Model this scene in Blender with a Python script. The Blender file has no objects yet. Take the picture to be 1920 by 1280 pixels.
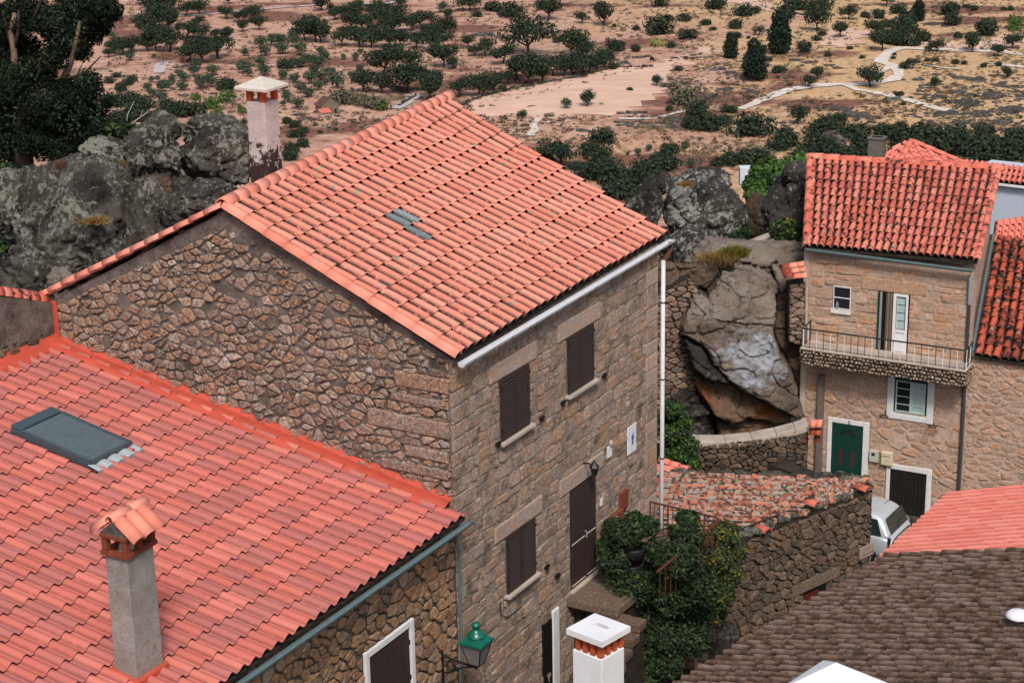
import bpy, math, random
import numpy as np
from mathutils import Vector, Matrix, noise

# ------------------------------------------------------------------ camera, world, sun, exposure
F = 3700.0; PITCH = math.radians(18.5); ROLL = math.radians(1.06)
CAM = Vector((0.0, 0.0, 30.0))
cp, sp, cr, sr = math.cos(PITCH), math.sin(PITCH), math.cos(ROLL), math.sin(ROLL)
scene = bpy.context.scene
COL = scene.collection
cd = bpy.data.cameras.new('camera'); cd.sensor_fit = 'HORIZONTAL'; cd.sensor_width = 36; cd.lens = 36 * F / 1920
cd.clip_start = 0.5; cd.clip_end = 12000
camo = bpy.data.objects.new('camera', cd); COL.objects.link(camo)
_r = Vector((1, 0, 0)); _u = Vector((0, sp, cp)); _f = Vector((0, cp, -sp))
_ri = _r * cr - _u * sr; _up = _r * sr + _u * cr
camo.matrix_world = Matrix.Translation(CAM) @ Matrix((_ri, _up, -_f)).transposed().to_4x4()
scene.camera = camo

SUN_EL, SUN_AZ = math.radians(50), math.radians(174)      # azimuth clockwise from +Y
world = bpy.data.worlds.new('World'); scene.world = world; world.use_nodes = True
wn = world.node_tree.nodes; wl = world.node_tree.links
bg = wn['Background']; sky = wn.new('ShaderNodeTexSky'); sky.sky_type = 'NISHITA'; sky.sun_disc = False
sky.sun_elevation = SUN_EL; sky.sun_rotation = SUN_AZ; sky.dust_density = 3.0; sky.air_density = 1.0; sky.ozone_density = 0.6
wl.new(sky.outputs[0], bg.inputs[0]); bg.inputs[1].default_value = 0.112
sl = bpy.data.lights.new('sun', 'SUN'); sl.energy = 2.25; sl.angle = math.radians(12); sl.color = (1, 0.95, 0.88)
so = bpy.data.objects.new('sun', sl); COL.objects.link(so)
sd = Vector((math.sin(SUN_AZ) * math.cos(SUN_EL), math.cos(SUN_AZ) * math.cos(SUN_EL), math.sin(SUN_EL)))
so.rotation_euler = sd.to_track_quat('Z', 'Y').to_euler(); so.location = (0, 0, 80)
vs = scene.view_settings
scene.display_settings.display_device = 'sRGB'
vs.view_transform = 'Standard'; vs.look = 'None'; vs.gamma = 1; vs.use_curve_mapping = False
vs.exposure = 0.25

# ------------------------------------------------------------------ geometry helpers
def ray(px, py):
    u = px - 960; v = 640 - py
    a = cr * u + sr * v; b = -sr * u + cr * v
    return Vector((a, F * cp + b * sp, -F * sp + b * cp))
def at_y(px, py, Y):
    d = ray(px, py); return CAM + d * (Y / d.y)
def at_z(px, py, Z):
    d = ray(px, py); return CAM + d * ((Z - CAM.z) / d.z)
def on_plane(px, py, P, n):
    d = ray(px, py); return CAM + d * ((P - CAM).dot(n) / d.dot(n))
def proj(p):
    q = Vector(p) - CAM
    dep = q.y * cp - q.z * sp
    if dep < 0.1: return (-9999, -9999)
    b = (q.y * sp + q.z * cp) * F / dep; a = q.x * F / dep
    return (960 + cr * a - sr * b, 640 - (sr * a + cr * b))
def inframe(p, m=30):
    x, y = proj(p); return -m < x < 1920 + m and -m < y < 1280 + m
def az(deg):
    r = math.radians(deg); return Vector((math.sin(r), math.cos(r), 0))
Z = Vector((0, 0, 1))
WL = {}            # world location of every object
def link(name, data, parent=None, loc=None, M3=None):
    o = bpy.data.objects.new(name, data); COL.objects.link(o)
    loc = Vector(loc) if loc is not None else (WL[parent.as_pointer()] if parent else Vector((0, 0, 0)))
    WL[o.as_pointer()] = loc.copy()
    base = WL[parent.as_pointer()] if parent else Vector((0, 0, 0))
    if parent: o.parent = parent
    if M3 is not None:
        o.matrix_basis = Matrix.Translation(loc - base) @ M3.to_4x4()
    else: o.location = loc - base
    return o
def tag(o, label=None, cat=None, group=None, kind=None):
    if label: o['label'] = label
    if cat: o['category'] = cat
    if group: o['group'] = group
    if kind: o['kind'] = kind
    return o
def thing(name, loc, label, cat, group=None):
    return tag(link(name, None, None, loc), label, cat, group)
class MB:
    def __init__(s): s.v = []; s.f = []; s.m = []
    def add(s, vs_, fs, m=0):
        b = len(s.v); s.v += [Vector(p) for p in vs_]; s.f += [tuple(b + i for i in q) for q in fs]; s.m += [m] * len(fs); return s
    def box(s, o, a, b, c, m=0):           # corner o and three edge vectors
        p = [o, o + a, o + a + b, o + b]; q = [x + c for x in p]
        fs = [(0, 3, 2, 1), (4, 5, 6, 7), (0, 1, 5, 4), (1, 2, 6, 5), (2, 3, 7, 6), (3, 0, 4, 7)]
        if a.cross(b).dot(c) < 0: fs = [tuple(reversed(f)) for f in fs]
        return s.add(p + q, fs, m)
    def cbox(s, c, a, b, h, m=0):          # centred in a,b, from base up by h
        return s.box(c - a * 0.5 - b * 0.5, a, b, h, m)
    def quad(s, a, b, c, d, m=0): return s.add([a, b, c, d], [(0, 1, 2, 3)], m)
    def prism(s, poly, e, m=0):            # polygon extruded by e
        n = len(poly); P = [Vector(p) for p in poly]; Q = [p + e for p in P]
        nn = sum(((P[i] - P[0]).cross(P[(i + 1) % n] - P[0]) for i in range(n)), Vector())
        fs = [tuple(range(n - 1, -1, -1)), tuple(range(n, 2 * n))] + [(i, (i + 1) % n, n + (i + 1) % n, n + i) for i in range(n)]
        if nn.dot(e) < 0: fs = [tuple(reversed(f)) for f in fs]
        return s.add(P + Q, fs, m)
    def tube(s, pts, r, n=8, m=0, cap=True):
        pts = [Vector(p) for p in pts]; rs = r if isinstance(r, (list, tuple)) else [r] * len(pts)
        b0 = len(s.v); prev = None
        for i, p in enumerate(pts):
            t = (pts[min(i + 1, len(pts) - 1)] - pts[max(i - 1, 0)]).normalized()
            x = prev - t * prev.dot(t) if prev else (t.cross(Z) if abs(t.z) < .9 else t.cross(Vector((1, 0, 0))))
            x.normalize(); prev = x; y = t.cross(x)
            s.v += [p + x * (rs[i] * math.cos(2 * math.pi * k / n)) + y * (rs[i] * math.sin(2 * math.pi * k / n)) for k in range(n)]
        for i in range(len(pts) - 1):
            for k in range(n):
                s.f.append((b0 + i * n + k, b0 + i * n + (k + 1) % n, b0 + (i + 1) * n + (k + 1) % n, b0 + (i + 1) * n + k)); s.m.append(m)
        if cap:
            s.f.append(tuple(b0 + k for k in range(n))[::-1]); s.m.append(m)
            e = b0 + (len(pts) - 1) * n; s.f.append(tuple(e + k for k in range(n))); s.m.append(m)
        return s
    def half(s, A, B, side, up, r, n=7, t=.018, m=0):      # half-round cover tile from A to B
        N = [math.pi * k / (n - 1) for k in range(n)]
        ring = lambda P, R: [P + side * (R * math.cos(a)) + up * (R * math.sin(a)) for a in N]
        v = ring(A, r) + ring(B, r * 1.06) + ring(B, r * 1.06 - t) + ring(A, r - t)
        fs = []
        for j in range(3):
            fs += [(j * n + k, j * n + k + 1, (j + 1) * n + k + 1, (j + 1) * n + k) for k in range(n - 1)]
        fs += [(3 * n + k, 3 * n + k + 1, k + 1, k) for k in range(n - 1)]
        return s.add(v, fs, m)
    def lathe(s, c, prof, n=16, m=0):
        b0 = len(s.v)
        for r, h in prof: s.v += [c + Vector((r * math.cos(2 * math.pi * k / n), r * math.sin(2 * math.pi * k / n), h)) for k in range(n)]
        for i in range(len(prof) - 1):
            for k in range(n):
                s.f.append((b0 + i * n + k, b0 + i * n + (k + 1) % n, b0 + (i + 1) * n + (k + 1) % n, b0 + (i + 1) * n + k)); s.m.append(m)
        return s
    def build(s, name, mats, parent=None, loc=None, smooth=False, bevel=0):
        if not isinstance(mats, (list, tuple)): mats = [mats]
        base = Vector(loc) if loc is not None else (WL[parent.as_pointer()] if parent else Vector((0, 0, 0)))
        me = bpy.data.meshes.new(name); me.from_pydata([tuple(p - base) for p in s.v], [], s.f)
        for mt in mats: me.materials.append(mt)
        if len(mats) > 1: me.polygons.foreach_set('material_index', s.m)
        if smooth: me.polygons.foreach_set('use_smooth', [True] * len(me.polygons))
        me.update()
        o = link(name, me, parent, base)
        if bevel:
            b = o.modifiers.new('bevel', 'BEVEL'); b.width = bevel; b.segments = 2; b.limit_method = 'ANGLE'
        return o
def npmesh(name, V, Fq, mat, smooth=False, attr=None):
    me = bpy.data.meshes.new(name); V = np.asarray(V, dtype=np.float32); Fq = np.asarray(Fq, dtype=np.int32)
    me.vertices.add(len(V)); me.vertices.foreach_set('co', V.ravel())
    k = Fq.shape[1]; me.loops.add(Fq.size); me.loops.foreach_set('vertex_index', Fq.ravel())
    me.polygons.add(len(Fq)); me.polygons.foreach_set('loop_start', np.arange(0, Fq.size, k, dtype=np.int32))
    me.polygons.foreach_set('loop_total', np.full(len(Fq), k, dtype=np.int32))
    if smooth: me.polygons.foreach_set('use_smooth', np.ones(len(Fq), dtype=bool))
    if attr is not None:
        a = me.attributes.new('dirt_shade', 'FLOAT', 'POINT'); a.data.foreach_set('value', np.asarray(attr, dtype=np.float32))
    me.materials.append(mat); me.update(calc_edges=True); return me

# ------------------------------------------------------------------ materials
class N:
    def __init__(s, name, rough=.85, spec=.25):
        s.m = bpy.data.materials.new(name); s.m.use_nodes = True; s.t = s.m.node_tree; s.b = s.t.nodes['Principled BSDF']
        s.b.inputs['Roughness'].default_value = rough; s.b.inputs['Specular IOR Level'].default_value = spec
        s._p = None
    def n(s, t): return s.t.nodes.new(t)
    def l(s, a, b):
        if isinstance(a, (int, float)): b.default_value = a
        elif isinstance(a, tuple): b.default_value = (a + (1,))[:4] if len(b.default_value) == 4 else a
        else: s.t.links.new(a, b)
    def pos(s):
        if not s._p: s._p = s.n('ShaderNodeNewGeometry')
        return s._p.outputs['Position']
    def island(s): s.pos(); return s._p.outputs['Random Per Island']
    def normal_z(s):
        s.pos(); x = s.n('ShaderNodeSeparateXYZ'); s.l(s._p.outputs['Normal'], x.inputs[0]); return x.outputs[2]
    def objrand(s): return s.n('ShaderNodeObjectInfo').outputs['Random']
    def rand(s): return s.math('FRACT', s.math('ADD', s.objrand(), s.island()), 0)
    def noise(s, sc, det=4, rough=.6, vec=None, dist=0):
        x = s.n('ShaderNodeTexNoise'); s.l(vec or s.pos(), x.inputs['Vector']); x.inputs['Scale'].default_value = sc
        x.inputs['Detail'].default_value = det; x.inputs['Roughness'].default_value = rough; x.inputs['Distortion'].default_value = dist
        return x.outputs['Fac']
    def voro(s, sc, feat='F1', vec=None, out='Distance'):
        x = s.n('ShaderNodeTexVoronoi'); s.l(vec or s.pos(), x.inputs['Vector']); x.inputs['Scale'].default_value = sc; x.feature = feat
        return x.outputs[out]
    def scalev(s, v3):
        x = s.n('ShaderNodeMapping'); s.l(s.pos(), x.inputs[0]); x.inputs['Scale'].default_value = v3; return x.outputs[0]
    def math(s, op, a, b=0, c=0):
        x = s.n('ShaderNodeMath'); x.operation = op
        for i, q in enumerate((a, b, c)): s.l(q, x.inputs[i])
        return x.outputs[0]
    def ramp(s, fac, stops, interp='LINEAR'):
        x = s.n('ShaderNodeValToRGB'); s.l(fac, x.inputs[0]); r = x.color_ramp; r.interpolation = interp
        while len(r.elements) < len(stops): r.elements.new(.5)
        for e, (p, c) in zip(r.elements, stops):
            e.position = p; e.color = (c, c, c, 1) if isinstance(c, (int, float)) else tuple(c) + (1,)
        return x.outputs[0]
    def step(s, fac, a, b): return s.ramp(fac, [(a, 0.0), (b, 1.0)])
    def mix(s, fac, a, b, mode='MIX'):
        x = s.n('ShaderNodeMix'); x.data_type = 'RGBA'; x.blend_type = mode
        s.l(fac, x.inputs[0])
        for q, i in ((a, 6), (b, 7)):
            if isinstance(q, (int, float)): q = (q, q, q)
            s.l(q, x.inputs[i])
        return x.outputs[2]
    def attr(s, name):
        x = s.n('ShaderNodeAttribute'); x.attribute_name = name; return x.outputs['Fac']
    def bump(s, h, st=.5, d=.02):
        x = s.n('ShaderNodeBump'); x.inputs['Strength'].default_value = st; x.inputs['Distance'].default_value = d
        s.l(h, x.inputs['Height']); s.l(x.outputs[0], s.b.inputs['Normal'])
    def color(s, c): s.l(c, s.b.inputs['Base Color']); return s.m
    def done(s): return s.m

def tile_mat(name, stops, dirt_shade_col, spots=None, spot_th=(.62, .66), spot_sc=7, dirt_shade_amt=1.0, dark=None, var=.12, dark_th=(.6, .7), dark_sc=6, lipd=.45):
    k = N(name, .78, .2)
    c = k.ramp(k.rand(), stops)
    c = k.mix(k.math('MULTIPLY', k.noise(3.0, 4), .5), c, (.5, .5, .5), 'OVERLAY') if False else c
    nz = k.noise(14, 5, .7); c = k.mix(k.step(nz, .35, .75), k.mix(1, c, (1 - var, 1 - var, 1 - var), 'MULTIPLY'), c)
    lg = k.noise(.8, 3); c = k.mix(k.math('MULTIPLY', k.step(lg, .4, .7), .25), c, k.mix(1, c, (.86, .8, .8), 'MULTIPLY'))
    if dark is not None:
        c = k.mix(k.step(k.noise(dark_sc, 5, .65), *dark_th), c, dark)
    if spots is not None:
        c = k.mix(k.step(k.noise(spot_sc, 3, .5), *spot_th), c, spots)
    if dirt_shade_amt:
        a_ = k.attr('dirt_shade'); d = k.math('MULTIPLY', k.math('MINIMUM', a_, 1.0), k.step(k.noise(9, 4, .7), .30, .46))
        c = k.mix(k.math('MULTIPLY', k.math('GREATER_THAN', a_, 1.5), lipd), c, tuple(x * .6 for x in dirt_shade_col))  # lips and channels: dirt plus joint shade put into the colour
        c = k.mix(k.math('MULTIPLY', d, dirt_shade_amt), c, dirt_shade_col)
    k.bump(k.noise(40, 4, .7), .35, .01)
    return k.color(c)
T_GLASS = tile_mat('greenish glass tile', [(0, (.20, .24, .25)), (1, (.42, .46, .47))], (.03, .03, .03), var=.3, lipd=.2)
T_MAIN = tile_mat('roof tile salmon', [(0, (.74, .24, .165)), (.5, (.82, .285, .20)), (1, (.88, .34, .25))], (.03, .022, .018), (.33, .31, .22), (.655, .675), 6)
T_LOW = tile_mat('roof tile red clay', [(0, (.44, .145, .122)), (.3, (.50, .165, .14)), (.42, (.55, .15, .115)), (.75, (.60, .17, .13)), (1, (.66, .21, .16))], (.03, .02, .02), None, dirt_shade_amt=.6, var=.10, lipd=.85)
T_OLD = tile_mat('roof tile spotted', [(0, (.56, .125, .085)), (.5, (.70, .18, .12)), (1, (.80, .27, .19))], (.04, .03, .025), (.3, .27, .2), (.66, .69), 5, dark=(.05, .035, .03), dark_th=(.575, .60), dark_sc=5.5)
T_DARK = tile_mat('roof tile weathered dark', [(0, (.28, .06, .035)), (.5, (.45, .085, .045)), (1, (.6, .13, .07))], (.02, .015, .013), (.28, .25, .2), (.63, .67), 5, dark=(.03, .02, .018), dark_th=(.5, .58), dark_sc=4)
T_SHED = tile_mat('roof tile lichen covered', [(0, (.34, .11, .065)), (.4, (.50, .15, .085)), (1, (.60, .25, .16))], (.05, .04, .035), (.30, .28, .235), (.525, .565), 10, dark=(.05, .042, .034), dark_th=(.49, .55), dark_sc=9)
T_PINK = tile_mat('roof tile pink', [(0, (.78, .22, .165)), (1, (.86, .30, .23))], (.30, .055, .04), None, dirt_shade_amt=.85, var=.10, lipd=.5)
T_HIP = tile_mat('roof tile pale red', [(0, (.68, .18, .13)), (1, (.78, .25, .19))], (.22, .045, .035), None, dirt_shade_amt=.8, var=.06, lipd=.6)
def moss_mat():
    k = N('roof tile brown moss', .95, .05)
    a = k.ramp(k.rand(), [(0, (.30, .18, .135)), (.5, (.38, .24, .185)), (1, (.46, .31, .25))])
    c = k.mix(k.math('MULTIPLY', k.step(k.noise(16, 6, .8), .46, .6), .6), a, (.38, .28, .24))
    c = k.mix(k.math('MULTIPLY', k.step(k.noise(5.5, 5, .7), .46, .60), .85), c, (.115, .065, .035))
    a2 = k.attr('dirt_shade'); c = k.mix(k.math('MULTIPLY', k.math('MULTIPLY', k.math('MINIMUM', a2, 1.0), k.math('LESS_THAN', a2, 1.2)), .85), c, (.022, .014, .010))  # channels and near flanks: dirt together with painted shade
    k.bump(k.noise(26, 7, .8), 1.0, .05)
    return k.color(c)
T_MOSS = moss_mat()
def stone_mat(name, stops, speck=.5, lich=None, lth=(.6, .66), rough=.9, dark_amt=.5):
    k = N(name, rough, .2)
    c = k.ramp(k.rand(), stops)
    c = k.mix(k.step(k.noise(6, 5, .7), .42, .62), c, k.mix(1, c, (1.2, .86, .66), 'MULTIPLY'))
    c = k.mix(k.step(k.noise(9, 5, .7), .52, .66), c, k.mix(1, c, (1.3, 1.28, 1.25), 'MULTIPLY'))
    c = k.mix(k.math('MULTIPLY', k.step(k.noise(15, 7, .95), .475, .56), dark_amt), c, k.mix(1, c, (.22, .17, .15), 'MULTIPLY'))
    c = k.mix(k.math('MULTIPLY', k.step(k.noise(23, 5, .9), .545, .60), speck), c, (.82, .74, .67))
    if lich: c = k.mix(k.step(k.noise(2.6, 6, .7), *lth), c, lich)
    k.bump(k.noise(30, 7, .85), 1.0, .05)
    return k.color(c)
S_GABLE = stone_mat('rubble granite warm', [(0, (.22, .165, .135)), (.25, (.44, .35, .295)), (.45, (.42, .26, .165)), (.6, (.56, .46, .40)), (.75, (.34, .27, .225)), (.88, (.52, .34, .22)), (1, (.66, .60, .55))], .85, dark_amt=.85)
S_FACADE = stone_mat('granite facade block', [(0, (.33, .27, .225)), (.3, (.46, .365, .30)), (.7, (.50, .42, .365)), (.88, (.52, .35, .23)), (1, (.60, .52, .47))], .5, lich=(.15, .125, .09), lth=(.50, .68), dark_amt=.7)
S_LINTEL = stone_mat('pale granite lintel', [(0, (.48, .39, .34)), (1, (.55, .46, .40))], .5, dark_amt=.35)
S_LOWER = stone_mat('dark granite rubble', [(0, (.20, .13, .09)), (.4, (.34, .23, .14)), (.8, (.42, .25, .12)), (1, (.40, .32, .25))], .5)
S_RIGHT = stone_mat('buff granite block', [(0, (.54, .40, .31)), (.5, (.62, .48, .385)), (.8, (.62, .42, .28)), (1, (.68, .57, .49))], .3, dark_amt=.4)
S_OLDWALL = stone_mat('dark mossy rubble', [(0, (.07, .055, .045)), (.4, (.13, .10, .075)), (.75, (.17, .12, .08)), (1, (.22, .18, .14))], .35, lich=(.16, .16, .11), lth=(.6, .72))
S_PEBBLE = stone_mat('rounded river pebble', [(0, (.2, .15, .12)), (.5, (.36, .28, .2)), (1, (.5, .44, .38))], .2, dark_amt=.2)
S_DRY = stone_mat('brown dry stone', [(0, (.15, .11, .09)), (.5, (.27, .2, .16)), (1, (.42, .33, .27))], .3)
def mortar_mat(name, a, b, sc=3):
    k = N(name, .95, .1); c = k.mix(k.step(k.noise(sc, 6, .7), .35, .65), a, b)
    c = k.mix(k.math('MULTIPLY', k.step(k.noise(17, 6, .9), .5, .58), .65), c, k.mix(1, c, (.32, .27, .25), 'MULTIPLY'))
    k.bump(k.noise(30, 6, .75), .8, .03); return k.color(c)
M_GABLE = mortar_mat('brown mortar', (.065, .048, .042), (.19, .148, .13))
M_FACADE = mortar_mat('buff mortar', (.25, .19, .155), (.42, .33, .275))
M_RIGHT = mortar_mat('pink buff mortar', (.47, .33, .25), (.66, .47, .37), 2)
M_OLD = mortar_mat('dark earth mortar', (.03, .024, .02), (.075, .058, .046))
M_LOWER = mortar_mat('grey brown mortar', (.08, .065, .055), (.15, .12, .10))
M_SMEAR = mortar_mat('smeared render', (.085, .066, .058), (.26, .215, .19), 1.6)
def flat(name, c, rough=.6, spec=.3, var=.15, sc=6, bump=0, metal=0):
    k = N(name, rough, spec); k.b.inputs['Metallic'].default_value = metal
    cc = k.mix(k.step(k.noise(sc, 5, .65), .3, .7), tuple(x * (1 - var) for x in c), tuple(min(1, x * (1 + var * .5)) for x in c))
    if bump: k.bump(k.noise(25, 5, .7), bump, .02)
    return k.color(cc)
P_WHITE = flat('white limewash', (.78, .77, .77), .85, .15, .09, 3, bump=.35)
P_TRIM = flat('white painted surround', (.74, .72, .71), .85, .2, .12, bump=.25)
P_RED = flat('red sealing paint', (.52, .085, .05), .6, .3, .2, 2.5, bump=.4)
P_BRICK = flat('orange brick', (.50, .10, .04), .8, .2, .4, 12, bump=.4)
P_OXIDE = flat('dark oxide brick', (.22, .055, .03), .8, .2, .35, 14, bump=.5)
P_GUTW = flat('white gutter paint', (.62, .62, .64), .5, .4, .1)
P_GUTG = flat('green grey gutter', (.12, .17, .175), .45, .4, .2)
P_ZINC = flat('grey metal', (.30, .33, .35), .4, .5, .15)
P_BROWN = flat('dark brown wood', (.048, .030, .026), .6, .3, .2)
P_BLACK = flat('black iron', (.012, .012, .013), .5, .4, .2)
P_RUST = flat('rusty red iron', (.12, .035, .025), .7, .3, .3, 20)
P_GREEN = flat('bottle green paint', (.008, .045, .035), .45, .4, .2)
P_LAMP = flat('bright green enamel', (.004, .12, .078), .3, .6, .2)
P_FROST = flat('frosted lamp glass', (.21, .19, .19), .3, .5, .15)
P_CREAM = flat('cream metal', (.66, .56, .38), .5, .3, .06)
P_GREYB = flat('grey meter box', (.5, .5, .45), .6, .3, .1)
P_DGLASS = flat('dark window glass', (.02, .023, .026), .12, .6, .1)
P_CGLASS = flat('curtained window glass', (.42, .55, .53), .2, .5, .1)
P_CURT = flat('beige curtain', (.20, .14, .10), .9, .1, .2, 2)
P_DARK = flat('dark interior', (.012, .01, .009), .9, .1)
P_PLAST = flat('pale weathered plaster', (.48, .40, .34), .9, .1, .25, 2.5, bump=.4)
P_CONC = flat('grey chimney concrete', (.17, .145, .125), .9, .1, .3, 9, bump=.4)
P_SKYL = flat('slate blue metal', (.055, .078, .092), .4, .5, .12)
P_BLUEW = flat('pale blue wall', (.50, .56, .66), .85, .1, .05)
P_GLT = flat('translucent glass tile', (.24, .27, .28), .25, .6, .25, 9)
P_WOODB = flat('black boarded timber', (.018, .016, .015), .7, .2, .4, 8)
P_BLUE = flat('blue glaze', (.05, .09, .42), .3, .5, .3, 30)
P_SIGN = flat('pink marble plaque', (.34, .25, .21), .6, .3, .15)
P_INK = flat('dark lettering', (.05, .03, .025), .7, .2)
P_SILVER = N('silver car paint', .28, .5); P_SILVER.b.inputs['Metallic'].default_value = .35; P_SILVER.b.inputs['Coat Weight'].default_value = .4; P_SILVER = P_SILVER.color((.62, .66, .70))
P_CARGL = flat('tinted car glass', (.015, .03, .028), .06, .8, .1)
P_RUBBER = flat('black rubber', (.015, .015, .015), .8, .2)
P_TAIL = flat('red tail lamp', (.35, .01, .01), .2, .5)
def chim_mat(name, base, stain, z_lo, z_hi, dark):
    k = N(name, .9, .15); sx = k.n('ShaderNodeSeparateXYZ'); k.l(k.pos(), sx.inputs[0])
    c = k.mix(k.step(k.noise(2.2, 5, .7), .4, .7), base, stain)
    c = k.mix(k.math('MULTIPLY', k.step(k.noise(26, 5, .75), .48, .6), .4), c, k.mix(1, c, (.45, .42, .4), 'MULTIPLY'))
    h = k.math('MULTIPLY', k.math('SUBTRACT', z_hi, sx.outputs[2]), 1 / (z_hi - z_lo))   # 0 at hi, 1 at lo
    g = k.math('ADD', h, k.math('MULTIPLY', k.math('SUBTRACT', k.noise(6, 6, .7), .5), 1.8))
    c = k.mix(k.step(g, .58, .66), c, dark)
    k.bump(k.noise(24, 6, .7), .5, .02); return k.color(c)
def rock_mat(name, base, lich, dark, lth=(.48, .6), warm=None, wth=(.6, .7), white=None):
    k = N(name, .95, .12)
    c = k.mix(k.step(k.noise(1.1, 5, .6), .35, .65), dark, base)
    if warm: c = k.mix(k.step(k.noise(.8, 5, .65, dist=.6), *wth), c, warm)
    c = k.mix(k.step(k.math('ADD', k.noise(6.5, 9, .8), k.math('MULTIPLY', k.math('SUBTRACT', k.noise(.9, 4, .6), .5), .55)), *lth), c, lich)
    c = k.mix(k.step(k.noise(2.0, 5, .7), .58, .7), c, k.mix(1, c, (.4, .38, .36), 'MULTIPLY'))
    c = k.mix(k.step(k.noise(9, 6, .8), .56, .62), c, tuple(x * .25 for x in dark))
    if white:
        P, rad, wc = white
        vd = k.n('ShaderNodeVectorMath'); vd.operation = 'DISTANCE'; k.l(k.pos(), vd.inputs[0]); vd.inputs[1].default_value = P
        g = k.math('ADD', k.math('MULTIPLY', vd.outputs['Value'], 1 / rad), k.math('MULTIPLY', k.math('SUBTRACT', k.noise(2.2, 7, .75, vec=k.scalev((1, 1, 1.6))), .5), 2.4))
        c = k.mix(k.ramp(g, [(.55, 1.0), (.95, 0.0)]), c, wc)
    k.bump(k.noise(5, 9, .85), 1.0, .22)
    return k.color(c)
R_DARK = rock_mat('lichened dark granite', (.19, .17, .145), (.44, .425, .35), (.030, .025, .021), (.515, .575), (.15, .09, .06), (.62, .7))
R_SPECK = rock_mat('speckled grey granite', (.13, .12, .105), (.55, .53, .47), (.034, .029, .026), (.53, .58))
R_PALE = rock_mat('pale bare granite', (.52, .44, .37), (.58, .52, .46), (.32, .25, .20), (.55, .7), (.40, .2, .1), (.62, .72))
R_ORANGE = rock_mat('orange stained granite', (.44, .28, .18), (.46, .36, .28), (.24, .15, .10), (.6, .7), (.45, .16, .06), (.5, .64))
R_BROWN = rock_mat('brown granite', (.27, .19, .135), (.3, .25, .2), (.07, .05, .038), (.6, .7), (.3, .15, .08), (.55, .68))
R_OUT = rock_mat('dark outcrop granite', (.10, .085, .075), (.24, .215, .19), (.035, .03, .027), (.53, .6))
def leaf_mat(name, a, b, c3, tr=.15):
    k = N(name, .8, .12)
    c = k.ramp(k.math('FRACT', k.math('ADD', k.island(), k.objrand()), 0), [(0, a), (.55, b), (1, c3)])
    k.b.inputs['Transmission Weight'].default_value = 0
    return k.color(c)
L_OAK = leaf_mat('cork oak leaves', (.014, .025, .016), (.027, .042, .024), (.05, .066, .034))
L_OLIVE = leaf_mat('olive leaves', (.028, .048, .030), (.05, .076, .044), (.085, .115, .068))
L_GREY = leaf_mat('grey scrub leaves', (.07, .08, .05), (.11, .11, .07), (.16, .13, .10))
L_DARK = leaf_mat('dark cypress leaves', (.008, .016, .012), (.014, .025, .017), (.025, .04, .024))
L_EUC = leaf_mat('dark eucalyptus leaves', (.004, .008, .005), (.008, .014, .008), (.020, .028, .011))
L_IVY = leaf_mat('shrub leaves', (.008, .018, .009), (.02, .038, .016), (.07, .105, .035))
L_YEL = leaf_mat('yellowing shrub leaves', (.05, .06, .012), (.13, .12, .02), (.28, .20, .03))
L_FIG = leaf_mat('fig leaves', (.03, .06, .015), (.06, .12, .028), (.11, .2, .045))
L_DRY = leaf_mat('dry grass blades', (.20, .11, .04), (.30, .17, .06), (.14, .13, .045))
L_REED = leaf_mat('yellow reed blades', (.25, .25, .07), (.33, .31, .1), (.2, .22, .08))
L_RED = leaf_mat('purple heather', (.14, .07, .06), (.18, .09, .075), (.12, .085, .05))
B_BARK = flat('dark bark', (.05, .035, .028), .95, .05, .3, 8)
B_EUC = flat('tan eucalyptus bark', (.20, .13, .09), .9, .1, .35, 3)
B_DEAD = flat('bleached dead wood', (.42, .36, .32), .9, .1, .2, 8)

# ------------------------------------------------------------------ terrain (one sheet to the horizon)
def sstep(a, b, x):
    t = min(1, max(0, (x - a) / (b - a))); return t * t * (3 - 2 * t)
def terrain_z(x, y):
    base = 7.8
    left = sstep(-.5, -2.5, x) * sstep(42.5, 44.5, y) * 5.6
    right = sstep(54.5, 57, y) * 5.0
    z = base + max(left, right)
    if y > 64:
        t = min(1, (y - 64) / 216.0); z += (-60 - z) * (t ** .85)
    if y > 250:
        w = sstep(250, 340, y)
        z += w * (1.6 * noise.noise(Vector((x * .012, y * .009, 3))) + .5 * noise.noise(Vector((x * .05, y * .04, 7))))
        z += sstep(900, 5000, y) * 160
    return z
def on_ground(px, py):
    d = ray(px, py); y = 230.0
    while y < 6000:
        p = CAM + d * (y / d.y)
        if p.z <= terrain_z(p.x, p.y):
            lo, hi = y - 4, y
            for _ in range(12):
                m = .5 * (lo + hi); q = CAM + d * (m / d.y)
                if q.z <= terrain_z(q.x, q.y): hi = m
                else: lo = m
            q = CAM + d * (hi / d.y); return Vector((q.x, q.y, terrain_z(q.x, q.y)))
        y += 4
    return CAM + d * (y / d.y)
ys = list(np.arange(-30, 70, 1.6)) + list(np.arange(70, 280, 10)) + list(np.arange(280, 720, 5)) + list(np.geomspace(720, 9000, 26))
NX = 150; tv = []; tf = []
for y in ys:
    w = 50 + .62 * max(0, y)
    for i in range(NX):
        x = (2 * i / (NX - 1) - 1) * w; tv.append((x, y, terrain_z(x, y)))
for j in range(len(ys) - 1):
    for i in range(NX - 1):
        a = j * NX + i; tf.append((a, a + 1, a + NX + 1, a + NX))
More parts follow.
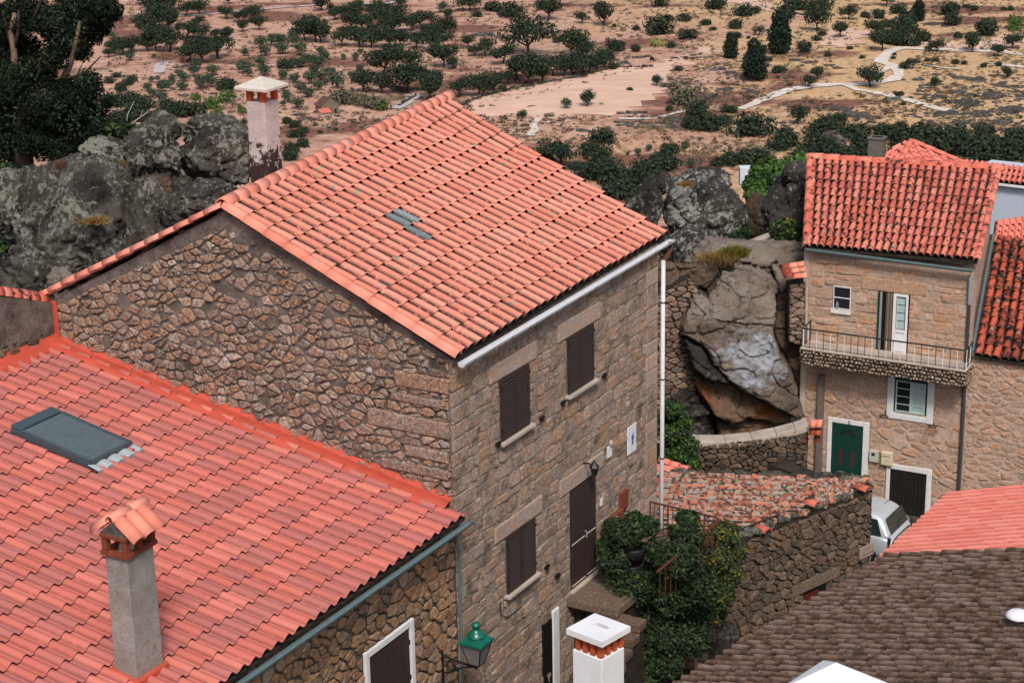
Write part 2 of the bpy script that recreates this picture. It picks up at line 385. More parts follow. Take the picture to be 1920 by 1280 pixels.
def ground_mat():
    k = N('dry valley earth', .95, .05)
    sx = k.n('ShaderNodeSeparateXYZ'); k.l(k.pos(), sx.inputs[0]); X, Y_ = sx.outputs[0], sx.outputs[1]
    sal = k.mix(k.step(k.noise(.05, 5, .6), .35, .65), (.49, .27, .19), (.58, .37, .27))
    sal = k.mix(k.step(k.noise(.35, 7, .85), .47, .60), sal, (.34, .17, .115))
    sal = k.mix(k.step(k.noise(.25, 6, .7, vec=k.scalev((.3, 1, 1))), .56, .66), sal, (.62, .45, .36))
    # golden grass and olive scrub, more of it to the right
    gx = k.math('ADD', k.math('MULTIPLY', X, .006), k.math('MULTIPLY', k.noise(.018, 5, .6), 1.3))
    dry = k.mix(k.step(k.noise(.7, 7, .8), .4, .6), (.62, .41, .25), (.50, .31, .155))
    dry = k.mix(k.step(k.noise(.35, 7, .8), .54, .64), dry, (.21, .165, .085))
    c = k.mix(k.step(gx, .85, 1.15), sal, dry)
    scr = k.math('ADD', k.noise(.03, 4, .6), k.math('MULTIPLY', k.noise(.5, 6, .8), .5))
    c = k.mix(k.step(scr, .86, .95), c, (.14, .12, .075))
    c = k.mix(k.step(k.noise(.022, 5, .65, vec=k.scalev((1, 1.8, 1))), .54, .60), c, k.mix(k.step(k.noise(.8, 6, .8), .42, .6), (.15, .065, .05), (.28, .14, .10)))
    c = k.mix(k.step(k.noise(1.6, 5, .8), .62, .7), c, (.10, .085, .06))
    near = k.step(k.math('MULTIPLY', Y_, .01), .75, 1.3)
    soil = k.mix(k.step(k.noise(1.5, 6, .7), .4, .6), (.035, .03, .02), (.09, .075, .05))
    c = k.mix(near, soil, c)
    k.bump(k.noise(.9, 8, .8), .5, .4)
    return k.color(c)
G_MAT = ground_mat()
me = npmesh('ground', tv, tf, G_MAT, smooth=True)
tag(link('ground', me), kind='structure')

def drape(name, poly_px, mat, lift=.12, sub=3.0):
    """sheet laid on the terrain inside a polygon given in ground points"""
    P = [on_ground(*p) for p in poly_px]
    xs = [p.x for p in P]; yy = [p.y for p in P]
    def inside(x, y):
        c = False; j = len(P) - 1
        for i in range(len(P)):
            if (P[i].y > y) != (P[j].y > y) and x < (P[j].x - P[i].x) * (y - P[i].y) / (P[j].y - P[i].y) + P[i].x: c = not c
            j = i
        return c
    V, Fc, idx = [], [], {}
    def vid(i, j):
        if (i, j) not in idx:
            x = min(xs) + i * sub; y = min(yy) + j * sub
            x += .9 * sub * noise.noise(Vector((x * .3, y * .3, 1))); y += .9 * sub * noise.noise(Vector((x * .3, y * .3, 5)))
            idx[(i, j)] = len(V); V.append((x, y, terrain_z(x, y) + lift))
        return idx[(i, j)]
    for i in range(int((max(xs) - min(xs)) / sub) + 1):
        for j in range(int((max(yy) - min(yy)) / sub) + 1):
            if inside(min(xs) + (i + .5) * sub, min(yy) + (j + .5) * sub):
                Fc.append((vid(i, j), vid(i + 1, j), vid(i + 1, j + 1), vid(i, j + 1)))
    return tag(link(name, npmesh(name, V, Fc, mat, True)), kind='structure')
def strip(name, px, width, mat, lift=.2):
    P = [on_ground(*p) for p in px]; Q = []
    for a, b in zip(P, P[1:]):
        n = max(2, int((b - a).length / 2))
        for k in range(n): Q.append(a.lerp(b, k / n))
    Q.append(P[-1]); V = []; Fc = []
    for i, p in enumerate(Q):
        t = (Q[min(i + 1, len(Q) - 1)] - Q[max(i - 1, 0)]); t.z = 0; t.normalize(); s = Vector((-t.y, t.x, 0))
        w = width * (.42 + .25 * noise.noise(Vector((p.x * .12, p.y * .12, 0)))); w1 = w * (1 + .5 * noise.noise(Vector((i * .9, 3, 0)))); w2 = w * (1 + .5 * noise.noise(Vector((i * .9, 8, 0))))
        for q in (p + s * w1, p - s * w2): V.append((q.x, q.y, terrain_z(q.x, q.y) + lift))
        if i: Fc.append((2 * i - 2, 2 * i - 1, 2 * i + 1, 2 * i))
    return tag(link(name, npmesh(name, V, Fc, mat, True)), kind='structure')
def soil_mat(name, a, b, c3, sc=.25):
    k = N(name, .95, .05); c = k.mix(k.step(k.noise(sc, 6, .65, vec=k.scalev((.35, 1, 1))), .38, .62), a, b)
    c = k.mix(k.step(k.noise(1.3, 6, .8), .56, .66), c, c3); return k.color(c)
FIELD = soil_mat('pale ploughed field', (.60, .38, .28), (.68, .47, .36), (.53, .32, .23))
PATHM = soil_mat('pale gravel', (.58, .49, .41), (.70, .63, .56), (.46, .36, .29), .6)
TARM = soil_mat('grey worn track', (.42, .38, .38), (.52, .47, .46), (.36, .31, .3), .6)
drape('field', [(850, 205), (900, 183), (960, 168), (1020, 158), (1085, 146), (1122, 134), (1160, 130), (1210, 122), (1262, 112), (1330, 82), (1336, 92), (1298, 112), (1262, 132), (1250, 150), (1252, 165), (1225, 180), (1200, 200), (1150, 215), (1060, 222), (960, 218), (880, 216)], FIELD)
drape('field', [(1540, 60), (1600, 54), (1625, 62), (1622, 82), (1560, 90), (1535, 80)], FIELD, .14)
drape('field', [(1720, 92), (1745, 76), (1800, 82), (1850, 75), (1920, 58), (1920, 80), (1880, 98), (1800, 95)], FIELD, .14)
drape('field', [(1340, 0), (1420, 0), (1466, 20), (1455, 26), (1400, 12)], FIELD, .14)
for pts, w in (([(1388, 206), (1430, 188), (1480, 169), (1530, 161), (1590, 159), (1640, 158), (1675, 150), (1686, 142), (1680, 126), (1652, 117), (1660, 104), (1676, 94), (1690, 91), (1760, 94), (1830, 96), (1880, 98), (1920, 104)], 3.6),
               ([(1585, 160), (1610, 170), (1660, 178), (1700, 188), (1740, 200), (1790, 211)], 2.6),
               ([(1640, 158), (1638, 146), (1650, 138), (1664, 130), (1672, 122)], 2.2),
               ([(1012, 223), (1000, 233), (1003, 243), (992, 256)], 1.9),
               ([(1160, 224), (1230, 223), (1300, 205)], 2.0),
               ([(1722, 121), (1760, 127), (1800, 131)], 1.4), ([(1862, 122), (1920, 127)], 2.4)):
    strip('path', pts, w, PATHM)
for pts, w in (([(330, 31), (400, 27), (440, 23), (490, 19), (540, 14), (610, 9)], 2.4), ([(672, 8), (730, 7), (760, 1)], 5),
               ([(740, 205), (765, 192), (778, 182), (768, 178)], 3.0), ([(298, 138), (300, 128), (308, 116)], 3.5), ([(268, 28), (300, 20)], 2.5)):
    strip('road', pts, w, TARM)

# ------------------------------------------------------------------ roofs of real tiles
def tile_geo(kind):
    hw, uc = .385, .44
    if kind == 'wave': us = [i / 10 for i in range(11)]; th, lift, hh = .028, .030, .075
    else:
        us = [0, .035, .07, .15, .27, .44, .61, .73, .81, .845, 1.0]
        hh, th, lift = {'barrel': (.110, .022, .028), 'mission': (.10, .020, .030), 'moss': (.115, .06, .012), 'soft': (.095, .05, .010)}[kind]
    def h(u):
        if kind == 'wave':
            if u < .64: return hh * math.sin(math.pi * u / .64) ** .8
            return -.010 * math.sin(math.pi * (u - .64) / .36)
        t = (u - uc) / hw
        return hh * math.sqrt(max(0, 1 - t * t)) if abs(t) < 1 else 0
    n = len(us); V = []; D = []
    for (v, dz, lip) in ((-.14, 0.0, 0), (.5, lift * .55, 0), (.86, lift * .9, 0), (1.0, lift * (.2 if kind == 'moss' else 1), 0), (1.0, lift, 1), (1.0, lift - th, 1), (.7, lift * .7 - th, 1)):
        for u in us:
            k = (.97 if kind in ('moss', 'soft') else .9) if v < 0 else 1.0
            tp = (.88 + .16 * max(0, v) ** 1.5) if kind == 'moss' else 1; V.append((u, v, h(u) * k * tp + dz + (.008 * math.sin(u * 9 + v * 5) if kind == 'moss' else 0)))
            D.append(2.0 if lip else (1.0 if ((h(u) < .02 or u < .075) and kind != 'wave') else (.85 if kind == 'moss' else .45) if (u < .16 and kind != 'wave') else .4 if (kind == 'moss' and u < .3) else .8 if (kind == 'wave' and (u > .93 or u < .03)) else 0.0))  # dark lips, channels and flanks mix grime with painted joint shade
    Fc = [(j * n + i, j * n + i + 1, (j + 1) * n + i + 1, (j + 1) * n + i) for j in (0, 1, 2, 4, 5) for i in range(n - 1)]
    return np.array(V), [tuple(reversed(f)) for f in Fc], np.array(D)
TG = {k: tile_geo(k) for k in ('barrel', 'wave', 'mission', 'moss', 'soft')}
def tiled(parent, quad, nc, nr, kind, mat, jit=.01, shift=0, seed=1, limit=300, special=None, thick=.06, under=None, skip=None, name='tile'):
    """quad: ridge-left, ridge-right, eave-right, eave-left seen from outside. One object per tile, the surplus joined."""
    rng = random.Random(seed); A, B, C_, D_ = quad
    V, Fc, DI = TG[kind]
    def P(s, t): return A.lerp(B, s).lerp(D_.lerp(C_, s), t)
    cells = []
    for i in range(nc):
        sh_ = rng.uniform(-shift, shift)
        for j in range(nr):
            if skip and skip(i, j, P((i + .5) / nc, (j + .5) / nr)): continue
            t0 = (j + sh_ * (j > 0)) / nr; t1 = (j + 1 + sh_ * (j < nr - 1)) / nr
            o = P(i / nc, t0); c = P((i + .5) / nc, (j + .5) / nr)
            u = P((i + 1) / nc, t0) - o; v = P(i / nc, t1) - o
            nrm = v.cross(u).normalized()
            if nrm.z < 0: nrm = -nrm
            x, y = proj(c); vis = (-25 < x < 1945 and -25 < y < 1305)
            cells.append((0 if vis else 1, (c - CAM).length, i, j, o, u, v, nrm))
    cells.sort(key=lambda c: (c[0], c[1]))
    base = npmesh(name, V, Fc, mat, True, DI)
    spec = {}
    rest = []
    for q, (nv, d, i, j, o, u, v, nrm) in enumerate(cells):
        u2 = u + v * rng.uniform(-jit, jit) + nrm * rng.uniform(-jit, jit) * .2; v2 = v + u * rng.uniform(-jit, jit)
        o2 = o + nrm * rng.uniform(0, jit * .6) + v * rng.uniform(-jit, jit)
        if q < limit and not nv:
            me_ = base
            if special and (i, j) in special:
                sm = special[(i, j)]
                if sm.name not in spec: spec[sm.name] = npmesh(name, V, Fc, sm, True, DI)
                me_ = spec[sm.name]
            link(name, me_, parent, o2, Matrix((u2, v2, nrm)).transposed())
        else: rest.append((o2, u2, v2, nrm))
    if rest:
        W = WL[parent.as_pointer()]; VV = []; FF = []; DD = []
        F0 = np.array(Fc)
        for k, (o, u, v, nrm) in enumerate(rest):
            M = np.array([list(u), list(v), list(nrm)]); VV.append(V @ M + np.array(list(o - W))); FF.append(F0 + k * len(V)); DD.append(DI)
        m2 = npmesh(name + 's', np.vstack(VV), np.vstack(FF), mat, True, np.concatenate(DD))
        tag(link(name + 's_joined', m2, parent), kind='stuff')
def deck(name, quad, mat, parent, off=.05, th=.06, nx=10, ny=10):
    A, B, C_, D_ = quad; n0 = (D_ - A).cross(B - A).normalized()
    if n0.z < 0: n0 = -n0
    P = lambda i, j: A.lerp(B, i / nx).lerp(D_.lerp(C_, i / nx), j / ny)
    m = MB(); w = nx + 1
    v = [P(i, j) - n0 * off for j in range(ny + 1) for i in range(w)]; v += [p - n0 * th for p in v]; o = w * (ny + 1)
    f = [(j * w + i, j * w + i + 1, (j + 1) * w + i + 1, (j + 1) * w + i) for j in range(ny) for i in range(nx)]
    f += [tuple(reversed([q + o for q in t])) for t in f]
    for j in range(ny):
        for i in (0, nx): f.append((j * w + i, (j + 1) * w + i, (j + 1) * w + i + o, j * w + i + o))
    for i in range(nx):
        for j in (0, ny): f.append((j * w + i, j * w + i + 1, j * w + i + 1 + o, j * w + i + o))
    return m.add(v, f).build(name, mat, parent)
def covers(parent, A, B, r, n, mat, up=Z, over=.08, seed=0, name='ridge_tile', jit=.01):
    rng = random.Random(seed); t = (B - A) / n; side = t.normalized().cross(up).normalized(); u = side.cross(t.normalized())
    if u.dot(up) < 0: u = -u
    for k in range(n):
        a = A + t * k; b = A + t * (k + 1 + over); j = Vector((0, 0, rng.uniform(-jit, jit)))
        m = MB().half(a + j, b + j + u * .012, side, u, r)
        m.build(name, mat, parent, loc=a, smooth=True)

# ------------------------------------------------------------------ masonry of real stones
def clip(poly, px, py, nx, ny):         # keep side where (p-P).n <= 0
    out = []; k = len(poly)
    for i in range(k):
        a, b = poly[i], poly[(i + 1) % k]
        da = (a[0] - px) * nx + (a[1] - py) * ny; db = (b[0] - px) * nx + (b[1] - py) * ny
        if da <= 0: out.append(a)
        if (da < 0 < db) or (db < 0 < da):
            t = da / (da - db); out.append((a[0] + (b[0] - a[0]) * t, a[1] + (b[1] - a[1]) * t))
    return out
def area(p): return .5 * sum(p[i][0] * p[(i + 1) % len(p)][1] - p[(i + 1) % len(p)][0] * p[i][1] for i in range(len(p)))
def cut_holes(poly, holes):
    for (x0, z0, x1, z1) in holes:
        if not poly: return poly
        xs = [p[0] for p in poly]; zs = [p[1] for p in poly]
        if max(xs) <= x0 or min(xs) >= x1 or max(zs) <= z0 or min(zs) >= z1: continue
        best = max((clip(poly, x0, 0, 1, 0), clip(poly, x1, 0, -1, 0), clip(poly, 0, z0, 0, 1), clip(poly, 0, z1, 0, -1)), key=lambda q: abs(area(q)) if len(q) > 2 else 0)
        poly = best
    return poly
def masonry(parent, O, a, n, region, mode, sw, sh, mat, depth=.05, gap=.02, holes=(), seed=1, limit=300, name='stone', drop=0, rnd=.25, jit=.38, skip=None, small=None):
    """region: convex polygon [(s,z)] counter-clockwise in the wall plane through O (along a, up z), n outward."""
    rng = random.Random(seed); xs = [p[0] for p in region]; zs = [p[1] for p in region]
    polys = []
    if mode == 'rubble':
        seeds = []; z = min(zs) - sh
        while z < max(zs) + sh:
            x = min(xs) - sw + rng.uniform(0, sw)
            while x < max(xs) + sw:
                seeds.append((x + rng.uniform(-jit, jit) * sw, z + rng.uniform(-jit, jit) * sh))
                if rng.random() < .28: seeds.append((seeds[-1][0] + sw * rng.uniform(.28, .45), seeds[-1][1] + sh * rng.uniform(-.5, .5)))
                x += sw * rng.choice((.6, .8, 1, 1.2, 1.7))
            z += sh * rng.uniform(.85, 1.15)
        S = np.array(seeds); k = sw / sh; Sm = S * [1, k]
        for i in range(len(S)):
            d = np.hypot(*(Sm - Sm[i]).T); nb = np.argsort(d)[1:15]
            w, h = sw * 1.6, sh * 1.8; x, z = S[i]
            poly = [(x - w, z - h), (x + w, z - h), (x + w, z + h), (x - w, z + h)]
            for j in nb:
                mx, mz = (S[i] + S[j]) / 2; nx, nz = S[j][0] - S[i][0], (S[j][1] - S[i][1]) * k * k
                poly = clip(poly, mx, mz, nx, nz)
                if len(poly) < 3: break
            if len(poly) >= 3: polys.append(poly)
    else:
        z = min(zs)
        while z < max(zs):
            h = sh * rng.choice([.55, .8, 1, 1, 1.25]); x = min(xs) - rng.uniform(0, sw)
            while x < max(xs):
                w = sw * rng.choice([.4, .6, .8, 1.1, 1.6, 2.1]); e = .02
                if h > sh * .9 and w < sw * .9 and rng.random() < .5:
                    for q in (0, 1): polys.append([(x, z + q * h / 2), (x + w, z + q * h / 2 + rng.uniform(-e, e)), (x + w, z + (q + 1) * h / 2), (x, z + (q + 1) * h / 2 + rng.uniform(-e, e))])
                else: polys.append([(x + rng.uniform(-e, e), z), (x + w, z + rng.uniform(-e, e)), (x + w + rng.uniform(-e, e), z + h), (x, z + h + rng.uniform(-e, e))])
                x += w
            z += h
    out = []
    for p in polys:
        k = len(region)
        for i in range(k):
            (x0, z0), (x1, z1) = region[i], region[(i + 1) % k]
            p = clip(p, x0, z0, z1 - z0, -(x1 - x0))
            if len(p) < 3: break
        if len(p) >= 3: p = cut_holes(p, holes)
        if not p or len(p) < 3 or abs(area(p)) < .004 or rng.random() < drop: continue
        cx = sum(q[0] for q in p) / len(p); cz = sum(q[1] for q in p) / len(p)
        if skip and skip(cx, cz): continue
        if any(x0 < cx < x1 and z0 < cz < z1 for x0, z0, x1, z1 in holes): continue
        w3 = O + a * cx + Z * (cz - O.z)
        if not inframe(w3, 40): continue
        # shrink by the joint and round the corners
        gp_ = gap * rng.uniform(.5, 1.7); q = []
        for (x, z) in p:
            dx, dz = x - cx, z - cz; L = math.hypot(dx, dz); f = max(.3, 1 - gp_ / max(L * .7, .02)); q.append((cx + dx * f, cz + dz * f))
        r = []
        for i in range(len(q)):
            A_, B_ = q[i], q[(i + 1) % len(q)]
            if math.dist(A_, B_) < .03: r.append(((A_[0] + B_[0]) / 2, (A_[1] + B_[1]) / 2)); continue
            jt = .014 if mode == 'rubble' else .005
            for t in ((rnd * .7, .5, 1 - rnd * .7) if math.dist(A_, B_) > .12 and mode == 'rubble' else (rnd, 1 - rnd)): r.append((A_[0] + (B_[0] - A_[0]) * t + rng.uniform(-jt, jt), A_[1] + (B_[1] - A_[1]) * t + rng.uniform(-jt, jt)))
        if len(r) < 4: continue
        out.append((abs(area(q)), cx, cz, r))
    out.sort(key=lambda c: -c[0])
    joined = MB()
    for idx_, (ar, cx, cz, r) in enumerate(out):
        k = len(r); d = depth * rng.uniform(.55, 1.2); m = MB() if idx_ < limit else joined
        P3 = lambda x, z, e: O + a * x + Z * (z - O.z) + n * e
        tilt = (rng.uniform(-.1, .1), rng.uniform(-.1, .1))
        vv = [P3(x, z, -.03) for x, z in r]
        vv += [P3(cx + (x - cx) * .97, cz + (z - cz) * .97, d * .65 + tilt[0] * (x - cx) + tilt[1] * (z - cz)) for x, z in r]
        vv += [P3(cx + (x - cx) * .78, cz + (z - cz) * .78, d + tilt[0] * (x - cx) + tilt[1] * (z - cz) + rng.uniform(-.008, .008)) for x, z in r]
        vv.append(P3(cx, cz, d * rng.uniform(.9, 1.15)))
        ff = []
        for i in range(k):
            j = (i + 1) % k
            ff += [(i, j, k + j, k + i), (k + i, k + j, 2 * k + j, 2 * k + i), (2 * k + i, 2 * k + j, 3 * k)]
        if (vv[1] - vv[0]).cross(vv[k] - vv[0]).dot((vv[0] + vv[1]) / 2 - vv[3 * k]) < 0: ff = [tuple(reversed(f)) for f in ff]
        m.add(vv, ff)
        if idx_ < limit:
            mm = small if (small and ar < sw * sh * .4) else mat
            m.build(name, mm, parent, loc=P3(cx, cz, 0), smooth=False)
    if joined.v: tag(joined.build(name + 's_joined', mat, parent), kind='stuff')
    return len(out)
def block(parent, O, a, n, s0, z0, s1, z1, mat, d=.03, name='block', r=.02, deep=.03):
    P = lambda s, z, e: O + a * s + Z * (z - O.z) + n * e
    rng = random.Random(int(s0 * 97 + z0 * 31)); j = lambda: rng.uniform(-.012, .012)
    m = MB()
    q = [(s0 + j(), z0 + j()), (s1 + j(), z0 + j()), (s1 + j(), z1 + j()), (s0 + j(), z1 + j())]
    sx = 1 if s1 > s0 else -1
    inn = [(q[0][0] + r * sx, q[0][1] + r), (q[1][0] - r * sx, q[1][1] + r), (q[2][0] - r * sx, q[2][1] - r), (q[3][0] + r * sx, q[3][1] - r)]
    v = [P(*p, -deep) for p in q] + [P(*p, d * .6) for p in q] + [P(*p, d) for p in inn]
    ff = [(8, 9, 10, 11)]
    for i in range(4):
        k = (i + 1) % 4; ff += [(i, k, 4 + k, 4 + i), (4 + i, 4 + k, 8 + k, 8 + i)]
    if (v[9] - v[8]).cross(v[11] - v[8]).dot(n) < 0: ff = [tuple(reversed(f)) for f in ff]
    m.add(v, ff); return m.build(name, mat, parent, loc=P((s0 + s1) / 2, (z0 + z1) / 2, 0))

# ------------------------------------------------------------------ main house
D, G = az(30), az(-60); NF = az(120)                        # along facade, along gable, facade outward
K = at_y(858, 668, 34)
def gab(px, py): return on_plane(px, py, K, D)
W0 = gab(847, 720); g0 = (W0 - K).dot(G); OF = K + G * g0
def fac(px, py, e=0):
    p = on_plane(px, py, OF + NF * e, NF); return ((p - OF).dot(D), p.z)
def FP(s, z, e=0): return Vector((OF.x, OF.y, 0)) + D * s + NF * e + Z * z
def GP(g, z, e=0): return Vector((K.x, K.y, 0)) + G * g - D * e + Z * z
def gz(px, py): p = gab(px, py); return ((p - K).dot(G), p.z)
RID = gab(423, 388); RIDF = at_z(838, 187, RID.z); EAF = at_z(1249, 441, K.z); LEA = gab(88, 560)
GR = (RID - K).dot(G); GL = (LEA - K).dot(G)
house = thing('stone_house', FP(4, 8, -4), 'large granite house with salmon tiled gable roof, brown shutters and white gutter', 'house')
_pn = [GP(g0 + .02, 8), GP(g0 + .02, K.z - .06), GP(GR, RID.z - .07), GP(GL - .05, LEA.z - .06), GP(GL - .05, 8)]
_pf = [p + D * 8.7 for p in _pn]; _pf[2] = RIDF - Z * .25 - D * .25; _pf[1] = _pf[1] - Z * .12; _pf[3] = _pf[3] - Z * .1
m = MB().add(_pn + _pf, [(4, 3, 2, 1, 0), (5, 6, 7, 8, 9)] + [(i, (i + 1) % 5, 5 + (i + 1) % 5, 5 + i) for i in range(5)])
core = m.build('gable_wall', M_SMEAR, house)
fw = MB().box(FP(0.0, 8, 0), D * 8.72, -NF * .3, Z * (K.z - .1 - 8)).build('facade_wall', M_FACADE, house)
pa, pb = gz(110, 640), gz(845, 945)
apex_z = RID.z
slopeR = (RID.z - K.z) / GR
# openings on the facade (s0,z0,s1,z1)
def frect(tl, br, tr=None, bl=None):
    a = fac(*tl); b = fac(*br); return [min(a[0], b[0]), min(a[1], b[1]), max(a[0], b[0]), max(a[1], b[1])]
def favg(tl, tr, br, bl):
    q = [fac(*p) for p in (tl, tr, br, bl)]
    return [(q[0][0] + q[3][0]) / 2, (q[2][1] + q[3][1]) / 2, (q[1][0] + q[2][0]) / 2, (q[0][1] + q[1][1]) / 2]
W1 = favg((933, 712), (987, 680), (990, 795), (937, 826))
W2 = favg((1060, 632), (1108, 605), (1110, 708), (1062, 741))
W3 = favg((945, 1003), (998, 972), (1001, 1074), (948, 1112))
DR = favg((1066, 918), (1116, 884), (1118, 1070), (1070, 1104))
CE = favg((1015, 1172), (1032, 1158), (1033, 1245), (1017, 1262))
LW = favg((688, 1226), (764, 1176), (767, 1290), (690, 1340))
lint1 = [W1[0] - .35, W1[3], W1[2] + .35, W1[3] + .36]; lint2 = [W2[0] - .35, W2[3], W2[2] + .35, W2[3] + .36]
lint3 = [W3[0] - .4, W3[3], W3[2] + .35, W3[3] + .34]; lintd = [DR[0] - .45, DR[3], DR[2] + .3, DR[3] + .36]
holesF = [W1, W2, W3, DR, CE, lint1, lint2, lint3, lintd]
quo = []
rq = random.Random(5); z = 9.0; i = 0
while z < K.z - .4:
    h = rq.uniform(.26, .36); w = [.75, .38][i % 2] * rq.uniform(.85, 1.3); quo.append([.0, z, w, z + h - .02]); z += h; i += 1
masonry(house, OF, D, NF, [(0.02, 9), (8.62, 9), (8.62, K.z - .16), (0.02, K.z - .16)], 'ashlar', .42, .27, S_FACADE, depth=.022, gap=.012,
        holes=holesF + quo + [[8.1, 9, 8.7, K.z]], seed=11, rnd=.12, limit=300, name='block')
for q in quo: block(house, OF, D, NF, q[0] - .035, q[1], q[2], q[3], S_FACADE, .035, 'quoin')
for q in (lint1, lint2, lint3, lintd): block(house, OF, D, NF, *q, S_LINTEL, .045, 'lintel')
z = 9.0
while z < K.z - .3:
    h = rq.uniform(.3, .5); block(house, OF, D, NF, 8.12, z, 8.66, z + h - .02, S_LINTEL if rq.random() < .5 else S_FACADE, .03, 'quoin'); z += h
# a few long stretcher stones proud of the coursing are covered by the gable masonry: rubble with wide joints
gq = []
for (x0, x1, y0, y1) in ((742, 842, 700, 732), (692, 842, 776, 812), (735, 842, 742, 760), (760, 842, 840, 862), (716, 842, 868, 890)):
    a, b = gz(x0, (y0 + y1) / 2 - 2), gz(x1, (y0 + y1) / 2); px_m = 100
    h = (y1 - y0) / 105; zc = (a[1] + b[1]) / 2; gq.append([b[0], zc - h / 2, a[0], zc + h / 2])
top = lambda g: (K.z + slopeR * g if g < GR else RID.z - (RID.z - LEA.z) * (g - GR) / (GL - GR))
regG = [(g0 + .04, pb[1] - .1), (pa[0] - .1, pa[1] - .1), (GL - .12, top(GL) - .16), (GR, RID.z - .38), (g0 + .04, K.z - .14)]
masonry(house, K, G, -D, regG, 'rubble', .275, .185, S_GABLE, depth=.05, gap=.020, holes=gq, seed=3, limit=300, rnd=.2, jit=.46,
        skip=lambda g, z: z > top(g) - (.12 if g < GR else .24) - .13 * noise.noise(Vector((g * 1.3, z, 0))), drop=.04)
for q in gq: block(house, K, G, -D, *q, S_GABLE, .06, 'quoin', .035)
# roof
roof = deck('roof', (RID, RIDF, EAF, K), M_OLD, house, .03)
NRM = (K - RID).cross(D).normalized(); NRM = NRM if NRM.z > 0 else -NRM
# locate the glass tiles under the photographed spot
def find_cell(quad, nc, nr, px, py):
    A, B, C_, D_ = quad; best = None
    for i in range(nc):
        for j in range(nr):
            c = A.lerp(B, (i + .5) / nc).lerp(D_.lerp(C_, (i + .5) / nc), (j + .5) / nr); x, y = proj(c); d = math.hypot(x - px, y - py)
            if best is None or d < best[0]: best = (d, i, j)
    return best[1], best[2]
Qm = (RID, RIDF, EAF, K)
gi, gj = find_cell(Qm, 29, 11, 752, 412)
glass = {(gi, gj): T_GLASS, (gi + 1, gj): T_GLASS, (gi, gj + 1): T_GLASS}
tiled(roof, Qm, 29, 11, 'barrel', T_MAIN, .02, seed=4, limit=300, special=glass)
LR = at_z(0, 0, 0); LEAF = LEA + D * (RIDF - RID).length
tiled(roof, (RIDF, RID, LEA, LEAF), 29, 12, 'barrel', T_MAIN, .01, seed=5, limit=0)
covers(roof, RID - D * .12 + Z * .04, RIDF + D * .1 + Z * .04, .15, 26, T_MAIN, jit=.006)
covers(roof, RID - D * .06 + NRM * .03, K - D * .06 + NRM * .03, .115, 11, T_MAIN, up=NRM, name='verge_tile')
covers(roof, RID - D * .06 + Z * .02, LEA - D * .06 + Z * .02 + G * .15, .10, 13, T_MAIN, name='verge_tile')
MB().box(RID + Z * -.12 - D * .05, D * .2, NF * .12, Z * .2).build('ridge_end', M_SMEAR, house)
# mortar bed with moss under the ridge tiles
rb = MB(); n_ = 60
for k in range(n_):
    a = RID.lerp(RIDF, k / n_); b = RID.lerp(RIDF, (k + 1.05) / n_); w = .17 + .05 * noise.noise(Vector((k * 1.7, 0, 0)))
    rb.prism([a + NF * .02 - Z * .05, a + NF * w - Z * (.05 + w * slopeR * .9), a + NF * w - Z * (w * slopeR - .065), a + NF * .02 + Z * .08], b - a)
rb.build('ridge_mortar', M_OLD, house)
# gutter
def gutter(parent, A, B, r, mat, name='gutter', out=None, hooks=0, hmat=None):
    t = (B - A).normalized(); side = t.cross(Z).normalized()
    mb = MB(); n = 9; ring = lambda P, R: [P + side * (R * math.cos(math.pi + math.pi * k / (n - 1))) + Z * (R * math.sin(math.pi + math.pi * k / (n - 1))) for k in range(n)]
    v = ring(A, r) + ring(B, r) + ring(B, r - .012) + ring(A, r - .012); ff = []
    for j in range(3): ff += [(j * n + k, j * n + k + 1, (j + 1) * n + k + 1, (j + 1) * n + k) for k in range(n - 1)]
    ff += [(3 * n + k, 3 * n + k + 1, k + 1, k) for k in range(n - 1)]
    mb.add(v, ff); mb.add(ring(A, r), [tuple(range(n))]); mb.add(ring(B, r), [tuple(range(n))[::-1]])
    g = mb.build(name, mat, parent, loc=A, smooth=False)
    for k in range(hooks):
        p = A.lerp(B, (k + .5) / hooks); MB().tube([p + side * (r + .006) * math.cos(q) + Z * (r + .006) * math.sin(q) for q in [math.pi + math.pi * i / 6 for i in range(7)]], .006, 4).build('gutter_hook', hmat or mat, g, loc=p)
    return g
GA = K + NF * .10 - Z * .11 - D * .04; GB = EAF + NF * .10 - Z * .11 + D * .12
gutter(house, GA, GB, .085, P_GUTW, hooks=13, hmat=P_BLACK)
e1 = FP(*fac(1238, 475), .10); 
pz = EAF.z - .5
ss = fac(1236, 600)[0]
MB().tube([GB - D * .08 - Z * .05, GB - D * .08 - Z * .22, FP(ss, pz, .09)], .055, 8).build('pipe_elbow', P_RUST, house)
MB().tube([FP(ss, pz + .03, .09), FP(ss, 8.5, .09)], .05, 10).build('downpipe', P_GUTW, house, smooth=True)
for zz in (16.9, 15.1, 13.2): MB().tube([FP(ss, zz, .09), FP(ss, zz + .03, .09)], .058, 10).build('pipe_clamp', P_RUST, house)

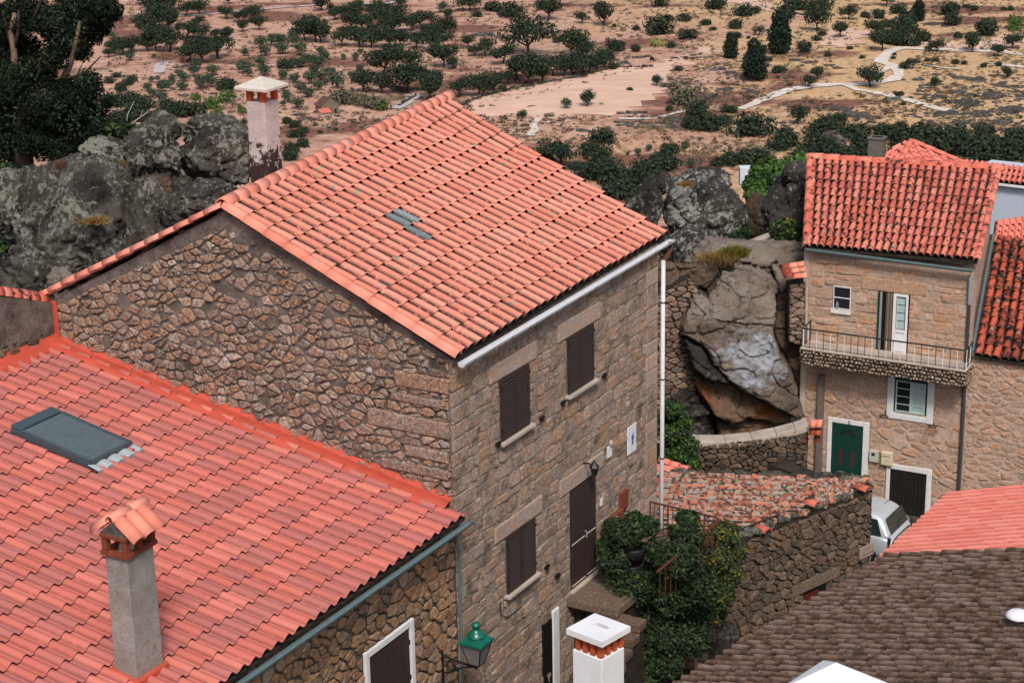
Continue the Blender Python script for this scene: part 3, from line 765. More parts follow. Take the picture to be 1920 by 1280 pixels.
def shutter_win(parent, R, sill=True, dogs=()):
    s0, z0, s1, z1 = R; mid = (s0 + s1) / 2
    MB().box(FP(s0, z0, -.12), D * (s1 - s0), NF * .03, Z * (z1 - z0)).build('window_recess', P_DARK, parent)
    for a, b in ((s0 + .012, mid - .006), (mid + .006, s1 - .012)):
        m = MB(); e = .03; w = b - a; t = .055; hh = z1 - z0 - .03; zb = z0 + .015
        for (x, zz, ww, h2) in ((a, zb, t, hh), (b - t, zb, t, hh), (a + t, zb, w - 2 * t, .09), (a + t, zb + hh - .07, w - 2 * t, .07)):
            m.box(FP(x, zz, e), D * ww, NF * .04, Z * h2)
        sh = m.build('shutter', P_BROWN, parent, loc=FP(a, z0, e))
        ns = 17; me_ = None
        for k in range(ns):
            zz = zb + .09 + (hh - .16) * (k + .5) / ns; c = FP(a + t, zz, e + .005)
            if me_ is None:
                sb = MB().box(c, D * (w - 2 * t), NF * .035 - Z * .028, Z * .008 + NF * .006).build('slat', P_BROWN, sh, loc=c); me_ = sb.data
            else: link('slat', me_, sh, c)
        for zz in (z0 + .2, z1 - .2): MB().box(FP(b - .01 if b > mid + .05 else a - .01, zz, e + .02), D * .02, NF * .035, Z * .07).build('hinge', P_BLACK, parent)
    if sill:
        MB().box(FP(s0 - .06, z0 - .07, 0), D * (s1 - s0 + .16), NF * .14, Z * .065).build('window_sill', P_PLAST, parent, bevel=.008)
for R in (W1, W2, W3): shutter_win(house, R)
def dog(px, py):
    s, z = fac(px, py); m = MB(); m.box(FP(s - .05, z - .012, .03), D * .10, NF * .05, Z * .03); m.box(FP(s - .012, z - .05, .04), D * .03, NF * .07, Z * .10); m.box(FP(s + .03, z + .0, .06), D * .03, NF * .05, Z * .06)
    m.build('shutter_catch', P_BLACK, house)
for p in ((928, 832), (1010, 784), (1050, 755), (1128, 704), (1020, 1062), (1040, 1078)): dog(*p)
# door
s0, z0, s1, z1 = DR
MB().box(FP(s0, z0, -.1), D * (s1 - s0), NF * .03, Z * (z1 - z0)).build('door_recess', P_DARK, house)
md = (s0 + s1) / 2 + .1
for a, b in ((s0 + .01, md - .005), (md + .005, s1 - .01)):
    dl = MB().box(FP(a, z0 + .02, -.04), D * (b - a), NF * .05, Z * (z1 - z0 - .04)).build('door', P_BROWN, house)
    for zz, hh in ((z0 + .12, .85), (z0 + 1.08, 1.05)): MB().box(FP(a + .08, zz, .01), D * (b - a - .16), NF * .012, Z * hh).build('panel', P_BROWN, dl, bevel=.006)
    for zz in (z0 + .07, z0 + 1.02): MB().box(FP(a + .06, zz, .01), D * (b - a - .1), NF * .02, Z * .018).build('moulding', P_PLAST, dl)
MB().tube([FP(md - .06, z0 + 1.15, .03), FP(md - .06, z0 + 1.15, .07), FP(md - .06, z0 + 1.0, .07)], .012, 6).build('door_handle', P_ZINC, house)
MB().box(FP(s0 - .03, z0 - .05, 0), D * (s1 - s0 + .06), NF * .1, Z * .045).build('threshold', P_PLAST, house)
# cellar opening with its white jamb
s0, z0, s1, z1 = CE
MB().box(FP(s0, z0 - .6, .0), D * (s1 - s0), NF * .04, Z * (z1 - z0 + .6)).build('cellar_door', P_DARK, house)
MB().box(FP(s1 + .02, z0 - .6, .0), D * .28, NF * .06, Z * (z1 - z0 + .75)).build('cellar_jamb', P_TRIM, house, bevel=.02)
# small things on the facade
def plate(name, tl, br, e, th, mat, label, cat, parent=None, bev=.006):
    a, b = fac(*tl), fac(*br); s0, s1 = sorted((a[0], b[0])); z0, z1 = sorted((a[1], b[1]))
    o = MB().box(FP(s0, z0, e), D * (s1 - s0), NF * th, Z * (z1 - z0)).build(name, mat, parent, loc=FP(s0, z0, e), bevel=bev)
    return tag(o, label, cat) if label else o, (s0, z0, s1, z1)
tp, R_ = plate('tile_plaque', (1173, 802), (1189, 842), .03, .02, P_WHITE, 'white glazed tile plaque with a small blue emblem near the downpipe', 'plaque')
cx, cz = (R_[0] + R_[2]) / 2 + .03, (R_[1] + R_[3]) / 2
em = MB(); re_ = random.Random(2)
em.add([FP(cx + .05 * math.cos(t) * (1 + .25 * math.sin(5 * t)), cz + .13 * math.sin(t), .056) for t in [2 * math.pi * k / 24 for k in range(24)]], [tuple(range(24))])
for k in range(7):
    a = k * 2 * math.pi / 7; em.add([FP(cx + .075 * math.cos(a + q) * (.75 + .35 * (i_ % 2)), cz + .17 * math.sin(a + q) * (.75 + .35 * (i_ % 2)), .054) for i_, q in enumerate((-.2, 0, .2, 0.1))], [(0, 1, 2, 3)])
em.build('emblem', P_BLUE, tp)
plate('number_plate', (1135, 838), (1144, 853), .03, .02, P_WHITE, 'small white house plate on the granite wall above the brown door', 'plate')
fl_s, fl_z = fac(1141, 829)
tag(MB().lathe(FP(fl_s, fl_z, .06), [(.0, -.09), (.045, -.06), (.055, .0), (.03, .06), (0, .08)], 10).build('wall_ornament', P_PLAST, loc=FP(fl_s, fl_z, .06), smooth=True), 'small rounded pale ornament above the white plate on the granite wall', 'ornament')
plate('bell_plate', (1122, 935), (1127, 945), .03, .015, P_WHITE, 'tiny white bell plate beside the brown front door', 'bell')
mb1, R_ = plate('letter_box', (1130, 975), (1161, 1000), .03, .09, P_OXIDE, 'rust red metal letter box with white name label right of the brown door', 'letter box')
MB().box(FP(R_[0] + .3 * (R_[2] - R_[0]), R_[3] - .1, .121), D * .22, NF * .008, Z * .05).build('name_label', P_WHITE, mb1)
plate('meter_cabinet', (1158, 924), (1171, 946), .03, .07, P_OXIDE, 'narrow rust red meter cabinet on the wall above the letter box', 'cabinet')
# black wall lantern over the door
s, z = fac(1092, 868); c = FP(s, z, .0)
lt = thing('wall_lantern', c, 'small black iron lantern on the granite wall above the brown door', 'lantern')
MB().tube([c, c + NF * .15 + Z * .02, c + NF * .28 - Z * .02], .018, 6).build('bracket', P_BLACK, lt)
MB().lathe(c + NF * .28 - Z * .22, [(.05, 0), (.1, .18), (.12, .19), (.05, .27), (.02, .33), (0, .34)], 6).build('lantern_cage', P_BLACK, lt)
# green street lantern
sA, zA = fac(826, 1225); cA = FP(sA, zA - .1, .02)
lamp = thing('street_lantern', cA, 'green topped street lantern with frosted panes on a black wall bracket', 'street lamp')
lc = on_plane(894, 1236, cA, D)                       # lantern foot in the vertical plane of the bracket
out = (lc - cA).dot(NF)
MB().box(cA - Z * .5 - D * .03, D * .06, NF * .03, Z * .62).build('wall_strap', P_BLACK, lamp)
arm = MB().tube([cA + Z * .08, cA + NF * out * .35 + Z * .04, cA + NF * out + Z * .0], .022, 6)
arm.tube([cA - Z * .28, cA + NF * out * .25 - Z * .24, cA + NF * out * .6 - Z * .06, cA + NF * out * .9], .016, 6)
sc_ = [cA + NF * (out * .28 + .09 * math.cos(t)) + Z * (-.09 + .09 * math.sin(t)) for t in [2 * math.pi * k / 12 for k in range(13)]]
arm.tube(sc_, .012, 5); arm.build('bracket_arm', P_BLACK, lamp)
LC = cA + NF * out + Z * .03
def frus(c, r0, r1, z0, z1, rot=0):
    A_ = [c + (D * math.cos(t) + NF * math.sin(t)) * r0 + Z * z0 for t in [rot + math.pi / 2 * k for k in range(4)]]
    B_ = [c + (D * math.cos(t) + NF * math.sin(t)) * r1 + Z * z1 for t in [rot + math.pi / 2 * k for k in range(4)]]
    return A_ + B_, [(0, 1, 5, 4), (1, 2, 6, 5), (2, 3, 7, 6), (3, 0, 4, 7), (3, 2, 1, 0), (4, 5, 6, 7)]
q4 = math.pi / 4
fr = MB(); A_ = frus(LC, .155, .30, .07, .50, q4)[0]
for i in range(4):
    fr.tube([A_[i], A_[4 + i]], .012, 5); fr.tube([A_[i], A_[(i + 1) % 4]], .012, 5)
fr.tube([LC - Z * .06, LC + Z * .06], .02, 6); fr.build('lantern_frame', P_BLACK, lamp)
for i in range(4):
    j = (i + 1) % 4; f = .97
    MB().quad(*[LC + (p - LC) * 1.0 + (LC - p) * .02 for p in (A_[i], A_[j], A_[4 + j], A_[4 + i])]).build('pane', P_FROST, lamp)
rf_ = MB(); rf_.add(*frus(LC, .345, .345, .50, .545, q4)); rf_.add(*frus(LC, .34, .18, .545, .64, q4)); rf_.build('lantern_roof', P_LAMP, lamp, bevel=.006)
MB().lathe(LC, [(.18, .64), (.17, .67), (.12, .73), (.065, .765), (.06, .81), (.09, .83), (.09, .88), (.035, .915), (0, .92)], 14).build('finial', P_LAMP, lamp, smooth=True)
# cable loop on the wall
cb = [FP(*fac(x, y), .03) for x, y in ((936, 1128), (935, 1140), (938, 1152), (948, 1156), (962, 1148), (975, 1136))]
MB().tube(cb, .010, 5).build('wall_cable', P_BLACK, house)

# ------------------------------------------------------------------ lower house with the red clay roof
P_, Q_ = gab(110, 640), gab(845, 945)
nL = (Q_ - P_).cross(D).normalized(); nL = nL if nL.z > 0 else -nL
LO = P_
def lroof(px, py): return on_plane(px, py, LO, nL)
Qe = lroof(872, 967); Pe = P_ - D * .0
low = thing('attached_house', FP(-5, 8, -4), 'lower granite house with wide red clay tiled roof in the left foreground', 'house')
LEN = 11.4
lw_top = lambda: Qe.z - .16
MB().box(FP(-LEN, 8, 0), D * (LEN - .01), -NF * .3, Z * (Qe.z - .16 - 8)).build('wall', M_LOWER, low)
sf = [LW[0] - .13, LW[1], LW[2] + .13, LW[3] + .15]
masonry(low, OF, D, NF, [(-6.5, 11), (-.12, 11), (-.12, Qe.z - .2), (-6.5, Qe.z - .2)], 'rubble', .30, .24, S_LOWER, depth=.05, gap=.018, holes=[sf], seed=21, rnd=.2, limit=300)
lroofO = deck('roof', (P_ - D * LEN, P_, Qe, Qe - D * LEN), M_OLD, low, .03)
sk = [lroof(*p) for p in ((30, 806), (120, 772), (229, 851), (156, 890))]
skc = sum(sk, Vector()) / 4
Ql = (P_ - D * LEN, P_ - D * .0, Qe, Qe - D * LEN)
DS = ((Qe - P_) - D * (Qe - P_).dot(D)).normalized()         # down the slope
ssk = [(p - P_).dot(D) for p in sk]; tsk = [(p - P_).dot(DS) for p in sk]
sk_s0, sk_s1, sk_t0, sk_t1 = (ssk[0] + ssk[3]) / 2, (ssk[1] + ssk[2]) / 2, (tsk[0] + tsk[1]) / 2, (tsk[2] + tsk[3]) / 2
chb = lroof(258, 1284)
def skipl(i, j, c):
    s, t = (c - P_).dot(D), (c - P_).dot(DS)
    if sk_s0 + .1 < s < sk_s1 - .1 and sk_t0 + .1 < t < sk_t1 - .1: return True
    return False
tiled(lroofO, Ql, 38, 19, 'wave', T_LOW, .006, seed=9, limit=300, skip=skipl)
# broken cover tile at the foot of the chimney
gutter(low, Qe + NF * .10 - Z * .10 + D * .05, Qe - D * 9.6 + NF * .10 - Z * .10, .07, P_GUTG, hooks=8)
MB().tube([FP(-.02, Qe.z - .25, .06), FP(-.02, 8.5, .06)], .03, 8).build('downpipe', P_GUTG, low)
# red sealing band where roof and gable wall meet
def band(name, A, B, across, up, w, h, parent, seed=0, wave=True):
    n = int((B - A).length / .12); nn = across.cross((B - A).normalized()).normalized()
    if nn.z < 0: nn = -nn
    V, Fc = [], []
    for k in range(n + 1):
        p = A.lerp(B, k / n); j1 = .05 * noise.noise(Vector((k * .31, seed, 0))); j2 = .07 * noise.noise(Vector((k * .23, seed, 9)))
        lift = .092 + .015 * noise.noise(Vector((k * .5, seed, 4)))
        V += [p + up * (h + j1) + across * .02, p + up * (h * .45) + across * .05, p + up * (lift + .03) + across * .12, p + nn * (lift) + across * (w * .7 + j2), p + nn * (lift - .035) + across * (w + j2), p + nn * .0 + across * (w + j2 + .01)]
        if k:
            for q in range(5): Fc.append(((k - 1) * 6 + q, (k - 1) * 6 + q + 1, k * 6 + q + 1, k * 6 + q))
    W = WL[parent.as_pointer()]
    return link(name, npmesh(name, [tuple(v - W) for v in V], Fc, P_RED, True), parent)
band('flashing_band', P_ + G * .1 - D * .0, Q_ - G * .05 - D * .0, -D, Z, .42, .2, low, 1)
# parapet wall with tile coping
pp = [on_plane(x, y, P_, G) for x, y in ((-60, 545), (0, 553), (98, 563))]
PZ = lambda s: pp[0].z + (pp[2].z - pp[0].z) * ((s - (pp[0] - P_).dot(D)) / ((pp[2] - P_).dot(D) - (pp[0] - P_).dot(D)))
par = thing('parapet_wall', P_ - D * 1.5 - Z * 1, 'dark rendered parapet wall with red tile coping at the left edge', 'wall')
sL = (pp[0] - P_).dot(D)
MB().prism([P_ + D * sL - Z * 1.0, P_ - Z * 1.0, P_ + Z * (PZ(0) - P_.z - .05), P_ + D * sL + Z * (PZ(sL) - P_.z - .05)], G * .4).build('wall', M_SMEAR, par)
masonry(par, P_, D, -G, [(sL, P_.z - .4), (-.3, P_.z - .3), (-.3, P_.z + .3), (sL, P_.z + .45)], 'rubble', .3, .2, S_OLDWALL, depth=.04, gap=.03, seed=8)
ca, cb_ = P_ + D * sL + G * .2 + Z * (PZ(sL) - P_.z), P_ + G * .2 - D * .15 + Z * (PZ(0) - P_.z)
covers(par, ca, cb_, .17, 9, T_OLD, name='coping_tile')
band('flashing_band', P_ - D * LEN, P_ - D * .05, DS, Z, .3, .22, low, 2)
rc = gab(103, 600); m = MB()
for k in range(10):
    z_ = P_.z - .05 + (LEA.z - P_.z + .02) * k / 9; w = .13 + .02 * noise.noise(Vector((k * .9, 0, 0)))
    m.add([], [])
m.prism([P_ + G * .12 - D * .02, P_ - G * .10 - D * .03, P_ - G * .09 - D * .03 + Z * (LEA.z - P_.z), P_ + G * .12 - D * .02 + Z * (LEA.z - P_.z)], -D * .06)
m.build('corner_flashing', P_RED, par, bevel=.02)
# skylight with a louvred cover
def SK(s, t, e): return P_ + D * s + DS * t + nL * e
skl = thing('skylight', SK((sk_s0 + sk_s1) / 2, (sk_t0 + sk_t1) / 2, 0), 'blue grey roof skylight closed by a slatted cover on the red clay roof', 'skylight')
s0, s1, t0, t1 = sk_s0, sk_s1, sk_t0, sk_t1
MB().box(SK(s0, t0, .02), D * (s1 - s0), DS * (t1 - t0), nL * .12).build('casing', P_SKYL, skl, bevel=.015)
MB().box(SK(s0 + .02, t0 - .02, .14), D * (s1 - s0 - .04), DS * .26, nL * .06).build('roller_box', P_SKYL, skl, bevel=.02)
for a in (s0, s1 - .06): MB().box(SK(a, t0 + .24, .14), D * .06, DS * (t1 - t0 - .24), nL * .05).build('side_rail', P_SKYL, skl, bevel=.01)
nsl = 26; me_ = None
for k in range(nsl):
    t = t0 + .27 + (t1 - t0 - .32) * k / nsl; c = SK(s0 + .07, t, .142)
    if me_ is None: me_ = MB().prism([c, c + DS * .01 + nL * .035, c + DS * .03 + nL * .035, c + DS * .045], D * (s1 - s0 - .14)).build('slat', flat('slat metal', (.13, .17, .19), .4, .5), skl, loc=c).data
    else: link('slat', me_, skl, c)
MB().box(SK(s0, t1 - .05, .13), D * (s1 - s0), DS * .06, nL * .06).build('bottom_bar', P_SKYL, skl, bevel=.01)
fv, ff = [], []
n = 60
for k in range(n + 1):
    a = s0 - .05 + (s1 - s0 + .1) * k / n; hgt = .05 * abs(math.sin((a + LEN) / (LEN / 38) * math.pi)) + .012 * math.sin(k * 2.4)
    fv += [SK(a, t1 - .03, .07 + hgt), SK(a, t1 + .22, .045 + hgt), SK(a, t1 + .22, .0)]
    if k: ff += [(3 * k - 3, 3 * k - 2, 3 * k + 1, 3 * k), (3 * k - 2, 3 * k - 1, 3 * k + 2, 3 * k + 1)]
MB().add(fv, ff).build('apron_flashing', flat('corrugated zinc', (.33, .38, .39), .4, .5), skl)
# lower window with white surround
s0, z0, s1, z1 = LW
m = MB(); w = .13
m.box(FP(s0 - w, z0 - .2, .01), D * w, NF * .07, Z * (z1 - z0 + .2 + w)); m.box(FP(s1, z0 - .2, .01), D * w, NF * .07, Z * (z1 - z0 + .2 + w)); m.box(FP(s0, z1, .012), D * (s1 - s0), NF * .066, Z * w)
m.build('window_surround', P_TRIM, low, bevel=.015)
mid = (s0 + s1) / 2
MB().box(FP(s0, z0 - .2, -.05), D * (s1 - s0), NF * .04, Z * (z1 - z0 + .2)).build('window_recess', P_DARK, low)
for a, b in ((s0 + .01, mid - .005), (mid + .005, s1 - .01)):
    sh = MB().box(FP(a, z0 - .1, .0), D * (b - a), NF * .04, Z * (z1 - z0 + .09)).build('shutter', P_BROWN, low)
    for q in range(3): MB().box(FP(a + .03 + q * (b - a - .06) / 3, z0 - .05, .04), D * ((b - a - .06) / 3 - .012), NF * .01, Z * (z1 - z0 - .02)).build('board', P_BROWN, sh)
for zz in (z1 - .35, z0 + .15): MB().box(FP(s1 - .02, zz, .03), D * .05, NF * .03, Z * .09).build('hinge', P_BLACK, low)

# front chimney on the red roof
def chimney_body(parent, c, a, b, wa, wb, z0, z1, mat, taper=0.0, name='shaft'):
    m = MB(); P0 = [c, c + a * wa, c + a * wa + b * wb, c + b * wb]; ctr = sum(P0, Vector()) / 4
    lo = [Vector((ctr.x + (p.x - ctr.x) * (1 + taper), ctr.y + (p.y - ctr.y) * (1 + taper), z0)) for p in P0]; hi = [Vector((p.x, p.y, z1)) for p in P0]
    ff = [(0, 1, 5, 4), (1, 2, 6, 5), (2, 3, 7, 6), (3, 0, 4, 7), (4, 5, 6, 7), (3, 2, 1, 0)]
    m.add(lo + hi, ff); return m.build(name, mat, parent, bevel=.015)
zt = at_y(232, 1048, chb.y).z
ch = thing('roof_chimney', chb, 'tall grey concrete chimney with tiled gable cowl on the red clay roof', 'chimney')
CM = chim_mat('stained concrete', (.34, .31, .29), (.22, .19, .165), chb.z - 1.2, zt, (.26, .22, .18))
wg, wd = .42, .62
chimney_body(ch, chb, D, G, wd, wg, chb.z - .3, zt, CM, .04)
band2 = MB().prism([chb - D * .07 - G * .07 - Z * .1, chb + D * (wd + .07) - G * .07 - Z * .1, chb + D * (wd + .07) + G * (wg + .07) + Z * .0, chb - D * .07 + G * (wg + .07)], Z * .2).build('base_flashing', P_RED, ch, bevel=.03)
T0 = Vector((chb.x, chb.y, zt))
def cb2(x, y, z, wx, wy, h): return MB().box(T0 + D * x + G * y + Z * z, D * wx, G * wy, Z * h)
o = .05
for (x, y, wx, wy) in ((-o, -o, wd + 2 * o, .10), (-o, wg + o - .1, wd + 2 * o, .10), (-o, -o + .10, .10, wg + 2 * o - .2), (wd + o - .1, -o + .10, .10, wg + 2 * o - .2)):
    cb2(x, y, 0, wx, wy, .07).build('rim_brick', P_OXIDE, ch, bevel=.006)
for (x, y) in ((-.03, -.03), (wd - .07, -.03), (-.03, wg - .07), (wd - .07, wg - .07), (wd / 2 - .05, -.03), (wd / 2 - .05, wg - .07)):
    cb2(x, y, .07, .10, .10, .22).build('post_brick', P_OXIDE, ch, bevel=.006)
for (x, y, wx, wy) in ((-o, -o, wd + 2 * o, .06), (-o, wg + o - .06, wd + 2 * o, .06), (-o, -o + .06, .06, wg + 2 * o - .12)):
    cb2(x, y, .29, wx, wy, .055).build('lintel_brick', P_OXIDE, ch, bevel=.006)
MB().lathe(T0 + D * wd * .5 + G * wg * .5, [(.17, 0), (.15, .09), (.09, .16), (0, .19)], 14).build('smoke_hood', P_PLAST, ch, smooth=True)
yc = wg / 2; zr = .60; ye = wg / 2 + .26; ze = .345
for e_ in (-.02, wd - .08):
    MB().prism([T0 + D * e_ + G * (-.05) + Z * .345, T0 + D * e_ + G * (wg + .05) + Z * .345, T0 + D * e_ + G * yc + Z * (zr - .02)], D * .1).build('cowl_gable', M_SMEAR, ch)
rA, rB = T0 - D * .08 + G * yc + Z * zr, T0 + D * (wd + .12) + G * yc + Z * zr
for k in range(3):
    x = .02 + k * .25
    for sgn in (-1, 1):
        A_ = T0 + D * x + G * (yc + sgn * .04) + Z * (zr - .02); B_ = T0 + D * x + G * (yc + sgn * .42) + Z * (zr - .30); A_ += D * .05; B_ += D * .05
        t = (B_ - A_).normalized(); u = D.cross(t); u = u if u.z > 0 else -u
        MB().half(A_, B_, D, u, .115).build('cowl_tile', T_MAIN, ch, loc=A_, smooth=True)
covers(ch, rA, rB, .085, 2, T_MAIN, name='cowl_ridge_tile')
hole = lroof(212, 1262)

# white rendered chimney beyond the ridge
pr = RID + G * .55; pc = on_plane(504, 342, pr, G)
zt2 = at_y(504, 193, pc.y).z
ch2 = thing('rendered_chimney', Vector((pc.x, pc.y, pc.z - .5)), 'tall pinkish white rendered chimney with stained base and concrete cap beyond the main ridge', 'chimney')
CM2 = chim_mat('stained white render', (.60, .50, .47), (.46, .37, .345), pc.z - .1, zt2, (.045, .028, .025))
chimney_body(ch2, pc - Z * 0, D, G, .47, .44, pc.z - 1.2, zt2, CM2, .06)
T2 = Vector((pc.x, pc.y, zt2))
for (x, y) in ((0, 0), (.36, 0), (0, .33), (.36, .33)):
    MB().box(T2 + D * x + G * y, D * .11, G * .11, Z * .24).build('post_brick', P_BRICK, ch2, bevel=.006)
cc = T2 + D * .235 + G * .22 + Z * .24
cap = MB(); hw = .39; cv = [cc + D * a * hw + G * b * hw for a, b in ((-1, -1), (1, -1), (1, 1), (-1, 1))]
cap.add(cv + [v + Z * .06 for v in cv] + [cc + Z * .24], [(3, 2, 1, 0), (0, 1, 5, 4), (1, 2, 6, 5), (2, 3, 7, 6), (3, 0, 4, 7), (4, 5, 8), (5, 6, 8), (6, 7, 8), (7, 4, 8)])
cap.build('concrete_cap', flat('cream concrete', (.60, .53, .46), .85, .15, .15, 8, .2), ch2, bevel=.01)

# white chimney in the foreground
A4, B4 = az(42), az(-48)
wc = at_y(1128, 1237, 24.2)
ch3 = thing('white_chimney', wc - Z * 4, 'bright white square chimney with slotted slab top and orange brick vents', 'chimney')
chimney_body(ch3, wc, A4, B4, .50, .52, wc.z - 6, wc.z, P_WHITE, 0)
MB().box(wc + A4 * .05 + B4 * .05 + Z * .001, A4 * .4, B4 * .42, Z * .01).build('flue_top', P_TRIM, ch3)
for (x, y) in [(0.01 + .137 * i, .01) for i in range(4)] + [(.01, .14 + .13 * i) for i in range(3)] + [(.42, .14 + .13 * i) for i in range(3)] + [(.147, .43), (.284, .43)]:
    MB().box(wc + A4 * x + B4 * y + Z * .012, A4 * .07, B4 * .075, Z * .22).build('vent_brick', P_BRICK, ch3, bevel=.004)
cs = wc - A4 * .06 - B4 * .06 + Z * .232
m = MB(); L1, L2 = .62, .64; hx0, hx1, hy0, hy1 = .34, .42, .20, .44
for (x, y, wx, wy) in ((0, 0, hx0, L2), (hx1, 0, L1 - hx1, L2), (hx0, 0, hx1 - hx0, hy0), (hx0, hy1, hx1 - hx0, L2 - hy1)):
    m.box(cs + A4 * x + B4 * y, A4 * wx, B4 * wy, Z * .085)
m.build('slab_top', P_WHITE, ch3)
MB().box(cs + A4 * hx0 + B4 * hy0 + Z * .0, A4 * (hx1 - hx0), B4 * (hy1 - hy0), Z * .01).build('slot', P_OXIDE, ch3)
# pyramid cap at the bottom edge
pc2 = at_y(1568, 1241, 21.5)
ch4 = thing('pyramid_chimney', pc2 - Z * 4, 'white pyramid chimney cap cut by the bottom edge over the brown roof', 'chimney')
m = MB(); h = .50; bs = [pc2 + A4 * a * h + B4 * b * h - Z * .34 for a, b in ((-1, -1), (1, -1), (1, 1), (-1, 1))]
m.add([p - Z * .07 for p in bs] + bs + [pc2], [(3, 2, 1, 0), (0, 1, 5, 4), (1, 2, 6, 5), (2, 3, 7, 6), (3, 0, 4, 7), (4, 5, 8), (5, 6, 8), (6, 7, 8), (7, 4, 8)]).build('pyramid_cap', P_WHITE, ch4)
chimney_body(ch4, pc2 - A4 * .4 - B4 * .4, A4, B4, .8, .8, pc2.z - 5, pc2.z - .62, P_WHITE, 0)
for a, b in ((-.4, -.4), (.3, -.4), (.3, .3), (-.4, .3)): MB().box(pc2 + A4 * a + B4 * b - Z * .62, A4 * .1, B4 * .1, Z * .2).build('vent_brick', P_BRICK, ch4)

# ------------------------------------------------------------------ brown mossy roof and pink roof, lower right
EB = at_y(1487, 1147, 27) - Z * .10; uB = az(132); pit = math.radians(18.5); dB = (uB * math.cos(pit) + Z * math.sin(pit))
A42 = az(42)
def on_eave(px, E, a):      # distance along the eave where it meets column px
    lo, hi = -12.0, 14.0
    for _ in range(40):
        m_ = (lo + hi) / 2
        if proj(E + a * m_)[0] < px: lo = m_
        else: hi = m_
    return lo
sF = on_eave(1668, EB, A42); sN = -5.5
bh = thing('mossy_house', EB + uB * 3 - Z * 6, 'house under a brown moss covered tiled roof in the right foreground', 'house')
broof = deck('roof', (EB + A42 * sN + dB * 6.2, EB + A42 * sF + dB * 6.2, EB + A42 * sF, EB + A42 * sN), M_OLD, bh, .03)
tiled(broof, (EB + A42 * sN + dB * 6.2, EB + A42 * sF + dB * 6.2, EB + A42 * sF, EB + A42 * sN), 40, 16, 'moss', T_MOSS, .03, seed=12, shift=.3)
MB().box(EB + A42 * (sN + .1) + uB * .25 - Z * 9, A42 * (sF - sN - .2), uB * 5.5, Z * 8.7).build('wall', M_OLD, bh)
EP = at_y(1700, 998, 33.5) - Z * .06; A33 = az(33); uP = az(123); dP = uP * math.cos(math.radians(17.5)) + Z * math.sin(math.radians(17.5))
sPf = on_eave(1782, EP, A33); sPn = -5.2
ph = thing('pink_roofed_house', EP + uP * 3 - Z * 6, 'house with clean pink tiled roof beyond the brown mossy roof', 'house')
proof = deck('roof', (EP + A33 * sPn + dP * 5.6, EP + A33 * sPf + dP * 5.6, EP + A33 * sPf, EP + A33 * sPn), M_OLD, ph, .03)
tiled(proof, (EP + A33 * sPn + dP * 5.6, EP + A33 * sPf + dP * 5.6, EP + A33 * sPf, EP + A33 * sPn), 34, 13, 'soft', T_PINK, .008, seed=14, shift=.5)
MB().box(EP + A33 * (sPn + .1) + uP * .25 - Z * 7, A33 * (sPf - sPn - .2), uP * 5, Z * 6.7).build('wall', M_OLD, ph)
nv = (dB.cross(A42)).normalized(); nv = nv if nv.z > 0 else -nv
vp = on_plane(1908, 1180, EB, nv)
vent = thing('roof_vent', vp, 'round white capped vent pipe on the brown mossy roof at the right edge', 'vent')
MB().tube([vp - Z * .2, vp + Z * .22], .055, 10).build('pipe', P_ZINC, vent, smooth=True)
MB().lathe(vp + Z * .2, [(.17, 0), (.18, .015), (.13, .06), (.05, .08), (0, .085)], 18).build('cap', P_WHITE, vent, smooth=True)
MB().lathe(vp, [(.10, -.02), (.08, .05), (.06, .07)], 12).build('collar', P_OXIDE, vent)

# ------------------------------------------------------------------ right house with balcony
R0 = at_y(1517, 466, 52); AR = az(118); NR = az(208)
def rf(px, py, e=0):
    p = on_plane(px, py, R0 + NR * e, NR); return ((p - R0).dot(AR), p.z)
def RP(s, z, e=0): return Vector((R0.x, R0.y, 0)) + AR * s + NR * e + Z * z
def rrect(tl, br):
    a, b = rf(*tl), rf(*br); return [a[0], b[1], b[0], a[1]]
rh = thing('balcony_house', RP(2.3, 7, -2), 'tall granite house with spotted red tile roof, pebbled balcony and green doors', 'house')
sE = rf(1826, 503)[0]; ze = (rf(1517, 468)[1] + rf(1822, 505)[1]) / 2
zb = 7.0
WS = rrect((1564, 535), (1595, 581)); WD = rrect((1648, 544), (1701, 673)); WL2 = rrect((1678, 714), (1737, 782)); D5 = rrect((1561, 790), (1615, 905)); GA_ = rrect((1670, 877), (1733, 985))
D5[1] = 8.0; GA_[1] = 7.6
RLr = at_z(1519, 299, ze + 1.45); RRr = at_z(1873, 320, ze + 1.45)
ELr = RP(-.02, rf(1517, 462)[1] + .02, .18); ERr = on_plane(1832, 490, R0 + NR * .18, NR)
MB().box(RP(0, zb, 0), AR * sE, -NR * .35, Z * (ze - zb)).build('facade_wall', M_RIGHT, rh)
sidew = MB().prism([RP(sE - .02, zb, -.01), RP(sE - .02, ze, -.01), Vector((RRr.x, RRr.y, RRr.z - .12)) - AR * .15, Vector((RRr.x, RRr.y, zb)) - AR * .15], -AR * .3)
sidew.build('side_wall', M_RIGHT, rh)
MB().prism([RP(0.02, zb, -.1), RP(0.02, ze, -.1), Vector((RLr.x, RLr.y, RLr.z - .12)) + AR * .1, Vector((RLr.x, RLr.y, zb)) + AR * .1], AR * .3).build('side_wall', M_RIGHT, rh)
lintR = [WD[0] - .5, WD[3], WD[2] + .45, WD[3] + .34]
hR = [WS, WD, lintR]
sBal = rf(1812, 690)[0]
zmid = rf(1650, 700)[1]
masonry(rh, R0, AR, NR, [(.02, zmid), (sE - .03, zmid), (sE - .03, ze - .25), (.02, ze - .15)], 'ashlar', .55, .27, S_RIGHT, depth=.022, gap=.014, holes=hR, seed=31, rnd=.14, limit=220, name='block')
block(rh, R0, AR, NR, *lintR, S_RIGHT, .028, 'lintel')
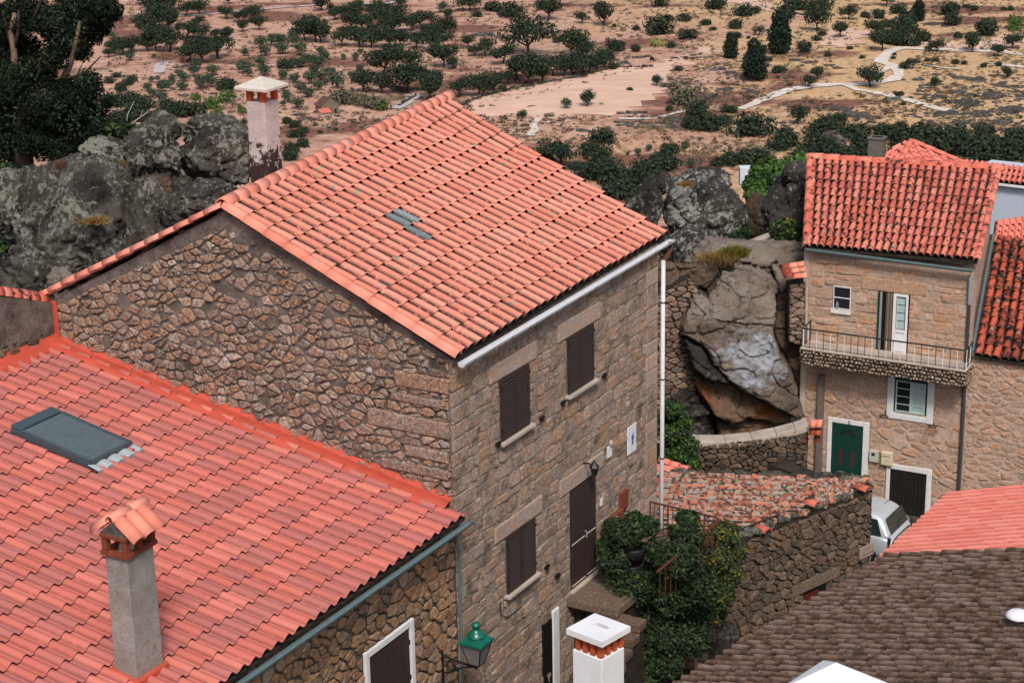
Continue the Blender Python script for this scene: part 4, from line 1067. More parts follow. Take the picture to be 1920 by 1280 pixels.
for a, b in ((WD[0] - .2, WD[0]), (WD[2], WD[2] + .22)): pass
sur5 = [D5[0] - .13, D5[1], D5[2] + .17, D5[3] + .14]; surg = [GA_[0] - .12, GA_[1], GA_[2] + .14, GA_[3] + .16]; surw = [WL2[0] - .18, WL2[1] - .17, WL2[2] + .18, WL2[3] + .1]
masonry(rh, R0, AR, NR, [(.02, 7.6), (sE - .03, 7.6), (sE - .03, zmid - .1), (.02, zmid - .1)], 'rubble', .44, .25, S_RIGHT, depth=.024, gap=.030, holes=[sur5, surg, surw], seed=32, rnd=.2, drop=.06, limit=200)
masonry(rh, RP(sE - .32, ze, -.0), -NR, AR, [(.3, 8), (3.6, 8), (3.6, ze + .8), (.3, ze - .3)], 'rubble', .35, .22, S_RIGHT, depth=.02, gap=.03, seed=33, limit=60) if False else None
MB().box(RP(-.14, 7.0, -.12), AR * .15, NR * .15, Z * (ze - 7.0 + .02)).build('corner_render', P_PLAST, rh, bevel=.03)
# flared foot of the corner render
MB().prism([RP(-.14, 9.6, -.1), RP(-.14, 10.7, -.1), RP(-.48, 9.9, -.1), RP(-.5, 9.6, -.1)], NR * .2).build('corner_foot', P_PLAST, rh, bevel=.03)
MB().box(RP(.42, 7.2, 0), AR * .17, NR * .16, Z * (rf(1540, 700)[1] - 7.2)).build('stone_pillar', P_CONC, rh, bevel=.02)
rroof = deck('roof', (RLr, RRr, ERr, ELr), M_OLD, rh, .03)
tiled(rroof, (RLr, RRr, ERr, ELr), 24, 11, 'mission', T_OLD, .03, seed=41, limit=300)
covers(rroof, RLr - AR * .12 + Z * .05, RRr + AR * .12 + Z * .05, .13, 12, T_OLD)
nR_ = (ELr - RLr).cross(AR).normalized(); nR_ = nR_ if nR_.z > 0 else -nR_
covers(rroof, RLr + nR_ * .04, ELr + nR_ * .04, .10, 8, T_OLD, up=nR_, name='verge_tile')
covers(rroof, RRr + nR_ * .04, ERr + nR_ * .04, .09, 8, T_OLD, up=nR_, name='verge_tile')
gc, gr = find_cell((RLr, RRr, ERr, ELr), 24, 11, 1813, 358)
gutter(rh, RP(-.03, rf(1514, 466, .22)[1] - .0, .24), RP(sE + .02, rf(1826, 506, .22)[1] - .0, .24), .075, P_GUTG, hooks=6)
spx = rf(1816, 600, .06)[0]
MB().tube([RP(spx, ze - .12, .12), RP(spx, ze - .9, .07), RP(spx, 7.5, .07)], .045, 8).build('downpipe', flat('dark downpipe', (.05, .055, .06), .5, .4), rh)
MB().tube([RP(spx, ze - .12, .125), RP(spx, ze - .95, .075)], .05, 8).build('downpipe_top', P_ZINC, rh)
# small window
def pane_win(R, cols, rows, frame, glassm, parent, deep=.1, nm='window', bar=.035, glass2=None):
    s0, z0, s1, z1 = R
    MB().box(RP(s0, z0, -.05), AR * (s1 - s0), NR * .06, Z * (z1 - z0)).build('opening', P_DARK, parent)
    m = MB(); e = .015
    m.box(RP(s0, z0, e), AR * bar, NR * .03, Z * (z1 - z0)); m.box(RP(s1 - bar, z0, e), AR * bar, NR * .03, Z * (z1 - z0))
    m.box(RP(s0 + bar, z0, e), AR * (s1 - s0 - 2 * bar), NR * .03, Z * bar); m.box(RP(s0 + bar, z1 - bar, e), AR * (s1 - s0 - 2 * bar), NR * .03, Z * bar)
    for i in range(1, cols): x = s0 + (s1 - s0) * i / cols; m.box(RP(x - .01, z0 + bar, e + .002), AR * .02, NR * .024, Z * (z1 - z0 - 2 * bar))
    for j in range(1, rows): zz = z0 + (z1 - z0) * j / rows; m.box(RP(s0 + bar, zz - .01, e + .004), AR * (s1 - s0 - 2 * bar), NR * .02, Z * .022)
    w = m.build(nm, frame, parent, loc=RP(s0, z0, 0))
    for i in range(cols):
        for j in range(rows):
            x0 = s0 + bar + (s1 - s0 - 2 * bar) * i / cols; zz = z0 + bar + (z1 - z0 - 2 * bar) * j / rows
            MB().quad(RP(x0, zz, .02), RP(x0 + (s1 - s0 - 2 * bar) / cols, zz, .02), RP(x0 + (s1 - s0 - 2 * bar) / cols, zz + (z1 - z0 - 2 * bar) / rows, .02), RP(x0, zz + (z1 - z0 - 2 * bar) / rows, .02)).build('pane', glassm, w, loc=RP(x0, zz, .02))
    return w
pane_win(WS, 1, 2, P_WHITE, P_DGLASS, rh, bar=.02)
MB().box(RP(WS[0] - .05, WS[1] - .13, 0), AR * (WS[2] - WS[0] + .06), NR * .07, Z * .11).build('window_sill', P_TRIM, rh)
tag(MB().lathe(RP(WS[0] + .12, WS[1] + .03, .045), [(.04, 0), (.045, .08), (.02, .16), (0, .2)], 8).build('bottle', flat('grey blue ceramic', (.2, .24, .28), .5)), 'grey blue bottle standing inside the small upper window', 'bottle')
# balcony door: open dark green leaf edge, curtain, white glazed leaf
s0, z0, s1, z1 = WD; w = s1 - s0
MB().box(RP(s0, z0, -.08), AR * w, NR * .085, Z * (z1 - z0)).build('door_opening', P_DARK, rh)
MB().box(RP(s0, z0, -.01), AR * .05, NR * .06, Z * (z1 - z0)).build('door_frame', P_GREEN, rh)
MB().box(RP(s0 + .06, z0, .0), AR * .05, NR * .06, Z * (z1 - z0 - .03)).build('open_leaf', P_ZINC, rh)
cu = MB(); nf = 40; a0, a1 = s0 + .22, s0 + w * .46
for k in range(nf):
    x0 = a0 + (a1 - a0) * k / nf; x1 = a0 + (a1 - a0) * (k + 1) / nf; f_ = lambda x: .024 + .014 * math.sin(x * 75)
    cu.quad(RP(x0, z0 + .1, f_(x0)), RP(x1, z0 + .1, f_(x1)), RP(x1, z1 - .03, f_(x1)), RP(x0, z1 - .03, f_(x0)))
cu.build('curtain', P_CURT, rh, smooth=True)
l0, l1 = s0 + w * .5, s1 - .03; lf = MB(); lw_ = l1 - l0; e = .03
g0_, g1_, gb, gt = l0 + .1, l1 - .07, z0 + (z1 - z0) * .46, z1 - .1
for (a, zz, ww, hh) in ((l0, z0 + .02, .1, z1 - z0 - .04), (l1 - .07, z0 + .02, .07, z1 - z0 - .04), (g0_, z0 + .02, g1_ - g0_, gb - z0 - .02), (g0_, gt, g1_ - g0_, z1 - gt - .02)):
    lf.box(RP(a, zz, e), AR * ww, NR * .04, Z * hh)
leaf = lf.build('white_door', P_WHITE, rh, loc=RP(l0, z0, 0))
for k in range(4):
    zz = gb + (gt - gb) * k / 4; MB().quad(RP(g0_, zz + .012, .045), RP(g1_, zz + .012, .045), RP(g1_, zz + (gt - gb) / 4 - .012, .045), RP(g0_, zz + (gt - gb) / 4 - .012, .045)).build('pane', P_CGLASS, leaf, loc=RP(g0_, zz, .045))
fm = MB()
for (a, zz, ww, hh) in ((g0_ - .012, gb - .012, g1_ - g0_ + .024, .014), (g0_ - .012, gt, g1_ - g0_ + .024, .014), (g0_ - .012, gb, .012, gt - gb), (g1_, gb, .012, gt - gb), (g0_, z0 + .2, g1_ - g0_, .01), (g0_, gb - .12, g1_ - g0_, .01)): fm.box(RP(a, zz, .071), AR * ww, NR * .006, Z * hh)
fm.build('dark_beading', P_GREEN, leaf)
# lower window
s0, z0, s1, z1 = WL2
m = MB(); q = .19
for (a, zz, ww, hh) in ((s0 - q, z0 - .17, q, z1 - z0 + .3), (s1, z0 - .17, q, z1 - z0 + .3), (s0, z0 - .17, s1 - s0, .17)): m.box(RP(a, zz, 0), AR * ww, NR * (.045 if ww > .3 else .047), Z * hh)
m.build('window_surround', P_TRIM, rh, bevel=.015)
MB().box(RP(s0, z0 + .0, 0), AR * (s1 - s0), NR * .03, Z * .04).build('window_sill', P_PLAST, rh)
MB().box(RP(s0, z0 + .04, 0), AR * (s1 - s0), NR * .012, Z * (z1 - z0 + .1)).build('window_frame', P_GREEN, rh)
mid = (s0 + s1) / 2
pane_win([s0 + .05, z0 + .06, mid + .02, z1 + .05], 1, 4, flat('pale green paint', (.5, .6, .57), .6), P_DGLASS, rh, bar=.035, nm='casement')
pane_win([mid + .02, z0 + .06, s1 - .05, z1 + .05], 1, 4, flat('pale green paint two', (.52, .62, .59), .6), P_CGLASS, rh, bar=.035, nm='casement')
# entrance door number 5
s0, z0, s1, z1 = D5
m = MB()
for (a, zz, ww, hh, e) in ((s0 - .13, z0, .13, z1 - z0 + .14, .05), (s1, z0, .17, z1 - z0 + .14, .05), (s0, z1, s1 - s0, .14, .048)): m.box(RP(a, zz, 0), AR * ww, NR * e, Z * hh)
m.build('door_surround', P_TRIM, rh, bevel=.015)
dr = MB().box(RP(s0, z0, -.0), AR * (s1 - s0), NR * .022, Z * (z1 - z0)).build('green_door', P_GREEN, rh)
cxm = (s0 + s1) / 2
for sg in (-1, 1):
    MB().box(RP(cxm + sg * .17 - .06, z0 + .95, .022), AR * .12, NR * .012, Z * .48).build('panel', flat('reddish panel', (.06, .03, .025), .5), dr, bevel=.004)
    MB().box(RP(cxm + sg * .17 - .08, z0 + .2, .022), AR * .16, NR * .012, Z * .5).build('panel', P_GREEN, dr, bevel=.004)
fan = MB(); fz = z1 - .34
for k in range(4):
    a0, a1 = math.pi * k / 4 + .07, math.pi * (k + 1) / 4 - .07
    fan.add([RP(cxm + .09 * math.cos(a0), fz + .09 * math.sin(a0), .03), RP(cxm + .23 * math.cos(a0), fz + .2 * math.sin(a0), .03), RP(cxm + .23 * math.cos(a1), fz + .2 * math.sin(a1), .03), RP(cxm + .09 * math.cos(a1), fz + .09 * math.sin(a1), .03)], [(0, 1, 2, 3)])
fan.build('fanlight', P_DGLASS, dr)
def text_mesh(name, body, size, origin, xdir, ydir, mat, parent, ext=.003):
    cu_ = bpy.data.curves.new(name, 'FONT'); cu_.body = body; cu_.size = size; cu_.extrude = ext; cu_.align_x = 'CENTER'; cu_.align_y = 'CENTER'
    tmp = bpy.data.objects.new('tmp', cu_); COL.objects.link(tmp); bpy.context.view_layer.update()
    me = bpy.data.meshes.new_from_object(tmp); bpy.data.objects.remove(tmp); me.materials.clear(); me.materials.append(mat)
    nd = xdir.cross(ydir).normalized()
    return link(name, me, parent, origin, Matrix((xdir, ydir, nd)).transposed())
text_mesh('house_number', '5', .15, RP(cxm + .05, z1 + .07, .056), AR, Z, P_BLACK, rh)
# garage door
s0, z0, s1, z1 = GA_
m = MB()
for (a, zz, ww, hh, e) in ((s0 - .11, z0, .11, z1 - z0 + .16, .05), (s1, z0, .14, z1 - z0 + .16, .05), (s0, z1, s1 - s0, .16, .048)): m.box(RP(a, zz, 0), AR * ww, NR * e, Z * hh)
m.build('garage_surround', P_TRIM, rh, bevel=.015)
gd = MB().box(RP(s0, z0, -.0), AR * (s1 - s0), NR * .012, Z * (z1 - z0)).build('garage_door', P_DARK, rh)
for k in range(9): MB().box(RP(s0 + (s1 - s0) * k / 9 + .006, z0, .012), AR * ((s1 - s0) / 9 - .012), NR * .014, Z * (z1 - z0 - .01)).build('plank', P_WOODB, gd, loc=RP(s0 + (s1 - s0) * k / 9, z0, 0))
def rplate(name, tl, br, th, mat, label, cat, bev=.01):
    q = rrect(tl, br); o = MB().box(RP(q[0], q[1], .02), AR * (q[2] - q[0]), NR * th, Z * (q[3] - q[1])).build(name, mat, None, loc=RP(q[0], q[1], 0), bevel=bev); tag(o, label, cat); return o, q
mt_, q = rplate('meter_box', (1632, 841), (1648, 865), .08, P_GREYB, 'grey meter box between the green door and the cream mailbox', 'meter box')
MB().box(RP(q[0] + .07, q[3] - .15, .101), AR * .09, NR * .004, Z * .08).build('meter_window', P_DARK, mt_)
ml, q = rplate('mailbox', (1655, 843), (1675, 871), .13, P_CREAM, 'cream metal mailbox above the garage door corner', 'mailbox', .02)
MB().box(RP(q[0] + .03, q[3] - .12, .151), AR * .22, NR * .004, Z * .012).build('mail_slot', P_DARK, ml)
MB().tube([RP(q[0] + .14, q[1] + .12, .152), RP(q[0] + .17, q[1] + .14, .152)], .008, 5).build('lock', P_DARK, ml)
for nm_, px, py, lab in (('iron_ring', 1657, 780, 'black iron flowerpot ring left of the lower white framed window'), ('iron_ring', 1748, 799, 'black iron flowerpot ring right of the lower white framed window')):
    s, z = rf(px, py, .13); c = RP(s, z, .13); m = MB()
    m.tube([c + AR * (.11 * math.cos(t)) + NR * (.11 * math.sin(t)) for t in [2 * math.pi * k / 18 for k in range(19)]], .014, 5, cap=False); m.tube([c - NR * .11, RP(s, z + .02, 0), RP(s, z + .12, .0)], .012, 5)
    tag(m.build(nm_, P_BLACK, None, loc=c), lab, 'iron ring', 'iron flowerpot rings')
# balcony
bl0 = rf(1522, 650)[0] - .03; bl1 = rf(1822, 690)[0]
E_ = .75; zt_ = (on_plane(1501, 656, R0 + NR * E_, NR).z + on_plane(1807, 690, R0 + NR * E_, NR).z) / 2; hb = .46
sA_ = (on_plane(1501, 656, R0 + NR * E_, NR) - R0).dot(AR); sB_ = (on_plane(1808, 735, R0 + NR * E_, NR) - R0).dot(AR)
slab = MB().box(RP(sA_, zt_ - hb, 0.02), AR * (sB_ - sA_), NR * (E_ - .02), Z * (hb - .04)).build('balcony_slab', M_OLD, rh)
m = MB(); m.box(RP(sA_ - .015, zt_ - .04, .02), AR * (sB_ - sA_ + .03), NR * (E_ + .0), Z * .045); m.build('balcony_floor', P_PLAST, rh, bevel=.01)
pb_ = MB(); rp = random.Random(6)
def pebble(m, c, a, b, n_, ra, rb2, h):
    k = 7; t0 = rp.uniform(0, 6); ring = [c + a * (ra * math.cos(t0 + 2 * math.pi * i / k)) + b * (rb2 * math.sin(t0 + 2 * math.pi * i / k)) for i in range(k)]
    ring2 = [c + (p - c) * .62 + n_ * h for p in ring]; m.add(ring + ring2 + [c + n_ * h * 1.25], [(i, (i + 1) % k, k + (i + 1) % k, k + i) for i in range(k)] + [(k + i, k + (i + 1) % k, 2 * k) for i in range(k)])
def pebbles(m, O, a, b, n_, la, lb, sz):
    nx, ny = int(la / sz), int(lb / sz)
    for i in range(nx):
        for j in range(ny):
            c = O + a * ((i + .5 + (.5 if j % 2 else 0) + rp.uniform(-.22, .22)) * la / nx) + b * ((j + .5 + rp.uniform(-.22, .22)) * lb / ny)
            r = sz * rp.uniform(.36, .5); pebble(m, c, a, b, n_, r, r * rp.uniform(.7, 1), r * .55)
pebbles(pb_, RP(sA_, zt_ - hb - .02, E_), AR, Z, NR, sB_ - sA_, hb - .04, .094)
pebbles(pb_, RP(sB_, zt_ - hb, E_), -NR, Z, AR, E_ - .05, hb - .05, .094)
pebbles(pb_, RP(sA_, zt_ - hb, .05), NR, Z, -AR, E_ - .05, hb - .05, .094)
tag(pb_.build('pebble_facing', S_PEBBLE, slab, smooth=True), kind='stuff')
rail = thing('balcony_railing', RP((sA_ + sB_) / 2, zt_, E_ - .05), 'black iron balcony railing with alternating white and black bars', 'railing')
zr_ = zt_ + .55; e = E_ - .04
MB().tube([RP(sA_ + .03, zr_ + .02, .03), RP(sA_ + .03, zr_, e), RP(sB_ - .03, zr_, e), RP(sB_ - .03, zr_ + .02, .03)], .022, 6).build('handrail', P_BLACK, rail)
MB().tube([RP(sA_ + .03, zt_ + .05, .03), RP(sA_ + .03, zt_ + .05, e), RP(sB_ - .03, zt_ + .05, e), RP(sB_ - .03, zt_ + .05, .03)], .010, 5).build('bottom_rail', P_BLACK, rail)
nb = 24
for k in range(nb):
    s = sA_ + .05 + (sB_ - sA_ - .1) * k / (nb - 1); MB().tube([RP(s, zt_, e), RP(s, zr_, e)], .010, 5).build('bar', P_WHITE if k % 2 == 0 and rp.random() < .85 else P_BLACK, rail, loc=RP(s, zt_, e))
for s in (sA_ + .03, sB_ - .03):
    for k in range(4): MB().tube([RP(s, zt_, .05 + k * .18), RP(s, zr_, .05 + k * .18)], .011, 5).build('bar', P_WHITE if k % 2 else P_BLACK, rail, loc=RP(s, zt_, .05 + k * .18))
# chimney behind its ridge
c5 = at_y(1640, 300, RLr.y + .8)
ch5 = thing('square_chimney', c5, 'plain grey brown square chimney behind the ridge of the balcony house', 'chimney')
chimney_body(ch5, c5 - Z * .0 - AR * .22, AR, -NR, .44, .36, c5.z - 1, at_y(1640, 262, c5.y).z, P_CONC, 0)
zt5 = at_y(1640, 262, c5.y).z
MB().box(c5 - AR * .25 - NR * -.03 + Z * (zt5 - c5.z), AR * .5, -NR * .42, Z * .05).build('cap', P_CONC, ch5)
MB().box(c5 - AR * .15 - NR * .1 + Z * (zt5 - c5.z + .051), AR * .32, -NR * .16, Z * .006).build('flue', P_DARK, ch5)

# ------------------------------------------------------------------ neighbour on the far right
nh = thing('neighbour_house', RP(7, 7, -2), 'stone house with dark weathered tile roof at the right edge', 'house')
NS = sE + .05
EL2 = on_plane(1828, 668, R0 + NR * .15, NR); ER2 = EL2 + AR * 3.6
RL2 = at_z(1869, 447, EL2.z + 1.9); RR2 = RL2 + AR * 3.4
MB().box(RP(rf(1806, 760)[0], 7, .0) + NR * .0, AR * 5, -NR * .3, Z * (EL2.z - 7.05)).build('wall', M_RIGHT, nh)
masonry(nh, R0, AR, NR, [(rf(1806, 760)[0] + .1, 7.5), (sE + 3, 7.5), (sE + 3, EL2.z - .1), (rf(1806, 760)[0] + .1, EL2.z - .1)], 'rubble', .38, .19, S_RIGHT, depth=.024, gap=.028, seed=35, drop=.06, limit=200)
nroof = deck('roof', (RL2, RR2, ER2, EL2), M_OLD, nh, .03)
tiled(nroof, (RL2, RR2, ER2, EL2), 15, 13, 'mission', T_DARK, .035, seed=44, limit=250)
MB().tube([EL2 - AR * .08 + Z * .12, RL2 - AR * .1 + Z * .12], .04, 6).build('verge_flashing', P_GUTG, nh)
# pale blue house behind
bhs = thing('blue_house', at_y(1905, 370, 62) - Z * 5, 'pale blue walled house with pink tile roof behind the balcony house', 'house')
b0 = at_y(1800, 332, 62); b1 = at_y(1960, 334, 60.5); ab = (b1 - b0); ab.z = 0; abn = ab.normalized(); nb_ = Vector((abn.y, -abn.x, 0))
MB().box(Vector((b0.x, b0.y, b0.z - 5)), ab, -nb_ * 3, Z * 4.95).build('wall', P_BLUEW, bhs)
q0, q1 = b0 + nb_ * .15, b0 + ab + nb_ * .15
up_ = -nb_ * 1.3 + Z * .22
rfb = deck('roof', (q0 + up_, q1 + up_, q1, q0), M_OLD, bhs, .03)
tiled(rfb, (q0 + up_ - abn * .3, q1 + up_ - abn * .3, q1, q0), 16, 3, 'mission', T_HIP, .01, seed=46, limit=60)
MB().box(q0 - Z * .08 - nb_ * .01, q1 - q0, nb_ * .05, Z * .07).build('fascia', P_WHITE, bhs)
l0_ = at_y(1862, 455, 57.5); l1_ = at_y(1960, 462, 57.0)
lq = (at_z(1868, 414, l0_.z + .55), at_z(1960, 404, l0_.z + .55), l1_, l0_)
lr = thing('lean_to_roof', l0_ - Z * 1, 'small pink tiled lean-to roof against the blue wall at the right edge', 'roof')
tiled(deck('roof_slab', lq, M_OLD, lr, .03), lq, 8, 4, 'wave', T_HIP, .01, seed=48, limit=60)
# hip roofed house
hp = thing('hip_roofed_house', at_y(1708, 300, 68) - Z * 4, 'pink hip roof rising behind the ridge of the balcony house', 'house')
AP = at_y(1708, 267, 67); zb2 = AP.z - .9
BM_ = at_z(1664, 347, zb2); BR_ = at_z(1858, 329, zb2); BL_ = at_z(1588, 319, zb2)
for (u0, u1, nn, sd_) in ((BM_, BR_, 12, 51), (BL_, BM_, 9, 52)):
    mid_ = (u0 + u1) / 2; dv = AP - mid_; nh_ = (u1 - u0).cross(dv).normalized(); nh_ = nh_ if nh_.z > 0 else -nh_
    MB().prism([AP - nh_ * .03, u1 - nh_ * .03, u0 - nh_ * .03], -nh_ * .06).build('roof_slope', T_HIP, hp)
    tiled(hp, (u0 + dv, u1 + dv, u1, u0), nn, 7, 'wave', T_HIP, .004, seed=sd_, limit=120, skip=lambda i, j, c, nn=nn: abs((i + .5) / nn - .5) * 2 > (j + .8) / 7)
covers(hp, AP + Z * .05, BM_ + Z * .05, .10, 6, T_HIP, name='hip_tile')
covers(hp, AP + Z * .05, BR_ + Z * .05, .09, 7, T_HIP, name='hip_tile')
MB().prism([BL_ - Z * .1, BM_ - Z * .1, BR_ - Z * .1, AP + Vector((0, 3, -1.2))], -Z * 4).build('wall', P_PLAST, hp)
wt = at_y(1388, 326, 71)
wb_ = thing('white_hut', wt - Z * 1, 'tiny white walled hut beside the bright green fig bush', 'hut')
MB().box(wt - Z * .5, Vector((.43, 0, 0)), Vector((0, .5, 0)), Z * .7).build('wall', flat('pale blue white wall', (.62, .68, .70), .8), wb_)
MB().prism([wt + Vector((.43, 0, -.3)), wt + Vector((1.1, -.2, -.3)), wt + Vector((1.1, .8, -.18)), wt + Vector((.43, .8, -.18))], Z * .05).build('flat_roof', P_TRIM, wb_)

# ------------------------------------------------------------------ old shed with lichen covered roof and mossy wall
SO = at_y(1633, 975, 45.5); AS, NS_ = az(49), az(139)
def SP(s, z, e=0): return Vector((SO.x, SO.y, 0)) + AS * s + NS_ * e + Z * z
def sfp(px, py):
    p = on_plane(px, py, SO, NS_); return ((p - SO).dot(AS), p.z)
zt1, zt0 = sfp(1632, 912), sfp(1392, 1006)
shd = thing('old_shed', SP(-3, 7, -2), 'old rubble stone shed with sagging lichen covered tile roof', 'shed')
zw = (zt1[1] + zt0[1]) / 2; sl_ = (zt1[1] - zt0[1]) / (zt1[0] - zt0[0])
ztop = lambda s: zt1[1] + sl_ * (s - zt1[0])
SL = -10.5
swall = MB().prism([SP(SL, 7, 0), SP(0, 7, 0), SP(0, ztop(0) - .08, 0), SP(SL, ztop(SL) - .08, 0)], -NS_ * .5).build('wall', M_OLD, shd)
OPN = sfp(1507, 1122); OP2 = sfp(1548, 1092)
op = [OPN[0], 7.4, OP2[0], (sfp(1507, 1112)[1] + sfp(1550, 1086)[1]) / 2]
lop = [op[0] - .5, op[3], op[2] + .5, op[3] + .3]
masonry(swall, SO, AS, NS_, [(SL + 3, 7.6), (-.03, 7.6), (-.03, ztop(0) - .15), (SL + 3, ztop(SL + 3) - .15)], 'rubble', .30, .21, S_OLDWALL, depth=.07, gap=.012, holes=[op, lop], seed=61, rnd=.2, limit=300)
block(shd, SO, AS, NS_, *lop, S_OLDWALL, .06, 'lintel')
MB().box(SP(op[0], op[1], -.01), AS * (op[2] - op[0]), NS_ * .02, Z * (op[3] - op[1])).build('opening', P_DARK, shd)
MB().box(SP(op[0], op[1], .012), AS * (op[2] - op[0]) * .62, NS_ * .02, Z * (op[3] - op[1] - .1)).build('red_door', flat('dark red paint', (.10, .015, .012), .6), shd)
endw = MB().box(SP(0, 7, 0) - AS * .5, AS * .5, -NS_ * 3, Z * (ztop(0) - 7.15)).build('end_wall', M_OLD, shd)
zr1 = ztop(0) + .12
RA = at_z(1225, 889, zr1); RB = at_z(1628, 899, zr1)
dn = (RB - RA).normalized(); dn = Vector((dn.y, -dn.x, 0)); dn = dn if dn.y < 0 else -dn
Lr = 6.0; drop = -(ztop(-6) - zr1) * .0 + .9
EAa, EBb = RA + dn * Lr - Z * drop, RB + dn * Lr - Z * drop
Qs = (RB, EBb, EAa, RA)
skp = lambda i, j, c: (c - SO).dot(NS_) > -.12 or (c - SO).dot(AS) > .1
sroof = MB().prism([RA - Z * .08, RB - Z * .08, SP(-.1, ztop(0) - .1, -.05), SP(SL, RA.z - drop * .75, -.05)], -Z * .05).build('roof', M_OLD, shd)
tiled(sroof, Qs, 24, 24, 'soft', T_SHED, .10, seed=63, limit=300, skip=skp)
# mossy stones along the top edges
mo = random.Random(9)
MOSS = rock_mat('grey lichen stone', (.17, .165, .13), (.32, .32, .25), (.05, .045, .035), (.5, .58))
def lump(parent, c, r, mat, seed, name='cap_stone', sq=.6):
    import bmesh
    bm = bmesh.new(); bmesh.ops.create_icosphere(bm, subdivisions=2, radius=1)
    for v in bm.verts:
        n1 = noise.noise(v.co * 1.3 + Vector((seed, 0, 0))); v.co = v.co * (1 + .5 * n1); v.co = Vector((v.co.x * r, v.co.y * r, v.co.z * r * sq))
    me = bpy.data.meshes.new(name); bm.to_mesh(me); bm.free(); me.materials.append(mat)
    return link(name, me, parent, c)
for k in range(46):
    p = RA.lerp(RB, (k + mo.uniform(-.3, .3) + .5) / 46); lump(sroof, p + Z * mo.uniform(.0, .1), mo.uniform(.10, .19), MOSS, k)
for k in range(44):
    s = -6.3 * (k + mo.uniform(-.3, .3) + .5) / 44; lump(sroof, SP(s, ztop(s) - .02, -.12 + mo.uniform(-.1, .1)), mo.uniform(.08, .16), MOSS if mo.random() < .7 else T_SHED, 100 + k)
for (x, y) in ((1516, 945), (1612, 917), (1425, 995)):
    s, z = sfp(x, y); A_ = SP(s, z + .05, -.1); m = MB().half(A_, A_ + NS_ * .3 - Z * .06 + AS * .1, AS, Z, .11, t=.02); m.build('loose_tile', T_OLD, sroof, loc=A_, smooth=True)
# street name plaque
q0, q1 = sfp(1607, 1024), sfp(1632, 1034)
pw, phh = q1[0] - q0[0], .30; zc = (sfp(1607, 1037)[1] + sfp(1632, 1024)[1]) / 2
pl = MB().box(SP(q0[0], zc - phh / 2, .07), AS * pw, NS_ * .04, Z * phh).build('street_plaque', P_SIGN, None, loc=SP(q0[0], zc, .07), bevel=.006)
tag(pl, 'pinkish marble street name plaque on the mossy wall corner', 'street sign')
rl = random.Random(3)
lt_ = MB()
for row, (n1, h1, y1, w1) in enumerate(((5, .045, .06, .42), (11, .055, -.09, .86))):
    for k in range(n1):
        x = q0[0] + pw * (.5 - w1 / 2 + w1 * (k + .5) / n1); lt_.box(SP(x - .010, zc + y1, .1105), AS * .012, NS_ * .002, Z * h1 * rl.uniform(.7, 1)); 
        if rl.random() < .7: lt_.box(SP(x + .004, zc + y1 + h1 * rl.choice([0, .4, .8]), .1105), AS * .018, NS_ * .002, Z * .010)
lt_.build('worn_lettering', P_INK, pl)
# small pink roof corner beside the shed
pk = (at_y(1225, 868, 48), at_y(1262, 878, 48), at_y(1290, 886, 46.8), at_y(1225, 912, 46))
pkr = thing('pink_roof_corner', pk[0] - Z, 'corner of a pink tiled roof behind the white downpipe', 'roof')
for k in range(7):
    a = at_y(1222, 873 + k * 5.5, 46.6 - k * .1); b = at_y(1287 - k * 6, 885 + k * 2.5, 46.4 - k * .1)
    MB().half(a, b, Vector((0, -1, 0)), Z, .085).build('tile', T_PINK, pkr, loc=a, smooth=True)
covers(pkr, at_y(1236, 867, 46.8) + Z * .05, at_y(1290, 884, 46.3) + Z * .05, .09, 3, T_PINK)

# low garden wall with pale rendered cap
gw = [(1225, 818), (1262, 824), (1310, 829), (1360, 829), (1410, 824), (1455, 815), (1490, 806), (1516, 798)]
gp = [at_y(x, y, 49.2 + (1516 - x) * .0035) for x, y in gw]
gwt = thing('garden_wall', gp[3] - Z * 1.2, 'low curved rubble wall with a pale rendered cap below the big rock', 'wall')
m = MB(); m2 = MB()
for a, b in zip(gp, gp[1:]):
    m.prism([a - Z * 2.2, b - Z * 2.2, b - Z * .02, a - Z * .02], Vector((0, .4, 0))); m2.prism([a - Z * .16 + Vector((0, -.06, 0)), b - Z * .16 + Vector((0, -.06, 0)), b + Vector((0, -.05, .04)), a + Vector((0, -.05, .04))], Vector((0, .55, 0)))
m.build('wall_core', M_OLD, gwt); m2.build('rendered_cap', P_PLAST, gwt, bevel=.03)
gd_ = (gp[-1] - gp[0]); gd_.z = 0; gdn = gd_.normalized(); gnn = Vector((gdn.y, -gdn.x, 0))
masonry(gwt, gp[0] + gnn * .03, gdn, gnn, [(0.5, gp[0].z - 1.6), (gd_.length, gp[0].z - 1.6), (gd_.length, gp[-1].z - .2), (.5, gp[2].z - .22)], 'rubble', .26, .15, S_OLDWALL, depth=.06, gap=.012, seed=66, limit=220)
for k, (x, y) in enumerate(((1525, 792), (1537, 792), (1535, 806), (1533, 820), (1524, 806))):
    a = at_y(x, y - 6, 49.0); b = at_y(x - 2, y + 9, 48.8)
    tag(MB().half(a, b, Vector((1, 0, 0)), Vector((0, -1, .3)).normalized(), .085).build('spare_tile', T_MAIN if k < 2 else T_DARK, None, loc=a, smooth=True), ['top left', 'top right', 'middle', 'lowest', 'lower left'][k] + ' roof tile of the small stack beside the pale corner render', 'tile', 'roof tiles stacked by the corner render')
